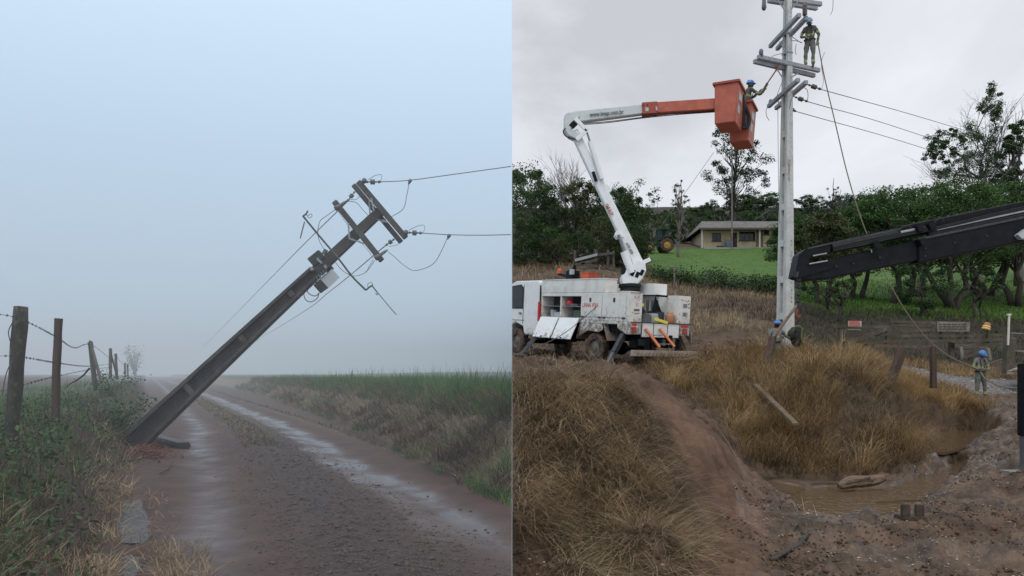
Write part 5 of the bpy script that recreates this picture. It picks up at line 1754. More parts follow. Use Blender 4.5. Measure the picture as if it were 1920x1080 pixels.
for px, y0, y1, w in ((1577, 612, 668, .22), (1666, 612, 660, .24), (1582, 630, 680, .2)):
    q = P(px, y1, 36)
    MB().beam(Vector((q.x, 36, q.z - .6)), P(px, y0, 36), w, w).build('post', M_rail, cf)
for px, y0, y1 in ((1784, 640, 660), (1848, 632, 665)):
    MB().beam(P(px, y1 + 14, 36.2), P(px, y0, 36.2), .2, .2).build('post', M_rail, cf)
for a, b_, h in (((1560, 612), (1668, 613), .14), ((1585, 629), (1668, 627), .14), ((1585, 642), (1668, 640), .14), ((1588, 654), (1668, 651), .16),
                 ((1674, 604), (1760, 606), .14), ((1672, 621), (1760, 618), .14), ((1672, 630), (1900, 628), .13), ((1672, 640), (1785, 639), .12), ((1785, 640), (1890, 636), .15), ((1790, 648), (1895, 646), .16), ((1672, 608), (1745, 611), .12)):
    rail(a, b_, 35.9, h)
MB().beam(P(1590, 644, 35.8), P(1664, 616, 35.8), .06, .16).build('diagonal_rail', M_rail, cf)
MB().beam(P(1640, 648, 35.7), P(1752, 651, 35.0), .07, .13).build('pale_rail', M_wood, cf)
# broken gate leaning by the corral
gt = thing('broken_gate', 'small pale broken plank gate leaning behind the rope worker', 'gate', P(1825, 672, 34.5))
MB().beam(P(1805, 674, 34.5), P(1802, 650, 34.6), .14, .06).build('plank', M_barkp, gt)
MB().beam(P(1857, 676, 34.5), P(1852, 652, 34.6), .2, .06).build('plank', M_barkp, gt)
for y in (652, 658.5, 666): MB().beam(P(1806, y, 34.65), P(1852, y - 1, 34.65), .05, .1).build('plank', M_rail, gt)
MB().beam(P(1808, 672, 34.45), P(1848, 655, 34.45), .05, .1).build('plank', M_rail, gt)
MB().beam(P(1850, 686, 33.5), P(1885, 674, 34.5), .1, .16).build('fallen_plank', M_wood)
tag(bpy.data.objects['fallen_plank'], 'fallen brown plank sloping beside the thick corral post', 'plank')
tag(MB().beam(P(1889, 700, 32.5), P(1893, 632, 32.5), .32, .3).build('thick_post', M_rail), 'thick dark post carrying a white pipe at the corral end', 'post')
mb = MB(); mb.beam(P(1890, 647, 32.2), P(1892, 590, 32.2), .06, .06); mb.beam(P(1888.5, 590, 32.2), P(1895, 590, 32.2), .09, .07)
tag(mb.build('white_pipe', mat('cream_pipe', (.5, .47, .40), (.6, .57, .5), 5, .5)), 'upright white pipe fixed to the thick dark post', 'pipe')
tag(MB().beam(P(1893, 624, 32.4), P(1990, 629, 32.4), .05, .05).build('white_rail', M_barkp), 'pale thin rail running from the white pipe out of view', 'rail')
tag(MB().beam(P(1896, 657, 32.4), P(1990, 663, 32.4), .05, .08).build('lower_rail', M_barkp), 'lower pale rail running from the thick post out of view', 'rail')
wb = thing('white_board_stack', 'white boards lying flat beside the thick corral post', 'boards', P(1920, 693, 30))
MB().add([P(1888, 696, 29.6), P(1990, 697, 29.6), P(1990, 690, 31.5), P(1902, 690, 31.5)], [(0, 1, 2, 3)]).prism([P(1888, 696, 29.6) - Vector((0, 0, .02)), P(1990, 697, 29.6) - Vector((0, 0, .02)), P(1990, 690, 31.5) - Vector((0, 0, .02)), P(1902, 690, 31.5) - Vector((0, 0, .02))], (0, 0, -.09)).build('board', M_whitec, wb)
MB().beam(P(1903, 694, 29.5), P(1960, 668, 30), .22, .05).build('board', M_whitec, wb)
# signs on the corral
M_board = mat('mossy_sign_board', (0.17, 0.155, 0.125), (0.25, 0.23, 0.19), 5, .85, .2, dirt=((0.11, 0.08, 0.05), 3, .45, .62, .8))
sg = thing('warning_sign', 'small red and white lettered sign board on the corral', 'sign', P(1602, 607, 35.6))
MB().beam(P(1590.5, 607, 35.6), P(1615, 607, 35.6), .03, .25, up=(0, 0, 1)).build('board', mat('white_sign', (.42, .34, .28), (.5, .42, .36), 8), sg)


def text(body, size, name, m, parent, loc, R3, extrude=.002, sx=1.0, align='CENTER'):
    cu = bpy.data.curves.new(name, 'FONT')
    cu.body = body; cu.size = size; cu.extrude = extrude; cu.align_x = align; cu.align_y = 'CENTER'; cu.offset = size * .022
    to = bpy.data.objects.new(name, cu); COL.objects.link(to)
    dg = bpy.context.evaluated_depsgraph_get()
    me = bpy.data.meshes.new_from_object(to.evaluated_get(dg))
    bpy.data.objects.remove(to, do_unlink=True); bpy.data.curves.remove(cu)
    me.transform(Matrix.Diagonal((sx, 1, 1, 1)))
    me.transform(R3.to_4x4())
    me.transform(Matrix.Translation(Vector(loc) - org_of(parent)))
    me.materials.clear(); me.materials.append(m)
    o = bpy.data.objects.new(name, me); COL.objects.link(o); o.parent = parent
    return o


FACE = Matrix(((1, 0, 0), (0, 0, -1), (0, 1, 0)))     # text facing -Y (towards the lane)
mb = MB()
for k, y in enumerate((603, 606.5, 610)):
    x = 1592.5
    while x < 1612:
        w = R.uniform(1.2, 2.6); mb.beam(P(x, y, 35.57), P(min(x + w, 1613), y, 35.57), .01, .055); x += w + .7
mb.build('red_print', M_letr, sg)
tag(MB().beam(P(1589, 617.5, 35.6), P(1614, 618.5, 35.6), .05, .06).build('white_strip', M_barkp), 'thin pale strip nailed on the corral under the lettered sign', 'strip')
sg2 = thing('grey_sign_board', 'wide weathered grey sign board standing over the corral', 'sign', P(1787, 612, 35.8))
MB().beam(P(1757, 612, 35.8), P(1818, 613, 35.8), .05, .44).build('board', M_board, sg2)
for px in (1764, 1811): MB().beam(P(px, 640, 36.0), P(px, 606, 35.95), .1, .06).build('post', M_rail, sg2)
mb = MB()
for y in (608, 612.5, 617):
    x = 1761
    while x < 1812:
        w = R.uniform(2, 6); mb.beam(P(x, y, 35.76), P(min(x + w, 1814), y + R.uniform(-.3, .3), 35.76), .01, .05); x += w + R.uniform(1, 3)
mb.build('faded_print', M_fascia, sg2)
bk = thing('hanging_cup', 'orange and yellow striped container hanging above the corral', 'container', P(1850, 618, 35.5))
MB().lathe(P(1848, 619, 35.5), P(1852, 605, 35.5), [(0, .17), (.05, .18), (.5, .15), (.95, .12), (1, .10)], 10).build('shell', mat('orange_pot', (.36, .15, .08), (.42, .19, .10), 5, .6), bk)
for t0 in (.15, .42): MB().lathe(P(1848, 619, 35.5).lerp(P(1852, 605, 35.5), t0), P(1848, 619, 35.5).lerp(P(1852, 605, 35.5), t0 + .13), [(0, .181 - t0 * .06), (1, .178 - t0 * .06)], 10).build('yellow_band', M_yel, bk)
MB().cyl(P(1852, 605, 35.5), P(1850, 640, 36.0), .02, 5).build('hook', M_dsteel, bk)

# ------------------------------------------------------------------ loose things on the banks
def lay(a, b_, da, db, w, h, name, m, label, cat, up=(0, 0, 1), bev=.01, group=None):
    return tag(MB().beam(P(*a, da), P(*b_, db), w, h, up=up).build(name, m, bevel=bev), label, cat, group)


lay((1664, 732), (1692, 655), 21.6, 21.9, .2, .2, 'leaning_fence_post', M_redpost, 'thick dark post leaning right on the grassy hummock', 'post', bev=.02, group='old posts on the grassy bank')
lay((1750, 728), (1749, 650), 24.5, 24.5, .15, .15, 'upright_fence_post', M_redpost, 'straight rusty brown post beside the gravel track', 'post', group='old posts on the grassy bank')
lay((1586, 690), (1585, 640), 26.0, 26.0, .16, .14, 'old_fence_post', M_rail, 'dark post in dry grass before the lettered sign', 'post', group='old posts on the grassy bank')
lay((1612, 715), (1618, 678), 22.0, 22.2, .13, .13, 'short_fence_post', M_post, 'short broken post stub in the dry golden grass', 'post', group='old posts on the grassy bank')
lay((1436, 690), (1449, 632), 22.6, 23.0, .2, .12, 'broad_stake', M_redpost, 'broad brown stake in front of the worker at the pole foot', 'post', group='old posts on the grassy bank')
lay((1436, 650), (1495, 572), 23.4, 25.6, .09, .06, 'wooden_lever', M_log, 'long pale wooden lever slanting across the concrete pole foot', 'lever')
lay((1417, 722), (1492, 796), 19.3, 16.6, .13, .07, 'loose_plank', M_log, 'narrow brown plank lying down the dry grass hummock', 'plank')
lg = P(1572, 912, 14.35); l2 = P(1658, 894, 14.5)
mb = MB(); pts = [lg.lerp(l2, k / 6) + Vector((0, R.uniform(-.02, .02), .03 * math.sin(k))) for k in range(7)]
mb.tube(pts, [.06, .11, .12, .115, .105, .10, .06], 7)
for k in range(6):
    a = pts[0].lerp(pts[-1], R.uniform(.02, .4)) + Vector((0, -.09, R.uniform(-.03, .08)))
    mb.beam(a, a + (pts[-1] - pts[0]) * R.uniform(.3, .5), .03, .025)
tag(mb.build('split_log', M_log, bevel=.005), 'split brown log lying beside the muddy stream', 'log')
hs = [P(1448, 1078, 10.0), P(1475, 1058, 10.3), P(1497, 1040, 10.5), P(1510, 1018, 10.8), P(1530, 1000, 11.1)]
for q in hs: q.z = gR(q.x, q.y) + .03
tag(MB().tube(catmull(hs, 8), .032, 8).build('black_hose', M_hose, smooth_=True), 'black hose lying in the churned mud', 'hose')
# two plates on a dark block, half sunk in the mud
bq = P(1711, 972, 11.5); bq.z = gR(bq.x, 11.5) - .05
bl = thing('half_sunk_chock', 'dark wooden block with two upright plates sunk in mud', 'block', bq)
mb = MB()
MB().span(bq + Vector((-.17, -.1, -.05)), bq + Vector((.17, .22, .10))).build('base', M_mudblock, bl, bevel=.015)
for sx in (-.1, .1):
    MB().span(bq + Vector((sx - .065, -.02, .10)), bq + Vector((sx + .065, .03, .27))).build('plate', M_mudblock, bl, bevel=.012)
MB().span(bq + Vector((-.15, -.2, -.05)), bq + Vector((.12, -.12, .03))).build('toe', M_mudblock, bl, bevel=.01)
st = P(1900, 885, 14); s2 = P(1945, 918, 13.5); st.z = gR(st.x, 14) + .04; s2.z = gR(s2.x, 13.5) + .04
tag(MB().beam(st, s2, .05, .035).build('wooden_stake', M_log), 'yellowish wooden batten lying on mud by the steel foot', 'stake')
for (a, da), (b_, db), w, lab in (((( 1185, 668), 25.3), ((1300, 660), 26.0), .3, None),):
    pass
lay((1322, 660), (1400, 655), 27.5, 28.5, .16, .12, 'timber_beam', M_log, 'pale squared timber lying on mud behind the truck', 'timber')
lay((1275, 676), (1305, 671), 25, 25.5, .35, .06, 'flat_board', M_barkp, 'flat pale board on the ground behind the truck bumper', 'board')
# vines and sticks trailing over the mound
for i, (pl, r, lab) in enumerate((([(1000, 820), (990, 860), (1000, 905), (1030, 955), (1025, 1010)], .012, 'long pale vine looping down the mound face'), ([(1200, 765), (1225, 810), (1226, 860), (1265, 915)], .016, 'forked woody root hanging on the mound'), ([(1310, 785), (1350, 815), (1378, 860), (1395, 905)], .010, 'thin pale stem trailing along the mound shoulder'), ([(1330, 742), (1360, 752), (1392, 757)], .012, 'grey stick lying in the gully grass'), ([(1170, 760), (1180, 790), (1190, 830), (1200, 850)], .009, 'thin pale root hanging below the mound crest'))):
    q = []
    for px, py in pl:
        # walk along the view line to the slope
        best = None
        ds = np.linspace(9, 24, 260)
        zz = zR((px - CX) * ds / F, ds)
        ray = EYE - (py - HOR) * ds / F
        k = np.argmax(zz > ray)
        q.append(Vector(((px - CX) * ds[k] / F, ds[k], zz[k] + .05)))
    tag(MB().tube(catmull(q, 6), r, 5).build('trailing_vine', M_log if i != 1 else M_redpost), lab, 'vine', 'stems trailing over the bank')
# ------------------------------------------------------------------ the boom truck
pit = 0.0816
hx = Vector((-.524, .852, 0)).normalized(); lf_ = Vector((-.852, -.524, 0)).normalized()
hp_ = (hx * math.cos(pit) + Vector((0, 0, math.sin(pit)))).normalized(); upv = hp_.cross(lf_)
TR = Matrix((hp_, lf_, upv)).transposed()
TO = Vector((3.63, 25, 1.85))
TM = Matrix.Translation(TO) @ TR.to_4x4(); TI = TM.inverted()
truck = thing('boom_truck', 'white utility boom truck with open side lockers and raised orange buckets', 'truck', TO, rot=TR)
GT = 'gear on the boom truck'


def B(a, b, name, m, parent=truck, bev=.012):
    return MB().span(a, b).build(name, m, parent, bevel=bev)


def WB(mb, name, m, parent=truck, **k):
    """built in world coordinates, kept in the truck's own"""
    mb.v = [tuple(TI @ Vector(p)) for p in mb.v]
    return mb.build(name, m, parent, **k)


def top_on_truck(o, label, cat, group=None):
    o.matrix_world = TM
    return tag(o, label, cat, group)


# chassis, axles, wheels
for v in (-.85, -1.65): B((-.1, v - .06, .72), (7.6, v + .06, .98), 'chassis_rail', M_black)
B((.05, -2.3, 1.0), (5.0, -.2, 1.27), 'sub_frame', M_black)
ax = (0, 1, 0)
M_rim = mat('dusty_rim', (0.10, 0.095, 0.085), (0.17, 0.15, 0.13), 5, .6, dirt=((.13, .08, .05), 4, .45, .65, .8))
for u, vs_ in ((1.9, (-.22, -2.28)), (6.8, (-.22, -2.28))):
    for v in vs_:
        wheel(truck, (u, v, .46), .50, .30, ax, M_rubber, M_rim, rim=.56, nb=20)
    MB().cyl((u, -2.2, .46), (u, -.3, .46), .09, 8).build('axle', M_black, truck)
MB().ell((1.9, -1.25, .46), (.26, .26, .24), 10, 8).build('differential', M_black, truck, smooth_=True)
MB().cyl((3.4, -.35, .82), (4.6, -.35, .82), .26, 12).build('fuel_tank', M_black, truck)
MB().cyl((2.9, -1.9, .62), (3.6, -1.9, .62), .14, 10).build('air_tank', M_black, truck)
# left locker body
body = MB()
body.span((.12, -.55, 1.36), (2.62, -.004, 2.27))
body.span((2.62, -.55, 1.36), (5.05, 0, 1.425)).span((2.62, -.55, 2.155), (5.05, 0, 2.27))
body.span((2.62, -.55, 1.425), (5.05, -.52, 2.155))
body.span((2.622, -.52, 1.425), (2.64, 0, 2.155)).span((3.8, -.52, 1.425), (3.86, 0, 2.155)).span((5.0, -.52, 1.425), (5.05, 0, 2.155))
lb = body.build('locker_body', M_white, truck, bevel=.012)
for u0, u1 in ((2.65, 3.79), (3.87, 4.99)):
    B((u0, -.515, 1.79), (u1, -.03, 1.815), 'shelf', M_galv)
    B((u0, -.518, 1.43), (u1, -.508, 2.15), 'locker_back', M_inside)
for i, (u0, u1) in enumerate(((3.87, 5.0), (2.65, 3.8))):
    mb = MB()
    a = [(u0, .015, 1.40), (u1, .015, 1.40), (u1, .35, .67), (u0, .35, .67)]
    nn = Vector((0, .03, .014))
    mb.hexa(a + [tuple(Vector(p) + nn) for p in a])
    d_ = mb.build('locker_door', M_whitec, truck, bevel=.01)
    d_['label'] = 'open locker door hanging down'
    MB().beam(((u0 + u1) / 2 - .05, .362, .72), ((u0 + u1) / 2 + .05, .362, .72), .03, .05).build('latch', M_dsteel, d_)
for u0, u1, ul in ((1.47, 2.6, 2.09), (.24, 1.44, .83)):
    d_ = B((u0, -.003, 1.47), (u1, .014, 2.21), 'closed_locker_door', M_white)
    MB().span((ul - .045, .015, 1.97), (ul + .045, .03, 2.10)).build('latch', M_dsteel, d_)
    for q in (u0 + .1, u1 - .1):
        MB().span((q - .07, .015, 1.445), (q + .07, .03, 1.49)).build('hinge', M_dsteel, d_)
B((.1, -.12, 1.262), (5.05, -.006, 1.358), 'sill_rail', M_white)
MB().prism([(0.0, .0, 1.26), (.64, .0, 1.26), (.62, .0, 1.15), (.2, .0, .97), (0, 0, .97)], (0, -.04, 0)).build('side_skirt', M_white, truck)
MB().prism([(2.62, -.02, 1.258), (1.45, -.02, 1.258), (1.40, -.02, 1.06), (1.62, -.02, .98), (2.2, -.02, 1.02), (2.7, -.02, .80)], (0, -.02, 0)).build('wheel_arch', M_white, truck)
MB().beam((2.66, -.3, 1.25), (2.86, -.3, .72), .55, .02, up=(1, 0, 0)).build('mudguard', M_white, truck)
MB().beam((1.38, -.3, 1.25), (1.14, -.3, .72), .55, .02, up=(1, 0, 0)).build('mudguard', M_white, truck)
text('LINHA VIVA', .205, 'side_lettering', M_letr, truck, (2.09, .017, 1.85), Matrix(((-1, 0, 0), (0, 0, 1), (0, 1, 0))), .001, .80)
# right locker body, bed, upper boxes
B((0.0, -2.5, 1.36), (5.05, -1.95, 2.27), 'locker_body', M_white)
B((0.02, -1.95, 1.30), (5.05, -.55, 1.345), 'bed_floor', M_galv)
B((1.4, -.53, 2.275), (5.1, -.012, 2.72), 'upper_locker', M_white)
B((1.38, -.55, 2.715), (5.12, .005, 2.745), 'upper_locker_lid', M_whitec)
B((.9, -2.26, 2.275), (4.6, -1.7, 2.66), 'upper_locker', M_whitec)
B((3.2, -1.7, 1.35), (5.05, -.55, 2.2), 'front_bulkhead', M_white)
MB().span((.1, -.5, 2.272), (1.3, -.05, 2.285)).build('tread_plate', M_galv, truck)
# cab
cab = MB().prism([(5.18, -.02, .95), (5.18, -.02, 2.62), (5.35, -.02, 2.74), (6.9, -.02, 2.74), (7.3, -.02, 2.62), (7.75, -.02, 1.75), (7.8, -.02, .7), (7.42, -.02, .7), (7.3, -.02, 1.02), (6.8, -.02, 1.16), (6.3, -.02, 1.02), (6.18, -.02, .72), (5.6, -.02, .72)], (0, -2.44, 0))
cb_ = cab.build('cab', M_whitec, truck, bevel=.04)
MB().prism([(6.38, -.008, 1.72), (6.38, -.008, 2.45), (6.55, -.008, 2.55), (7.2, -.008, 2.5), (7.55, -.008, 1.72)], (0, -.008, 0)).build('side_window', M_glass, cb_)
MB().prism([(6.33, -.013, 1.68), (6.33, -.013, 2.48), (6.5, -.013, 2.6), (7.22, -.013, 2.54), (7.6, -.013, 1.68)], (0, -.006, 0)).build('window_seal', M_blackr, cb_)
MB().span((6.28, -.012, 1.12), (6.30, -.004, 2.6)).build('door_gap', M_blackr, cb_)
MB().span((6.4, -.01, 1.5), (6.56, .02, 1.54)).build('door_handle', M_black, cb_)
MB().span((6.2, -.012, 1.25), (7.7, -.003, 1.27)).build('body_crease', M_galv, cb_)
B((5.12, -.02, 1.5), (5.16, .03, 2.55), 'black_rack_post', M_black)
rd_ = MB()
for k in range(7): rd_.span((5.07, -.35, 1.3 + k * .09), (5.2, .06, 1.345 + k * .09))
rd_.span((5.1, .02, 1.25), (5.17, .07, 1.95))
rd_.build('red_wheel_rack', M_redp, truck)
B((5.2, -2.2, .55), (6.1, -.35, .95), 'engine_block', M_black)
B((5.25, -.5, .62), (5.8, -.12, 1.0), 'battery_box', M_boxd)
# outriggers
for (a, b_, nm) in (((4.95, .05, .85), (5.45, .55, .02), 0), ((.42, -.1, .95), (.30, .60, -.02), 1), ((.42, -2.4, .95), (.42, -3.0, .02), 2)):
    o = MB().beam(a, Vector(a).lerp(Vector(b_), .6), .15, .15).build('outrigger', M_dsteel if nm else M_boxd, truck)
    MB().beam(Vector(a).lerp(Vector(b_), .55), b_, .11, .11).build('outrigger_ram', M_boxd, o)
    MB().cyl(Vector(b_) - Vector((0, 0, .05)), Vector(b_), .26, 14).build('foot_plate', M_boxd, o)
# rear: lamps, tailgate panels, ladder, hatched bumper
for v0, v1 in ((-.44, -.02), (-2.5, -2.06)):
    lp = B((-.02, v0, .97), (.1, v1, 1.345), 'lamp_panel', M_white)
    q = v1 if v0 > -1 else v1 - .02
    MB().span((-.05, v0 + (.22 if v0 > -1 else .14), 1.02), (-.021, v1 - .02 if v0 > -1 else v1 - .12, 1.2)).build('tail_lamp', M_red, lp, bevel=.01)
    MB().span((-.035, v0 + (.22 if v0 > -1 else .1), 1.24), (-.021, v1 - .04 if v0 > -1 else v1 - .05, 1.32)).build('reflector', M_redp, lp)
    MB().span((-.04, v0 + .05, 1.0), (-.021, v0 + .11, 1.2)).build('side_marker', M_boxl, lp)
for v0, v1 in ((-.93, -.47), (-1.52, -.95), (-2.03, -1.54)):
    B((-.03, v0 + .008, .90), (.0, v1 - .008, 1.335), 'tailgate_panel', M_whitec, bev=.006)
B((.005, -2.04, .88), (.05, -.46, 1.29), 'tail_frame', M_boxd)
B((-.06, -2.6, 1.345), (.02, -.0, 1.362), 'bed_edge', M_dsteel)
for (v0, w0), (v1, w1) in (((-.57, 1.17), (-.88, .60)), ((-1.16, 1.19), (-1.50, .63))):
    MB().beam((-.06, v0, w0), (-.42, v1, w1), .075, .055, up=(1, 0, 0)).build('ladder_leg', M_lad, truck)
MB().beam((-.34, -.80, .70), (-.34, -1.44, .71), .04, .03).build('ladder_rung', M_galv, truck)
MB().beam((-.2, -.68, .97), (-.2, -1.28, .98), .04, .03).build('ladder_rung', M_galv, truck)
MB().prism([(.05, -2.56, 1.36), (.6, -2.56, 1.36), (.05, -2.62, .70), (-.02, -2.62, .70)], (0, -.02, 0)).build('mudflap', M_white, truck)
bm_ = B((-.30, -2.68, .30), (-.14, .06, .49), 'under_run_bumper', mat('weathered_beige_bumper', (.30, .265, .22), (.38, .34, .29), 4, .7, dirt=((.16, .11, .08), 3, .5, .72, .7)), bev=.015)
mb = MB()
for k in range(17):
    v = -.05 - k * .155
    mb.add([(-.304, v, .315), (-.304, v - .075, .315), (-.304, v - .13, .41), (-.304, v - .055, .41)], [(0, 1, 2, 3)])
mb.build('hatching', mat('worn_red_hatching', (.22, .12, .10), (.28, .20, .17), 8, .7), bm_)
for v in (-.6, -1.9): B((-.22, v - .05, .45), (-.05, v + .05, .85), 'bumper_bracket', M_black)
for k in range(5):
    B((R.uniform(-.05, .25), -.55 - k * .33, .55 + R.uniform(-.05, .1)), (R.uniform(.4, .8), -.40 - k * .33, .8 + R.uniform(-.05, .05)), 'under_gear', M_boxd if k % 2 else M_black)
# marks on the rear faces of the lockers
fm = Matrix(((0, 0, -1), (-1, 0, 0), (0, 1, 0)))      # faces -u: text runs towards -v
mb = MB()
for (v, w, s1, s2) in ((-.20, 2.14, .05, .02), (-.24, 2.15, .03, .03), (-.29, 2.10, .025, .025), (-.35, 2.14, .05, .035), (-.39, 2.18, .03, .02), (-.40, 2.06, .02, .03), (-.33, 2.03, .02, .02), (-.50, 2.10, .015, .03)):
    mb.add([(.117, v, w), (.117, v - s1, w + s2 * .6), (.117, v - s1 * .6, w - s2), (.117, v - s1 * .1, w - s2 * .5)], [(0, 1, 2, 3)])
mb.build('bird_decal', M_letk, truck)
mb = MB()
for k, (a, w_) in enumerate(((0, .035), (.045, .04), (.095, .03), (.135, .045), (.19, .03))):
    mb.span((.114, -.22 - a - w_, 1.70 + .006 * k % .01), (.118, -.22 - a, 1.77))
mb.span((.114, -.43, 1.625), (.118, -.24, 1.64))
mb.build('black_print', M_letk, truck)
mb = MB()
for z in (1.86, 1.90, 1.94): mb.span((.114, -.38, z), (.118, -.28, z + .02))
mb.build('faint_red_emblem', mat('faded_red', (.55, .34, .32), (.6, .42, .4), 10), truck)
mb = MB()
for (v, w, s1, s2) in ((-2.08, 2.14, .05, .05), (-2.30, 2.10, .05, .05), (-2.38, 2.13, .05, .06), (-2.38, 2.02, .06, .05), (-2.40, 1.90, .06, .06), (-2.12, 2.12, .2, .012)):
    mb.add([(-.004, v, w), (-.004, v - s1, w + s2 * .5), (-.004, v - s1 * .7, w - s2 * .7), (-.004, v - s1 * .1, w - s2 * .4)], [(0, 1, 2, 3)])
mb.build('bird_decal', M_letk, truck)
for w0 in (1.88, 1.60):
    pl = B((-.006, -2.36 - (.02 if w0 < 1.7 else 0), w0), (-.001, -2.16, w0 + .14), 'notice_plate', M_boxl, bev=0)
    mb = MB()
    for k in range(3): mb.span((-.009, -2.33, w0 + .02 + k * .04), (-.0065, -2.18, w0 + .042 + k * .04))
    mb.build('print', M_letk, pl)

# gear in the bed and lockers: things of their own
T = lambda u, v, w: TM @ Vector((u, v, w))
top_on_truck(MB().span((.05, -.90, 1.35), (.55, -.58, 1.60)).span((.1, -.88, 1.6), (.5, -.6, 1.63)).build('tool_crate', M_boxd, bevel=.015), 'dark grey tool crate on the truck bed beside the left locker', 'crate', GT)
top_on_truck(MB().span((.1, -1.26, 1.35), (.5, -.93, 1.55)).span((.12, -1.24, 1.55), (.48, -.95, 1.66)).build('tool_crate', M_boxl, bevel=.015), 'light grey tool box on the truck bed behind the yellow bar', 'crate', GT)
top_on_truck(MB().span((.25, -1.62, 1.35), (.75, -1.28, 1.72)).build('tool_crate', mat('dark_blue_crate', (.025, .03, .045), (.035, .04, .06), 5, .5), bevel=.015), 'dark blue crate on the truck bed before the orange jug', 'crate', GT)
top_on_truck(MB().beam((-.02, -.98, 1.47), (-.04, -1.48, 1.37), .09, .10).build('spirit_level', M_yel, bevel=.012), 'bright yellow bar lying slanted on the truck bed edge', 'bar', GT)
jug = MB().lathe((.18, -1.79, 1.345), (.18, -1.79, 1.72), [(0, .13), (.06, .15), (.7, .15), (.82, .13), (.86, .10), (.92, .10), (1, .09)], 14).build('water_jug', mat('faded_orange_jug', (.36, .15, .07), (.44, .20, .10), 4, .5), smooth_=True)
top_on_truck(jug, 'faded orange water jug on the truck bed by the right locker', 'jug', GT)
top_on_truck(MB().span((.35, -.82, 1.86), (.7, -.57, 1.96)).span((.38, -.8, 1.96), (.66, -.6, 1.985)).build('yellow_case', M_yel, bevel=.02), 'yellow case on top of coiled gear on the truck bed', 'case', GT)
mb = MB()
for k in range(3): mb.tube([(.55 + .18 * math.cos(a), -.78 + .16 * math.sin(a), 1.66 + k * .05) for a in np.linspace(0, 6.28, 14)], .03, 5)
top_on_truck(mb.build('coiled_hose', M_blackr), 'black coiled hose lying on the crates under the yellow case', 'hose', GT)
mb = MB()
mb.span((.7, -1.92, 1.36), (.95, -.6, 1.75))
for k in range(6): mb.span((.72, -.75 - k * .2, 1.75), (.78, -.68 - k * .2, 2.1))
mb.build('control_rack', M_boxd, truck)
mb = MB(); mb.beam((.5, -1.45, 2.25), (.5, -.7, 2.22), .05, .04); mb.beam((.5, -1.9, 2.24), (.5, -1.45, 2.25), .09, .06); mb.prism([(.5, -1.42, 2.22), (.5, -1.32, 1.72), (.5, -1.72, 1.72)], (.03, 0, 0))
mb.build('hose_guide', M_black, truck)
MB().span((3.0, -.4, 1.82), (3.7, -.12, 1.9)).build('shelf_tray', M_boxd, truck)
top_on_truck(MB().ell((3.55, -.22, 1.90), (.15, .14, .16), 12, 8, -.3).ell((3.55, -.22, 1.862), (.18, .17, .02), 12, 3).build('red_helmet', M_redp, smooth_=True), 'red helmet on the shelf of the open locker', 'helmet', GT)
top_on_truck(MB().lathe((4.55, -.25, 1.43), (4.55, -.25, 1.68), [(0, .13), (1, .16)], 12).build('white_pail', M_boxl), 'pale pail in the open locker nearest the cab', 'pail', GT)
top_on_truck(MB().span((2.8, -.45, 1.43), (3.2, -.1, 1.68)).build('storage_box', mat('dull_green_box', (.05, .07, .05), (.07, .09, .07), 5, .6), bevel=.01), 'dull green box at the bottom of the open locker', 'box', GT)
top_on_truck(MB().span((4.0, -.4, 1.43), (4.35, -.1, 1.6)).build('storage_box', M_boxl, bevel=.01), 'light grey box beside the pale pail in the open locker', 'box', GT)
ob = MB()
ob.lathe(Vector((3.35, -.85, 2.73)), Vector((3.35, -.85, 3.02)), [(0, .28), (.05, .29), (.9, .34), (.91, .37), (1, .37)], 4)
top_on_truck(ob.build('orange_bin', M_orange2, bevel=.01), 'bright orange square bin standing on the truck roof lockers', 'bin', GT)
hb2 = thing('hydraulic_unit', 'black hydraulic unit with a beacon arm on the truck roof', 'unit', TO, GT, rot=TR)
MB().span((4.0, -.9, 2.72), (4.4, -.55, 3.1)).span((4.1, -.8, 3.1), (4.2, -.7, 3.3)).build('housing', M_black, hb2, bevel=.02)
MB().span((3.95, -.62, 2.95), (4.1, -.5, 3.14)).build('cover', M_boxl, hb2, bevel=.01)
MB().beam((4.35, -.7, 2.9), (5.05, -.7, 3.0), .09, .09).build('arm', M_black, hb2)
MB().lathe((5.0, -.7, 3.02), (5.0, -.7, 3.2), [(0, .09), (.7, .09), (1, .05)], 10).build('beacon', M_orange2, hb2)
MB().span((3.3, -1.2, 2.18), (4.6, -.5, 2.73)).build('roof_rack', M_boxd, truck)

# turret, booms, buckets (in the vertical plane of the boom)
ctr_ = T(1.65, -1.25, 2.4)
dB = ctr_.y


def Q(px, py, d=None): return P(px, py, d or dB)


WB(MB().cyl(T(1.65, -1.25, 1.36), T(1.65, -1.25, 2.38), .36, 14), 'pedestal', M_white)
WB(MB().lathe(Q(1181, 547), Q(1181, 532.5), [(0, .30), (.12, .36), (.2, .33), (.55, .33), (.6, .37), (.95, .37), (1, .30)], 18), 'slew_ring', M_blackr)
WB(MB().beam(Q(1160, 537, dB - .1), Q(1180, 538, dB - .1), .14, .10), 'slew_motor', M_black)
tt = WB(MB().prism([Q(1168, 533, dB - .3), Q(1166, 520, dB - .3), Q(1172, 508, dB - .3), Q(1190, 493, dB - .3), Q(1196, 486, dB - .3), Q(1210, 492, dB - .3), Q(1212, 507, dB - .3), Q(1205, 522, dB - .3), Q(1196, 533, dB - .3)], (0, .6, 0)), 'turret', M_boomw, bevel=.03)
for a, b_ in (((1184, 517), (1189, 506)), ((1193, 520), (1197, 510)), ((1201, 516), (1206, 506))):
    WB(MB().beam(Q(*a, dB - .305), Q(*b_, dB - .305), .11, .02, up=(0, 1, 0)), 'turret_slot', M_black, tt)
lbm = WB(MB().beam(Q(1199, 502), Q(1076, 246), .36, .34, up=(0, 1, 0), w1=.27, h1=.28), 'lower_boom', M_boomw, bevel=.025)
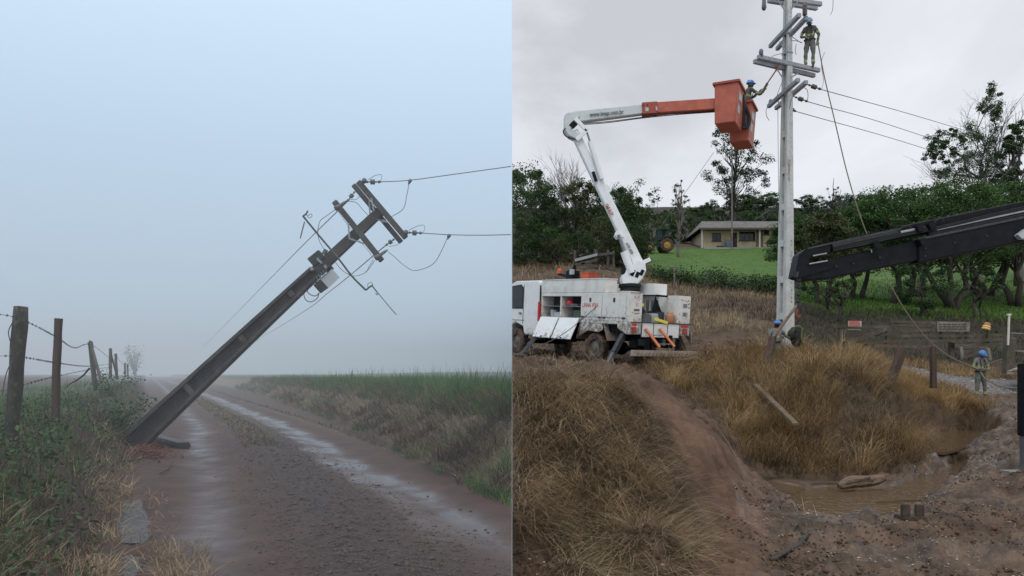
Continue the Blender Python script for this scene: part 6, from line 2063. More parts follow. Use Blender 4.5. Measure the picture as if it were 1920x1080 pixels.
WB(MB().beam(Q(1206, 492, dB - .2), Q(1219, 486, dB - .2), .13, .1, up=(0, 1, 0)), 'pivot_lug', M_boomw, tt)
WB(MB().prism([Q(1156, 432, dB - .19), Q(1170, 444, dB - .19), Q(1158, 446, dB - .19), Q(1153, 441, dB - .19)], (0, .38, 0)), 'cylinder_lug', M_boomw, lbm)
WB(MB().prism([Q(1131, 352, dB - .15), Q(1141, 362, dB - .15), Q(1148, 356, dB - .15), Q(1139, 346, dB - .15)], (0, .3, 0)), 'boom_stop', M_boomw, lbm)
WB(MB().beam(Q(1112, 322, dB - .18), Q(1118, 340, dB - .18), .1, .06, up=(0, 1, 0)), 'hose_cover', M_black, lbm)
c1 = WB(MB().cyl(Q(1184, 512, dB - .25), Q(1170, 472, dB - .25), .13, 12), 'lift_cylinder', M_boomw)
WB(MB().cyl(Q(1171, 474, dB - .25), Q(1160, 440, dB - .25), .055, 8), 'rod', M_hydr, c1)
WB(MB().prism([Q(1165, 515, dB - .28), Q(1165, 500, dB - .28), Q(1172, 496, dB - .28), Q(1174, 512, dB - .28)], (0, .14, 0)), 'valve_block', M_black)
c2 = WB(MB().cyl(Q(1128, 336, dB - .2), Q(1106, 266, dB - .2), .085, 12), 'fold_cylinder', M_boomw)
WB(MB().cyl(Q(1107, 268, dB - .2), Q(1099, 243, dB - .2), .035, 8), 'rod', M_hydr, c2)
el = WB(MB().prism([Q(1058, 216, dB - .2), Q(1064, 211, dB - .2), Q(1086, 209, dB - .2), Q(1089, 216, dB - .2), Q(1071, 242, dB - .2), Q(1090, 252, dB - .2), Q(1082, 262, dB - .2), Q(1066, 254, dB - .2), Q(1058, 243, dB - .2)], (0, .4, 0)), 'elbow', M_boomg, bevel=.025)
WB(MB().beam(Q(1078, 222, dB - .24), Q(1101, 245, dB - .24), .12, .07, up=(0, 1, 0)), 'link', M_boomw, el)
WB(MB().beam(Q(1081, 262, dB - .24), Q(1100, 244, dB - .24), .13, .07, up=(0, 1, 0)), 'link', M_boomw, el)
WB(MB().beam(Q(1071, 238, dB - .21), Q(1079, 230, dB - .21), .2, .02, up=(0, 1, 0)), 'painted_gap_shade', M_black, el)  # black strip standing in for the shade in the elbow joint
WB(MB().tube(catmull([Q(1060, 240, dB - .22), Q(1056, 247, dB - .25), Q(1062, 256, dB - .25), Q(1078, 261, dB - .22)], 5), .02, 5), 'hose', M_blackr, el)
ub = WB(MB().beam(Q(1076, 221.5), Q(1205, 206.5, dB - .15), .30, .36, w1=.27, h1=.30), 'upper_boom', M_boomg, bevel=.02)
ins_ = WB(MB().beam(Q(1203, 206, dB - .15), Q(1345, 196.5, dB - .35), .33, .355, w1=.30, h1=.36), 'insulating_boom', M_orange, bevel=.02)
WB(MB().beam(Q(1203.5, 206, dB - .15), Q(1232, 204, dB - .2), .36, .385), 'boom_collar', M_dorange, ins_, bevel=.01)
for k_ in range(4):
    for sy_ in (-3.6, 3.6):
        WB(MB().cyl(Q(1206.5 + k_ * 7.5, 205.8 - k_ * .55 + sy_ * 2.4, dB - .36), Q(1206.5 + k_ * 7.5, 205.8 - k_ * .55 + sy_ * 2.4, dB - .2), .022, 6), 'collar_bolt', M_dsteel, ins_)
for k_ in range(2):
    WB(MB().tube(catmull([Q(1088, 232 + k_ * 2, dB - .1), Q(1140, 228 + k_ * 2, dB - .15), Q(1204, 220 + k_ * 1.6, dB - .2), Q(1270, 213 + k_ * 2, dB - .3), Q(1341, 208 + k_ * 2, dB - .35)], 6), .014, 5), 'hydraulic_line', M_blackr, ub)
WB(MB().beam(Q(1210, 205.2, dB - .34), Q(1217, 204.8, dB - .34), .12, .02, up=(0, 1, 0)), 'round_sticker', M_boxl, ins_)
WB(MB().beam(Q(1229.5, 203.5, dB - .41), Q(1232.5, 203.3, dB - .41), .13, .01, up=(0, 1, 0)), 'sticker', M_boxl, ins_)


def wtext(body, px0, py0, px1, py1, d, size, name, m, parent, sx=1.0, d1=None):
    a, b_ = P(px0, py0, d), P(px1, py1, d1 or d)
    x = (b_ - a).normalized(); z = Vector((0, -1, 0)); y = z.cross(x).normalized(); z = x.cross(y)
    Rw = Matrix((x, y, z)).transposed()
    return text(body, size, name, m, parent, TI @ ((a + b_) / 2), TR.transposed() @ Rw, .0015, sx)


wtext('www.imap.com.br', 1100, 215.8, 1175, 209.0, dB - .205, .19, 'boom_lettering', M_letk, ub, .80, dB - .305)
wtext('IMAP', 1134, 379, 1149, 407, dB - .192, .20, 'boom_logo', mat('faded_red_logo', (.42, .14, .13), (.52, .24, .22), 9, .5), lbm, .95)
wtext('ATE 600', 1170, 447, 1190, 484, dB - .194, .13, 'boom_lettering', M_boxd, lbm, .9)


def bucket(fr, e, b_, wid, dep, zt, zb, name):
    fr = Vector(fr); e = Vector(e); b_ = Vector(b_)
    mb = MB()

    def ring(z, k, inset):
        w, d = wid - k * 2 - inset, dep - k * 2
        o = fr - e * (k + inset) + b_ * k
        return [Vector((*(o - e * w)[:2], z)), Vector((*o[:2], z)), Vector((*(o + b_ * d)[:2], z)), Vector((*(o - e * w + b_ * d)[:2], z))]
    o0, o1 = ring(zb, .0, .10), ring(zt, 0, 0)
    i0, i1 = ring(zb + .05, .05, .10), ring(zt, .05, 0)
    mb.add(o0 + o1 + i0 + i1, [(3, 2, 1, 0)] + [(k, (k + 1) % 4, 4 + (k + 1) % 4, 4 + k) for k in range(4)] + [(4 + k, 4 + (k + 1) % 4, 12 + (k + 1) % 4, 12 + k) for k in range(4)] + [(8 + (k + 1) % 4, 8 + k, 12 + k, 12 + (k + 1) % 4) for k in range(4)] + [(8, 9, 10, 11)])
    o = WB(mb, name, M_orange, bevel=.02)
    rm = MB()
    p = ring(zt + .0, -.03, 0)
    for k in range(4):
        rm.beam(p[k], p[(k + 1) % 4], .06, .07)
    WB(rm, 'rim', M_dorange, o)
    return o, o1, o0


ee = Vector((.90, -.43, 0)).normalized(); bb_ = Vector((.43, .90, 0)).normalized()
k1, t1_, b1_ = bucket((7.35, 26.0, 0), ee, bb_, .76, 1.18, 11.12, 9.80, 'bucket')
k2, t2_, b2_ = bucket((8.15, 27.25, 0), ee, bb_, .72, 1.10, 10.88, 9.55, 'bucket')
for kb, tt_, bt_ in ((k1, t1_, b1_), (k2, t2_, b2_)):
    r0_, r1_, q0, q1 = tt_[1], tt_[2], bt_[1], bt_[2]
    for (a0, a1, h0, h1) in ((.25, .7, .62, .82), (.2, .55, .30, .5)):
        pts = [q0.lerp(q1, a0).lerp(r0_.lerp(r1_, a0), h0), q0.lerp(q1, a1).lerp(r0_.lerp(r1_, a1), h0), q0.lerp(q1, a1).lerp(r0_.lerp(r1_, a1), h1), q0.lerp(q1, a0).lerp(r0_.lerp(r1_, a0), h1)]
        WB(MB().prism([p + ee * .006 for p in pts], ee * .004), 'sticker', M_boxl, kb)
WB(MB().tube(catmull([P(1394, 192, 27.2), P(1400, 205, 27.1), P(1405, 222, 27.1), P(1401, 238, 27.1), P(1390, 240, 27.1)], 6), .06, 6), 'hose_bundle', M_blackr)
WB(MB().beam(P(1393, 178, 27.0), P(1396, 238, 27.2), .12, .16), 'bucket_link', M_dsteel)
tag(MB().tube(catmull([T(1.2, -.1, 2.3), T(2.0, .1, 1.6), T(3.0, .7, .7), T(3.7, 2.2, -.05)], 8), .012, 4).build('ground_cable', M_wire), 'thin ground cable running down from the truck to the mud', 'cable')

# ------------------------------------------------------------------ the upright concrete pole
PX = P(1472, 655, 27.5)
pbz = gR(PX.x, 27.5)
cp = thing('concrete_pole', 'tall pale grey concrete utility pole with four pairs of crossarms', 'utility pole', Vector((PX.x, 27.5, pbz)))
Rz = Matrix.Rotation(math.radians(20), 3, 'Z')
ztop = 15.6


def psz(z):   # (width of the flat faces, depth of the whole section) at height z
    t = (z - pbz) / (ztop - pbz)
    return .40 + (.16 - .40) * t, .52 + (.22 - .52) * t


def cpole_pt(z, x, y):
    xc = PX.x + (z - pbz) / (ztop - pbz) * .10
    return Rz @ Vector((x, y, 0)) + Vector((xc, 27.5, z))


z0_ = pbz - .8
for sg in (-1, 1):
    pts = []
    for z in (z0_, ztop):
        w, d = psz(z); th = .30 * d
        y0, y1 = (-d / 2, -d / 2 + th) if sg < 0 else (d / 2 - th, d / 2)
        pts += [cpole_pt(z, -w / 2, y0), cpole_pt(z, w / 2, y0), cpole_pt(z, w / 2, y1), cpole_pt(z, -w / 2, y1)]
    MB().hexa(pts).build('flange', M_conc, cp, bevel=.012)
pts = []
for z in (z0_, ztop):
    w, d = psz(z)
    pts += [cpole_pt(z, -w * .14, -d * .199), cpole_pt(z, w * .14, -d * .199), cpole_pt(z, w * .14, d * .199), cpole_pt(z, -w * .14, d * .199)]
MB().hexa(pts).build('web', M_conc, cp)
for z in np.arange(pbz + 1.1, 10.2, 1.25):
    w, d = psz(z)
    MB().hexa([cpole_pt(z + dz_, sx * w * .47, sy * d * .198) for dz_ in (0, .22) for sx, sy in ((-1, -1), (1, -1), (1, 1), (-1, 1))]).build('rib', M_conc, cp)
mb = MB()
for z in np.arange(pbz + .9, ztop, .16):
    w, d = psz(z)
    a = cpole_pt(z, .02, -d / 2 - .0015)
    mb.cyl(a, a - Rz @ Vector((0, -.004, 0)), .014, 6)
tag(mb.build('bolt_holes', M_boxd, cp), kind='stuff')
mb = MB()
for k, z in enumerate(np.arange(4.0, 6.2, .13)):
    if k % 5 == 4: continue
    w, d = psz(z)
    a = cpole_pt(z, .06, -d / 2 - .002)
    ex = Rz @ Vector((.035, 0, 0)); uz = Vector((0, 0, .09))
    mb.add([a - ex, a + ex, a + ex + uz * R.uniform(.6, 1), a - ex + uz], [(0, 1, 2, 3)])
tag(mb.build('stencil_marks', M_arm, cp), kind='stuff')
w, d = psz(8.8)
MB().add([cpole_pt(8.9, -.1, -d / 2 - .01), cpole_pt(8.9, .0, -d / 2 - .01), cpole_pt(8.1, -.02, -d / 2 - .01), cpole_pt(8.2, -.09, -d / 2 - .01)], [(0, 3, 2, 1)]).build('rust_stain', mat('rust_stain', (.22, .15, .12), (.42, .38, .34), 12), cp)


def arm(pa, da, pb, db, w=.13):
    a = P(*pa, da); b_ = P(*pb, db); b_.z = a.z = (a.z + b_.z) / 2
    return MB().beam(a, b_, w, w * 1.08).build('crossarm', M_arm, cp, bevel=.012)


arm((1440, -7), 27.4, (1540, 8), 28.0); arm((1440, 0), 27.8, (1532, 17), 28.4)
arm((1444, 88), 28.4, (1499, 27), 25.9); arm((1457, 93), 28.6, (1512, 32), 26.1)
arm((1421, 107), 26.8, (1536, 132), 28.0); arm((1414, 116), 26.9, (1527, 141), 28.2)
arm((1441, 201), 28.8, (1497, 148), 26.2); arm((1455, 204), 29.0, (1512, 153), 26.4)
for a, b_ in (((1458, 0), (1472, 20)), ((1499, 0), (1483, 18)), ((1457, 130), (1468, 147)), ((1497, 137), (1482, 146)), ((1462, 78), (1472, 96)), ((1459, 190), (1466, 200))):
    MB().beam(P(*a, 27.2), P(*b_, 27.3), .04, .02, up=(0, 1, 0)).build('brace', M_galv, cp)
for y in (66, 102): 
    z = P(0, y, 27.5).z; w, d = psz(z)
    MB().hexa([cpole_pt(z + dz_, sx * w * .56, sy * d * .54) for dz_ in (0, .05) for sx, sy in ((-1, -1), (1, -1), (1, 1), (-1, 1))]).build('band', M_galv, cp)
for px, py, d, r, h, m in ((1427, 107, 26.8, .075, .28, M_ins), (1445, 200, 28.6, .075, .27, M_ins)):
    q = P(px, py, d)
    MB().lathe(q, q + Vector((0, 0, h)), [(0, r * .4), (.15, r * .5), (.2, r), (.45, r * .95), (.6, r), (.85, r * .8), (.95, r * .5), (1, r * .2)], 10).build('insulator', m, cp, smooth_=True)
q = P(1509, 30, 26.1)
MB().lathe(q, q + Vector((0, 0, .42)), [(0, .05), (.08, .05), (.1, .085), (.18, .06), (.24, .085), (.32, .06), (.38, .085), (.46, .06), (.52, .085), (.6, .06), (.7, .075), (1, .07)], 10).build('insulator', M_insb, cp, smooth_=True)
q = P(1432.5, 19, 27.2)
MB().lathe(q + Vector((0, 0, .8)), q, [(0, .05), (.5, .06), (.75, .07), (.9, .085), (1, .05)], 10).build('hanging_cutout', M_ins, cp, smooth_=True)
for a, b_, da, db in (((1513, 158), (1541, 168), 26.3, 26.6), ((1488, 181), (1516, 191), 27.6, 27.8), ((1478, 203), (1493, 209), 28.4, 28.6)):
    insulator(P(*a, da), P(*b_, db), .075, M_insb, cp)
for pts in ([(1505, 163), (1513, 168), (1515, 178), (1514, 189)], [(1443, 195), (1437, 205), (1437, 216), (1442, 226)], [(1484, 68), (1500, 79), (1504, 80)], [(1484, 76), (1495, 77), (1504, 80)], [(1493, 83), (1491, 95), (1493, 103)], [(1447, 106), (1458, 102), (1469, 100)], [(1468, 150), (1460, 170), (1455, 185)], [(1487, 180), (1483, 190), (1480, 204)]):
    tb([(x, y, 27.0) for x, y in pts], .011, 'jumper_wire', M_wire, cp, n=4, k=4)
for x0, d0 in ((1458.5, 27.0),):
    tb([(x0, 206, d0), (x0 + 1, 330, d0), (x0 + 3, 420, d0)], .009, 'drop_wire', M_wire, cp, n=4, k=3)
for i, (a, da, b_, db, e_, de, lab) in enumerate((((1541, 168), 26.6, (1751, 227), 40, (1990, 300), 66, 'uppermost conductor running from the concrete pole toward the large bare tree'), ((1516, 191), 27.8, (1707, 247), 40, (1990, 345), 66, 'middle conductor running from the concrete pole toward the large bare tree'), ((1493, 209), 28.6, (1723, 275), 42, (1990, 362), 66, 'lowest conductor running from the concrete pole toward the large bare tree'))):
    power_line([P(*a, da), P(*b_, db), P(*e_, de)], .014, lab, 'conductors of the concrete pole')
tag(MB().tube(catmull([P(1560, -30, 27.5), P(1562, 0, 27.5), P(1561, 18, 27.5), P(1557, 28, 27.5)], 5), .010, 4).build('loose_wire', M_wire), 'short loose wire end hanging near the lineman on the pole', 'wire')

# ------------------------------------------------------------------ the black crane arm and its outrigger
DC = 17.0
ca = thing('loader_crane', 'black articulated crane arm reaching in from outside the frame', 'crane', P(2100, 450, DC))


def CQ(px, py, d=DC): return P(px, py, d)


MB().prism([CQ(1552, 486), CQ(1726, 449), CQ(1728, 487), CQ(1552, 522), CQ(1500, 526), CQ(1499, 505)], (0, .36, 0)).build('inner_beam', M_black, ca, bevel=.02)
MB().prism([CQ(1722, 447, DC - .05), CQ(2060, 376, DC - .05), CQ(2060, 424, DC - .05), CQ(1722, 492, DC - .05)], (0, .46, 0)).build('main_beam', M_black, ca, bevel=.02)
MB().beam(CQ(1720, 449, DC - .06), CQ(2060, 378, DC - .06), .03, .05).build('beam_edge', M_dsteel, ca)
MB().prism([CQ(1499, 476, DC - .03), CQ(1512, 466, DC - .03), CQ(1560, 460, DC - .03), CQ(1556, 474, DC - .03), CQ(1520, 482, DC - .03), CQ(1516, 497, DC - .03), CQ(1554, 490, DC - .03), CQ(1558, 505, DC - .03), CQ(1500, 522, DC - .03), CQ(1490, 518, DC - .03)], (0, .42, 0)).build('tip_head', M_black, ca, bevel=.012)
MB().beam(CQ(1514, 469, DC + .1), CQ(1700, 428, DC + .1), .22, .11).build('extension_boom', M_black, ca)
MB().beam(CQ(1520, 476, DC + .2), CQ(1745, 432, DC + .2), .2, .13).build('extension_boom', M_black, ca)
MB().beam(CQ(1690, 432, DC + .12), CQ(2060, 356, DC + .12), .24, .13).build('extension_boom', M_black, ca)
MB().beam(CQ(1690, 425, DC + .05), CQ(2060, 350, DC + .05), .05, .04).build('boom_edge', M_dsteel, ca)
MB().beam(CQ(1514, 466, DC - .02), CQ(1690, 428, DC - .02), .04, .035).build('boom_edge', M_dsteel, ca)
for a, b_, r, nm in (((1688, 435.5), (1726, 428), .03, 'cylinder_rod'), ((1756, 431), (2060, 366), .022, 'cylinder_rod'), ((1524, 480), (1550, 475), .018, 'cylinder_rod'), ((1517, 495), (1551, 489), .018, 'cylinder_rod')):
    MB().cyl(CQ(*a, DC - .08), CQ(*b_, DC - .08), r, 8).build(nm, M_hydr, ca)
for a, b_, r in (((1560, 464), (1688, 436), .075), ((1740, 440), (2060, 372), .06), ((1640, 448), (1750, 425), .06)):
    MB().cyl(CQ(*a, DC - .02), CQ(*b_, DC - .02), r, 8).build('cylinder', M_blackr, ca)
for a in ((1744, 423), (1722, 427), (1640, 458), (1727, 452)):
    MB().beam(CQ(a[0] - 5, a[1] + 4, DC - .1), CQ(a[0] + 6, a[1], DC - .1), .2, .14).build('pin_bracket', M_black, ca, bevel=.01)
for x_, y_ in ((1568, 500), (1600, 494), (1650, 483), (1735, 466), (1735, 480), (1790, 455), (1850, 442)):
    MB().cyl(CQ(x_, y_, DC - .075), CQ(x_, y_, DC + .02), .022, 8).build('pin_bolt', M_dsteel, ca)
for k_ in range(3):
    MB().tube(catmull([CQ(1562, 470 - k_ * 2.5, DC - .06), CQ(1620, 459 - k_ * 2, DC - .08 + R.uniform(-.02, .02)), CQ(1690, 443 - k_ * 2.5, DC - .09), CQ(1760, 429 - k_ * 2, DC - .1), CQ(1900, 398 - k_ * 3, DC - .08), CQ(2060, 364 - k_ * 3, DC - .08)], 5), .014, 5).build('hydraulic_hose', M_blackr, ca)
MB().tube(catmull([CQ(1686, 433, DC - .1), CQ(1692, 426, DC - .1), CQ(1704, 424, DC - .1), CQ(1708, 428, DC - .1)], 5), .018, 5).build('hose', M_blackr, ca)
MB().tube(catmull([CQ(1752, 417, DC - .1), CQ(1760, 411, DC - .1), CQ(1768, 411, DC - .1), CQ(1769, 416, DC - .1)], 5), .018, 5).build('hose', M_blackr, ca)
MB().beam(CQ(1634, 466, DC - .04), CQ(1634, 474, DC - .04), .02, .02).build('pin', M_hydr, ca)
MB().prism([CQ(1909, 440, DC - .2), CQ(1925, 428, DC - .2), CQ(1960, 420, DC - .2), CQ(1960, 450, DC - .2), CQ(1916, 447, DC - .2)], (0, .2, 0)).build('pale_cover', M_boxl, ca)
MB().lathe(CQ(1492, 520), CQ(1492, 510), [(0, .05), (1, .07)], 8).build('sheave', M_dsteel, ca)
mb = MB()
for k in range(9):
    a = CQ(1497 + R.uniform(-1.2, 1.2), 524 + k * 6.5); 
    mb.tube([a + Vector((.03 * math.cos(q), .03 * math.sin(q) if k % 2 else 0, .035 * math.sin(q * 1.0))) for q in np.linspace(0, 6.28, 8)], .016, 4)
mb.build('hook_chain', M_dsteel, ca)
MB().tube(catmull([CQ(1497, 580), CQ(1493, 588), CQ(1496, 596), CQ(1501, 591)], 5), .025, 6).build('hook', mat('worn_red_hook', (.14, .03, .025), (.2, .05, .04), 9, .6), ca)
gx = CQ(2090, 500, DC)
MB().beam((gx.x, DC + .2, gR(gx.x, DC) - .4), (gx.x, DC + .2, CQ(2090, 340).z), .5, .5).build('crane_column', M_black, ca)
og = thing('crane_outrigger', 'black steel outrigger leg on a square foot at the mud', 'outrigger', P(1919, 868, 14.6))
fz = gR(P(1919, 868, 14.6).x, 14.6)
ox = P(1921, 800, 14.6).x
MB().span((ox - .045, 14.52, fz + .7), (ox + .12, 14.75, P(0, 682, 14.6).z)).build('outer_tube', M_black, og, bevel=.01)
MB().span((ox - .022, 14.56, fz + .05), (ox + .1, 14.71, fz + .7)).build('inner_tube', M_boxd, og)
MB().span((ox - .26, 14.35, fz), (ox + .3, 14.95, fz + .045)).build('foot_plate', M_galv, og, bevel=.01)
MB().beam((ox + .05, 14.63, P(0, 690, 14.6).z), (gx.x, 16.8, P(0, 690, 14.6).z), .16, .16).build('outrigger_beam', M_black, og)

# ------------------------------------------------------------------ people
M_uni = mat('grey_work_cloth', (0.13, 0.125, 0.115), (0.18, 0.17, 0.155), 9, .9, .1)
M_unid = mat('dark_olive_work_cloth', (0.055, 0.06, 0.052), (0.085, 0.088, 0.076), 9, .9, .1)
M_pant = mat('grey_green_trousers', (0.10, 0.105, 0.09), (0.15, 0.15, 0.135), 9, .9, .1)
M_band = mat('yellow_green_band', (0.24, 0.26, 0.08), (0.32, 0.34, 0.13), 12, .6)
M_skin = mat('brown_skin', (0.14, 0.075, 0.048), (0.18, 0.10, 0.065), 12, .6)
M_glove = mat('tan_leather_glove', (0.20, 0.15, 0.08), (0.28, 0.21, 0.12), 12, .8)
M_helm = mat('blue_helmet', (0.05, 0.17, 0.42), (0.07, 0.21, 0.48), 5, .35)
M_helm2 = mat('faded_blue_helmet', (0.14, 0.25, 0.36), (0.18, 0.30, 0.42), 5, .45)
M_boot = mat('muddy_black_boot', (0.025, 0.022, 0.02), (0.05, 0.04, 0.033), 9, .8)
M_harn = mat('dark_harness', (0.02, 0.02, 0.02), (0.04, 0.038, 0.035), 9, .8)
M_eye = mat('dark_eye', (0.01, 0.008, 0.007), None, 5, .3)

STAND = dict(pelvis=(0, 0, .95), waist=(0, 0, 1.10), chest=(0, .01, 1.32), neck=(0, .02, 1.49), head=(0, .05, 1.60), crown=(0, .045, 1.71),
             sh_l=(-.18, 0, 1.42), el_l=(-.25, -.02, 1.14), wr_l=(-.24, .12, .93), ha_l=(-.235, .15, .86), sh_r=(.18, 0, 1.42), el_r=(.25, -.02, 1.14), wr_r=(.24, .12, .93), ha_r=(.235, .15, .86),
             hip_l=(-.10, 0, .90), kn_l=(-.12, .03, .50), an_l=(-.13, -.02, .10), toe_l=(-.15, .15, .045), hip_r=(.10, 0, .90), kn_r=(.12, .03, .50), an_r=(.13, -.02, .10), toe_r=(.15, .15, .045))
RAD = dict(pelvis=(.165, .125), waist=(.155, .115), chest=(.175, .125), neck=(.062, .062), head=(.082, .098), crown=(.07, .085), sh=(.078, .078), el=(.054, .054), wr=(.038, .038), ha=(.036, .046),
           hip=(.105, .105), kn=(.072, .072), an=(.052, .052), toe=(.048, .038))
BONES = [('pelvis', 'waist', 's'), ('waist', 'chest', 's'), ('chest', 'neck', 's'), ('neck', 'head', 'k'), ('head', 'crown', 'k')]
for s_ in 'lr':
    BONES += [('chest', 'sh_' + s_, 's'), ('sh_' + s_, 'el_' + s_, 's'), ('el_' + s_, 'wr_' + s_, 's'), ('wr_' + s_, 'ha_' + s_, 'g'),
              ('pelvis', 'hip_' + s_, 'p'), ('hip_' + s_, 'kn_' + s_, 'p'), ('kn_' + s_, 'an_' + s_, 'p'), ('an_' + s_, 'toe_' + s_, 'b')]


def person(label, loc, yaw, pose, m_shirt, m_pants, m_helm, scale=1.0, bands=True, group='workers in blue helmets', glove=True):
    J = {k: Vector(v) for k, v in STAND.items()}
    J.update({k: Vector(v) for k, v in pose.items()})
    J = {k: v * scale for k, v in J.items()}
    rt = thing('person', label, 'person', loc, group, rot=Matrix.Rotation(yaw, 3, 'Z'))
    names = list(J)
    me = bpy.data.meshes.new('body')
    me.from_pydata([J[n] for n in names], [(names.index(a), names.index(b)) for a, b, _ in BONES], [])
    o = bpy.data.objects.new('body', me); COL.objects.link(o)
    md = o.modifiers.new('Skin', 'SKIN'); md.use_smooth_shade = True
    sv = me.skin_vertices[0].data
    for i, n in enumerate(names):
        sv[i].radius = RAD[n.split('_')[0]]
        sv[i].use_root = n == 'pelvis'
    o.modifiers.new('Sub', 'SUBSURF').levels = 2
    dg = bpy.context.evaluated_depsgraph_get()
    m2 = bpy.data.meshes.new_from_object(o.evaluated_get(dg))
    o.modifiers.clear(); o.data = m2; m2.name = 'body'
    bpy.data.meshes.remove(me)
    mats = [m_shirt, m_pants, M_skin, M_glove if glove else M_skin, M_boot, M_band]
    m2.materials.clear()
    for m in mats: m2.materials.append(m)
    code = {'s': 0, 'p': 1, 'k': 2, 'g': 3, 'b': 4}
    for f in m2.polygons:
        c = f.center; best = (9, 0, None, 0)
        for a, b, k in BONES:
            d = J[b] - J[a]
            t = max(0, min(1, (c - J[a]).dot(d) / max(d.length_squared, 1e-9)))
            q = (c - J[a] - d * t).length - .5 * RAD[a.split('_')[0]][0]
            if q < best[0]: best = (q, code[k], (a, b), t)
        mi = best[1]
        if bands and best[2]:
            a, b = best[2]
            if a.startswith('sh_') and .55 < best[3] < .85: mi = 5
            if a.startswith('kn_') and .45 < best[3] < .68: mi = 5
            if a == 'waist' and .3 < best[3] < .62: mi = 5
        f.material_index = mi; f.use_smooth = True
    for v_ in m2.vertices:      # creases of the cloth
        if v_.co.z < J['neck'].z - .02:
            q_ = v_.co
            v_.co = q_ + v_.normal * .016 * (2 * float(vnoise(q_.x * 9 + q_.y * 7, q_.z * 13, 5)) - 1)
    o.parent = rt
    # head: helmet, face
    hd_, cr_ = J['head'], J['crown']
    ux = (cr_ - hd_).normalized()
    fw = Vector((0, 1, 0)); look = (fw - ux * fw.dot(ux)).normalized(); rx = look.cross(ux)
    HR = Matrix((rx, look, ux)).transposed()
    mb = MB(); mb.ell((0, 0, 0), (.122 * scale, .148 * scale, .135 * scale), 14, 7, 0.0)
    mb.ell((0, .03 * scale, .0), (.14 * scale, .19 * scale, .012), 16, 2, -.6)
    mb.beam((0, -.1 * scale, .105 * scale), (0, .1 * scale, .115 * scale), .03, .03)
    mb.v = [tuple(HR @ Vector(p) + hd_ + ux * .055 * scale) for p in mb.v]
    mb.build('helmet', m_helm, rt, smooth_=True)
    mb = MB()
    mb.prism([(0, .085, .0), (-.02, .078, -.035), (.02, .078, -.035)], (0, .025, -.01))
    for sx in (-1, 1): mb.ell((sx * .088, .0, -.01), (.014, .028, .036), 6, 4)
    mb.beam((-.025, .088, -.062), (.025, .088, -.062), .012, .01)
    mb.v = [tuple(HR @ (Vector(p) * scale) + hd_) for p in mb.v]
    mb.build('face', M_skin, rt)
    mb = MB()
    for sx in (-1, 1): mb.ell((sx * .034, .092, .012), (.013, .008, .008), 6, 4)
    mb.v = [tuple(HR @ (Vector(p) * scale) + hd_) for p in mb.v]
    mb.build('eyes', M_eye, rt)
    for s_, sx in (('l', -1), ('r', 1)):
        w, h = J['wr_' + s_], J['ha_' + s_]
        d = (h - w).normalized(); sd = d.cross(Vector((0, 0, 1)) if abs(d.z) < .9 else Vector((0, 1, 0))).normalized(); nn = sd.cross(d)
        mb = MB()
        mb.beam(w.lerp(h, .6), h + d * .03, .085 * scale, .034 * scale, up=nn)
        for k, L in enumerate((.070, .080, .074, .058)):
            b0 = h + d * .025 + sd * (k - 1.5) * .021
            mb.tube([b0, b0 + d * L * .5 - nn * .006, b0 + d * L * .8 - nn * .03, b0 + d * L * .85 - nn * .055], [.0105, .010, .009, .007], 5)
        th0 = w.lerp(h, .8) + sd * .04 * sx
        mb.tube([th0, th0 + d * .03 + sd * .02 * sx - nn * .015, th0 + d * .06 + sd * .012 * sx - nn * .035], [.012, .011, .008], 5)
        mb.build('hand', M_glove if glove else M_skin, rt)
    mb = MB()
    pl = J['pelvis'] + Vector((0, 0, .07)) * scale
    mb.tube([pl + Vector((math.cos(a) * .185, math.sin(a) * .145, 0)) * scale for a in np.linspace(0, 6.283, 17)], .022, 5, cap=False)
    mb.build('belt', M_harn, rt)
    if bands:
        mb = MB(); ch = J['chest']; wa = J['waist']
        for sx in (-1, 1):
            for sy in (-1, 1):
                mb.tube([J['neck'] + Vector((sx * .08, sy * .05, -.03)), ch + Vector((sx * .09, sy * .135, 0)), wa + Vector((sx * .06, sy * .125, .02))], .016, 4)
        mb.build('harness', M_harn, rt)
    return rt


R180 = math.pi
# the man with the rope on the mud
gp1 = P(1838, 750, 28)
person('worker in grey and blue helmet hauling a rope on the mud', (gp1.x, 28, P(0, 751, 28).z), R180 + .15,
       dict(head=(0, .085, 1.575), crown=(0, .13, 1.675), neck=(0, .03, 1.48), el_l=(-.29, .02, 1.14), wr_l=(-.12, .25, 1.10), ha_l=(-.05, .28, 1.10), el_r=(.29, .02, 1.14), wr_r=(.14, .25, 1.12), ha_r=(.07, .28, 1.12),
            kn_l=(-.15, .03, .50), an_l=(-.19, 0, .10), toe_l=(-.22, .16, .045), kn_r=(.15, .05, .50), an_r=(.2, .05, .10), toe_r=(.22, .22, .045)), M_uni, M_pant, M_helm, 1.0)
# the lineman standing on the crossarm
lp_ = P(1514, 124, 27.9)
lz = lp_.z
ln = person('lineman with faded helmet and harness standing on the crossarm', (lp_.x + .06, 27.85, lz - .13), R180 - .5,
            dict(head=(0, .09, 1.575), crown=(0, .14, 1.675), neck=(0, .03, 1.48), el_l=(-.30, .0, 1.16), wr_l=(-.27, .06, .92), ha_l=(-.26, .07, .85), el_r=(.30, .0, 1.17), wr_r=(.13, .2, 1.08), ha_r=(.07, .22, 1.05),
                 kn_l=(-.12, .03, .50), an_l=(-.11, -.02, .10), toe_l=(-.12, .14, .045), kn_r=(.13, .03, .50), an_r=(.13, .02, .10), toe_r=(.15, .18, .045)), M_unid, M_pant, M_helm2, 1.0)
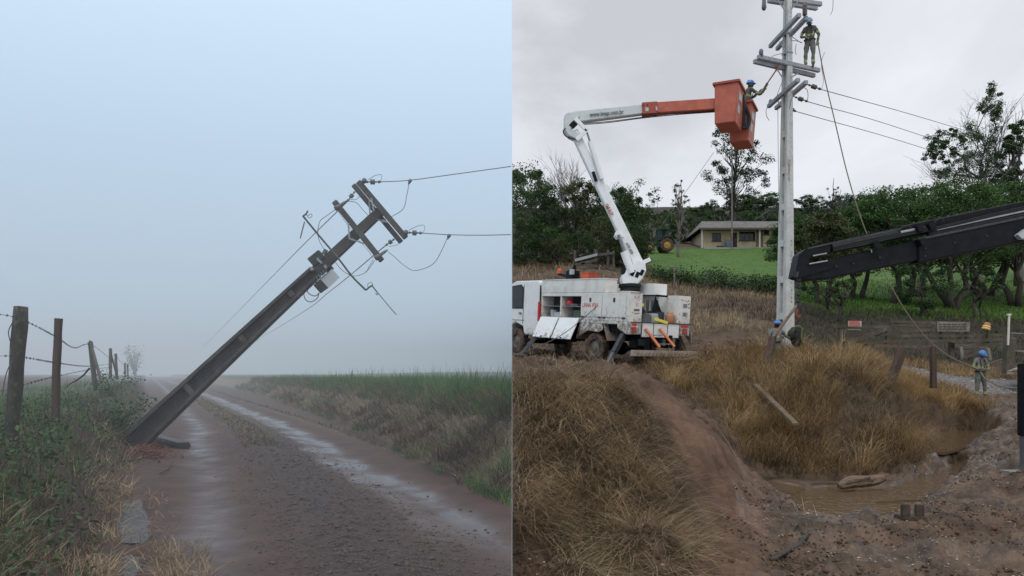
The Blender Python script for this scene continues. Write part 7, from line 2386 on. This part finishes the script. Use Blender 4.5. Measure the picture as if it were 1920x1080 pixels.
# the man in the far bucket, reaching up towards the pole
bw = P(1404, 160, 27.85)
person('worker in blue helmet reaching up from the far orange bucket', (8.14, 27.82, P(0, 151, 27.85).z - 1.77), -math.pi / 2 + .15,
       dict(chest=(0, .09, 1.32), waist=(0, .04, 1.10), neck=(0, .12, 1.49), sh_l=(-.18, .09, 1.42), sh_r=(.18, .09, 1.42), head=(0, .16, 1.60), crown=(0, .16, 1.71), el_l=(-.27, .34, 1.24), wr_l=(-.15, .54, 1.42), ha_l=(-.12, .58, 1.48), el_r=(.27, .38, 1.18), wr_r=(.16, .58, 1.38), ha_r=(.13, .62, 1.44)), M_unid, M_pant, M_helm, 1.0)
# the man at the pole's foot, seen from behind
fw_ = P(1454, 600, 25.6)
person('worker in blue helmet leaning to the concrete pole foot', (fw_.x - .02, 25.6, P(0, 600, 25.6).z - 1.72), -.75,
       dict(chest=(0, .08, 1.28), waist=(0, .03, 1.08), neck=(0, .13, 1.44), head=(0, .19, 1.54), crown=(0, .20, 1.65), sh_l=(-.18, .08, 1.37), sh_r=(.18, .08, 1.37), el_l=(-.16, .34, 1.26), wr_l=(-.08, .58, 1.22), ha_l=(-.06, .65, 1.21), el_r=(.24, .30, 1.20), wr_r=(.22, .55, 1.16), ha_r=(.21, .62, 1.15)), M_uni, M_pant, M_helm, 1.0)
# what he works on: a dark bundle with olive rope on the pole's right side
bd = P(1494, 640, 25.9)
bu = thing('dark_gear_bundle', 'dark hanging gear bundle topped by olive rope at the pole foot', 'bundle', bd)
mb = MB(); mb.lathe(P(1494, 650, 26.0), P(1493, 613, 26.0), [(0, .08), (.15, .16), (.5, .22), (.8, .24), (1, .14)], 9)
mb.ell(P(1484, 627, 25.9), (.14, .12, .17), 8, 6)
mb.build('cloth', M_harn, bu)
MB().tube(catmull([P(1487, 622, 25.8), P(1490, 613, 25.75), P(1498, 612, 25.75), P(1503, 618, 25.8), P(1503, 636, 25.8), P(1506, 648, 25.9)], 6), .03, 6).build('rope', mat('olive_rope', (.12, .13, .05), (.18, .18, .08), 20, .9), bu)
MB().ell(P(1501, 618, 25.95), (.12, .1, .08), 8, 6).build('olive_cap', mat('olive_cloth', (.07, .08, .035), (.10, .11, .05), 9, .9), bu)

# ropes
hand = P(1836, 692, 27.7)
tag(MB().tube(catmull([hand + Vector((-.02, 0, -.02)), P(1780, 668, 27.6), P(1736, 632, 27.5), P(1696, 580, 27.4), P(1660, 515, 27.4), P(1620, 425, 27.4), P(1590, 330, 27.4), P(1566, 230, 27.5), P(1546, 145, 27.6), P(1533, 77, 27.75)], 8), .019, 6).build('hauling_rope', M_rope), 'long hauling rope slung between the lineman and the rope worker', 'rope')
tag(MB().tube(catmull([hand + Vector((.05, 0, -.1)), P(1850, 712, 27.4), P(1880, 725, 27.2), P(1920, 728, 27), P(1990, 730, 27)], 8), .022, 5).build('rope_tail', M_rope), 'slack rope tail trailing from the rope worker to the right', 'rope')
tag(MB().tube(catmull([P(1546, 98, 27.6), P(1540, 118, 27.6), P(1544, 150, 27.5), P(1541, 166, 26.8)], 6), .010, 4).build('hand_line', M_rope), 'thin hand line from the lineman to the topmost strain insulator', 'rope')
hs_ = thing('insulated_stick', 'orange and pale insulated stick held up by the bucket worker', 'stick', P(1433, 168, 27.7))
MB().tube([P(1431, 170, 27.75), P(1439, 156, 27.6)], .045, 6).build('grip', M_rope, hs_)
MB().tube([P(1438, 157, 27.6), P(1455, 132, 27.3)], .022, 6).build('shaft', M_dorange, hs_)
MB().tube([P(1454, 134, 27.3), P(1460, 122, 27.2)], .03, 6).build('hook', M_orange, hs_)

# ------------------------------------------------------------------ each place ends at the seam between them


def clip_at_seam():
    bpy.context.view_layer.update()
    for o in list(scene.objects):
        if o.type != 'MESH' or o.name.startswith('haze') or o.get('kind') == 'structure':
            continue
        M = o.matrix_world
        xs = [(M @ Vector(c)).x for c in o.bound_box]
        a, b = min(xs), max(xs)
        rt = o
        while rt.parent: rt = rt.parent
        rb = rt.location.x if rt.type == 'EMPTY' else (a + b) / 2
        right = rb > 0
        if (right and a > .003) or (not right and b < -.003):
            continue
        if (right and b < .003) or (not right and a > -.003):
            bpy.data.objects.remove(o); continue
        if o.data.users > 1: o.data = o.data.copy()
        I = M.inverted()
        s = .003 if right else -.003
        co = I @ Vector((s, 0, 0)); no = (M.to_3x3().transposed() @ Vector((1, 0, 0))).normalized()
        bm = bmesh.new(); bm.from_mesh(o.data)
        r = bmesh.ops.bisect_plane(bm, geom=bm.verts[:] + bm.edges[:] + bm.faces[:], plane_co=co, plane_no=no, clear_inner=right, clear_outer=not right)
        if len(bm.faces) < 3000:
            bmesh.ops.holes_fill(bm, edges=[e for e in r['geom_cut'] if isinstance(e, bmesh.types.BMEdge)], sides=0)
        bm.to_mesh(o.data); bm.free()


clip_at_seam()
# ------------------------------------------------------------------ the fog over the field
hm = bpy.data.materials.new('fog')
hm.use_nodes = True
hn = hm.node_tree
hn.nodes.clear()
pv = hn.nodes.new('ShaderNodeVolumePrincipled')
pv.inputs['Density'].default_value = 0.0042
pv.inputs['Color'].default_value = (0.84, 0.87, 0.90, 1)
hout = hn.nodes.new('ShaderNodeOutputMaterial')
hn.links.new(pv.outputs[0], hout.inputs['Volume'])
hb = MB().span((-420, -25, -1.6), (0.006, 470, 14.0))
haze = hb.build('haze', hm)
tag(haze, kind='stuff')
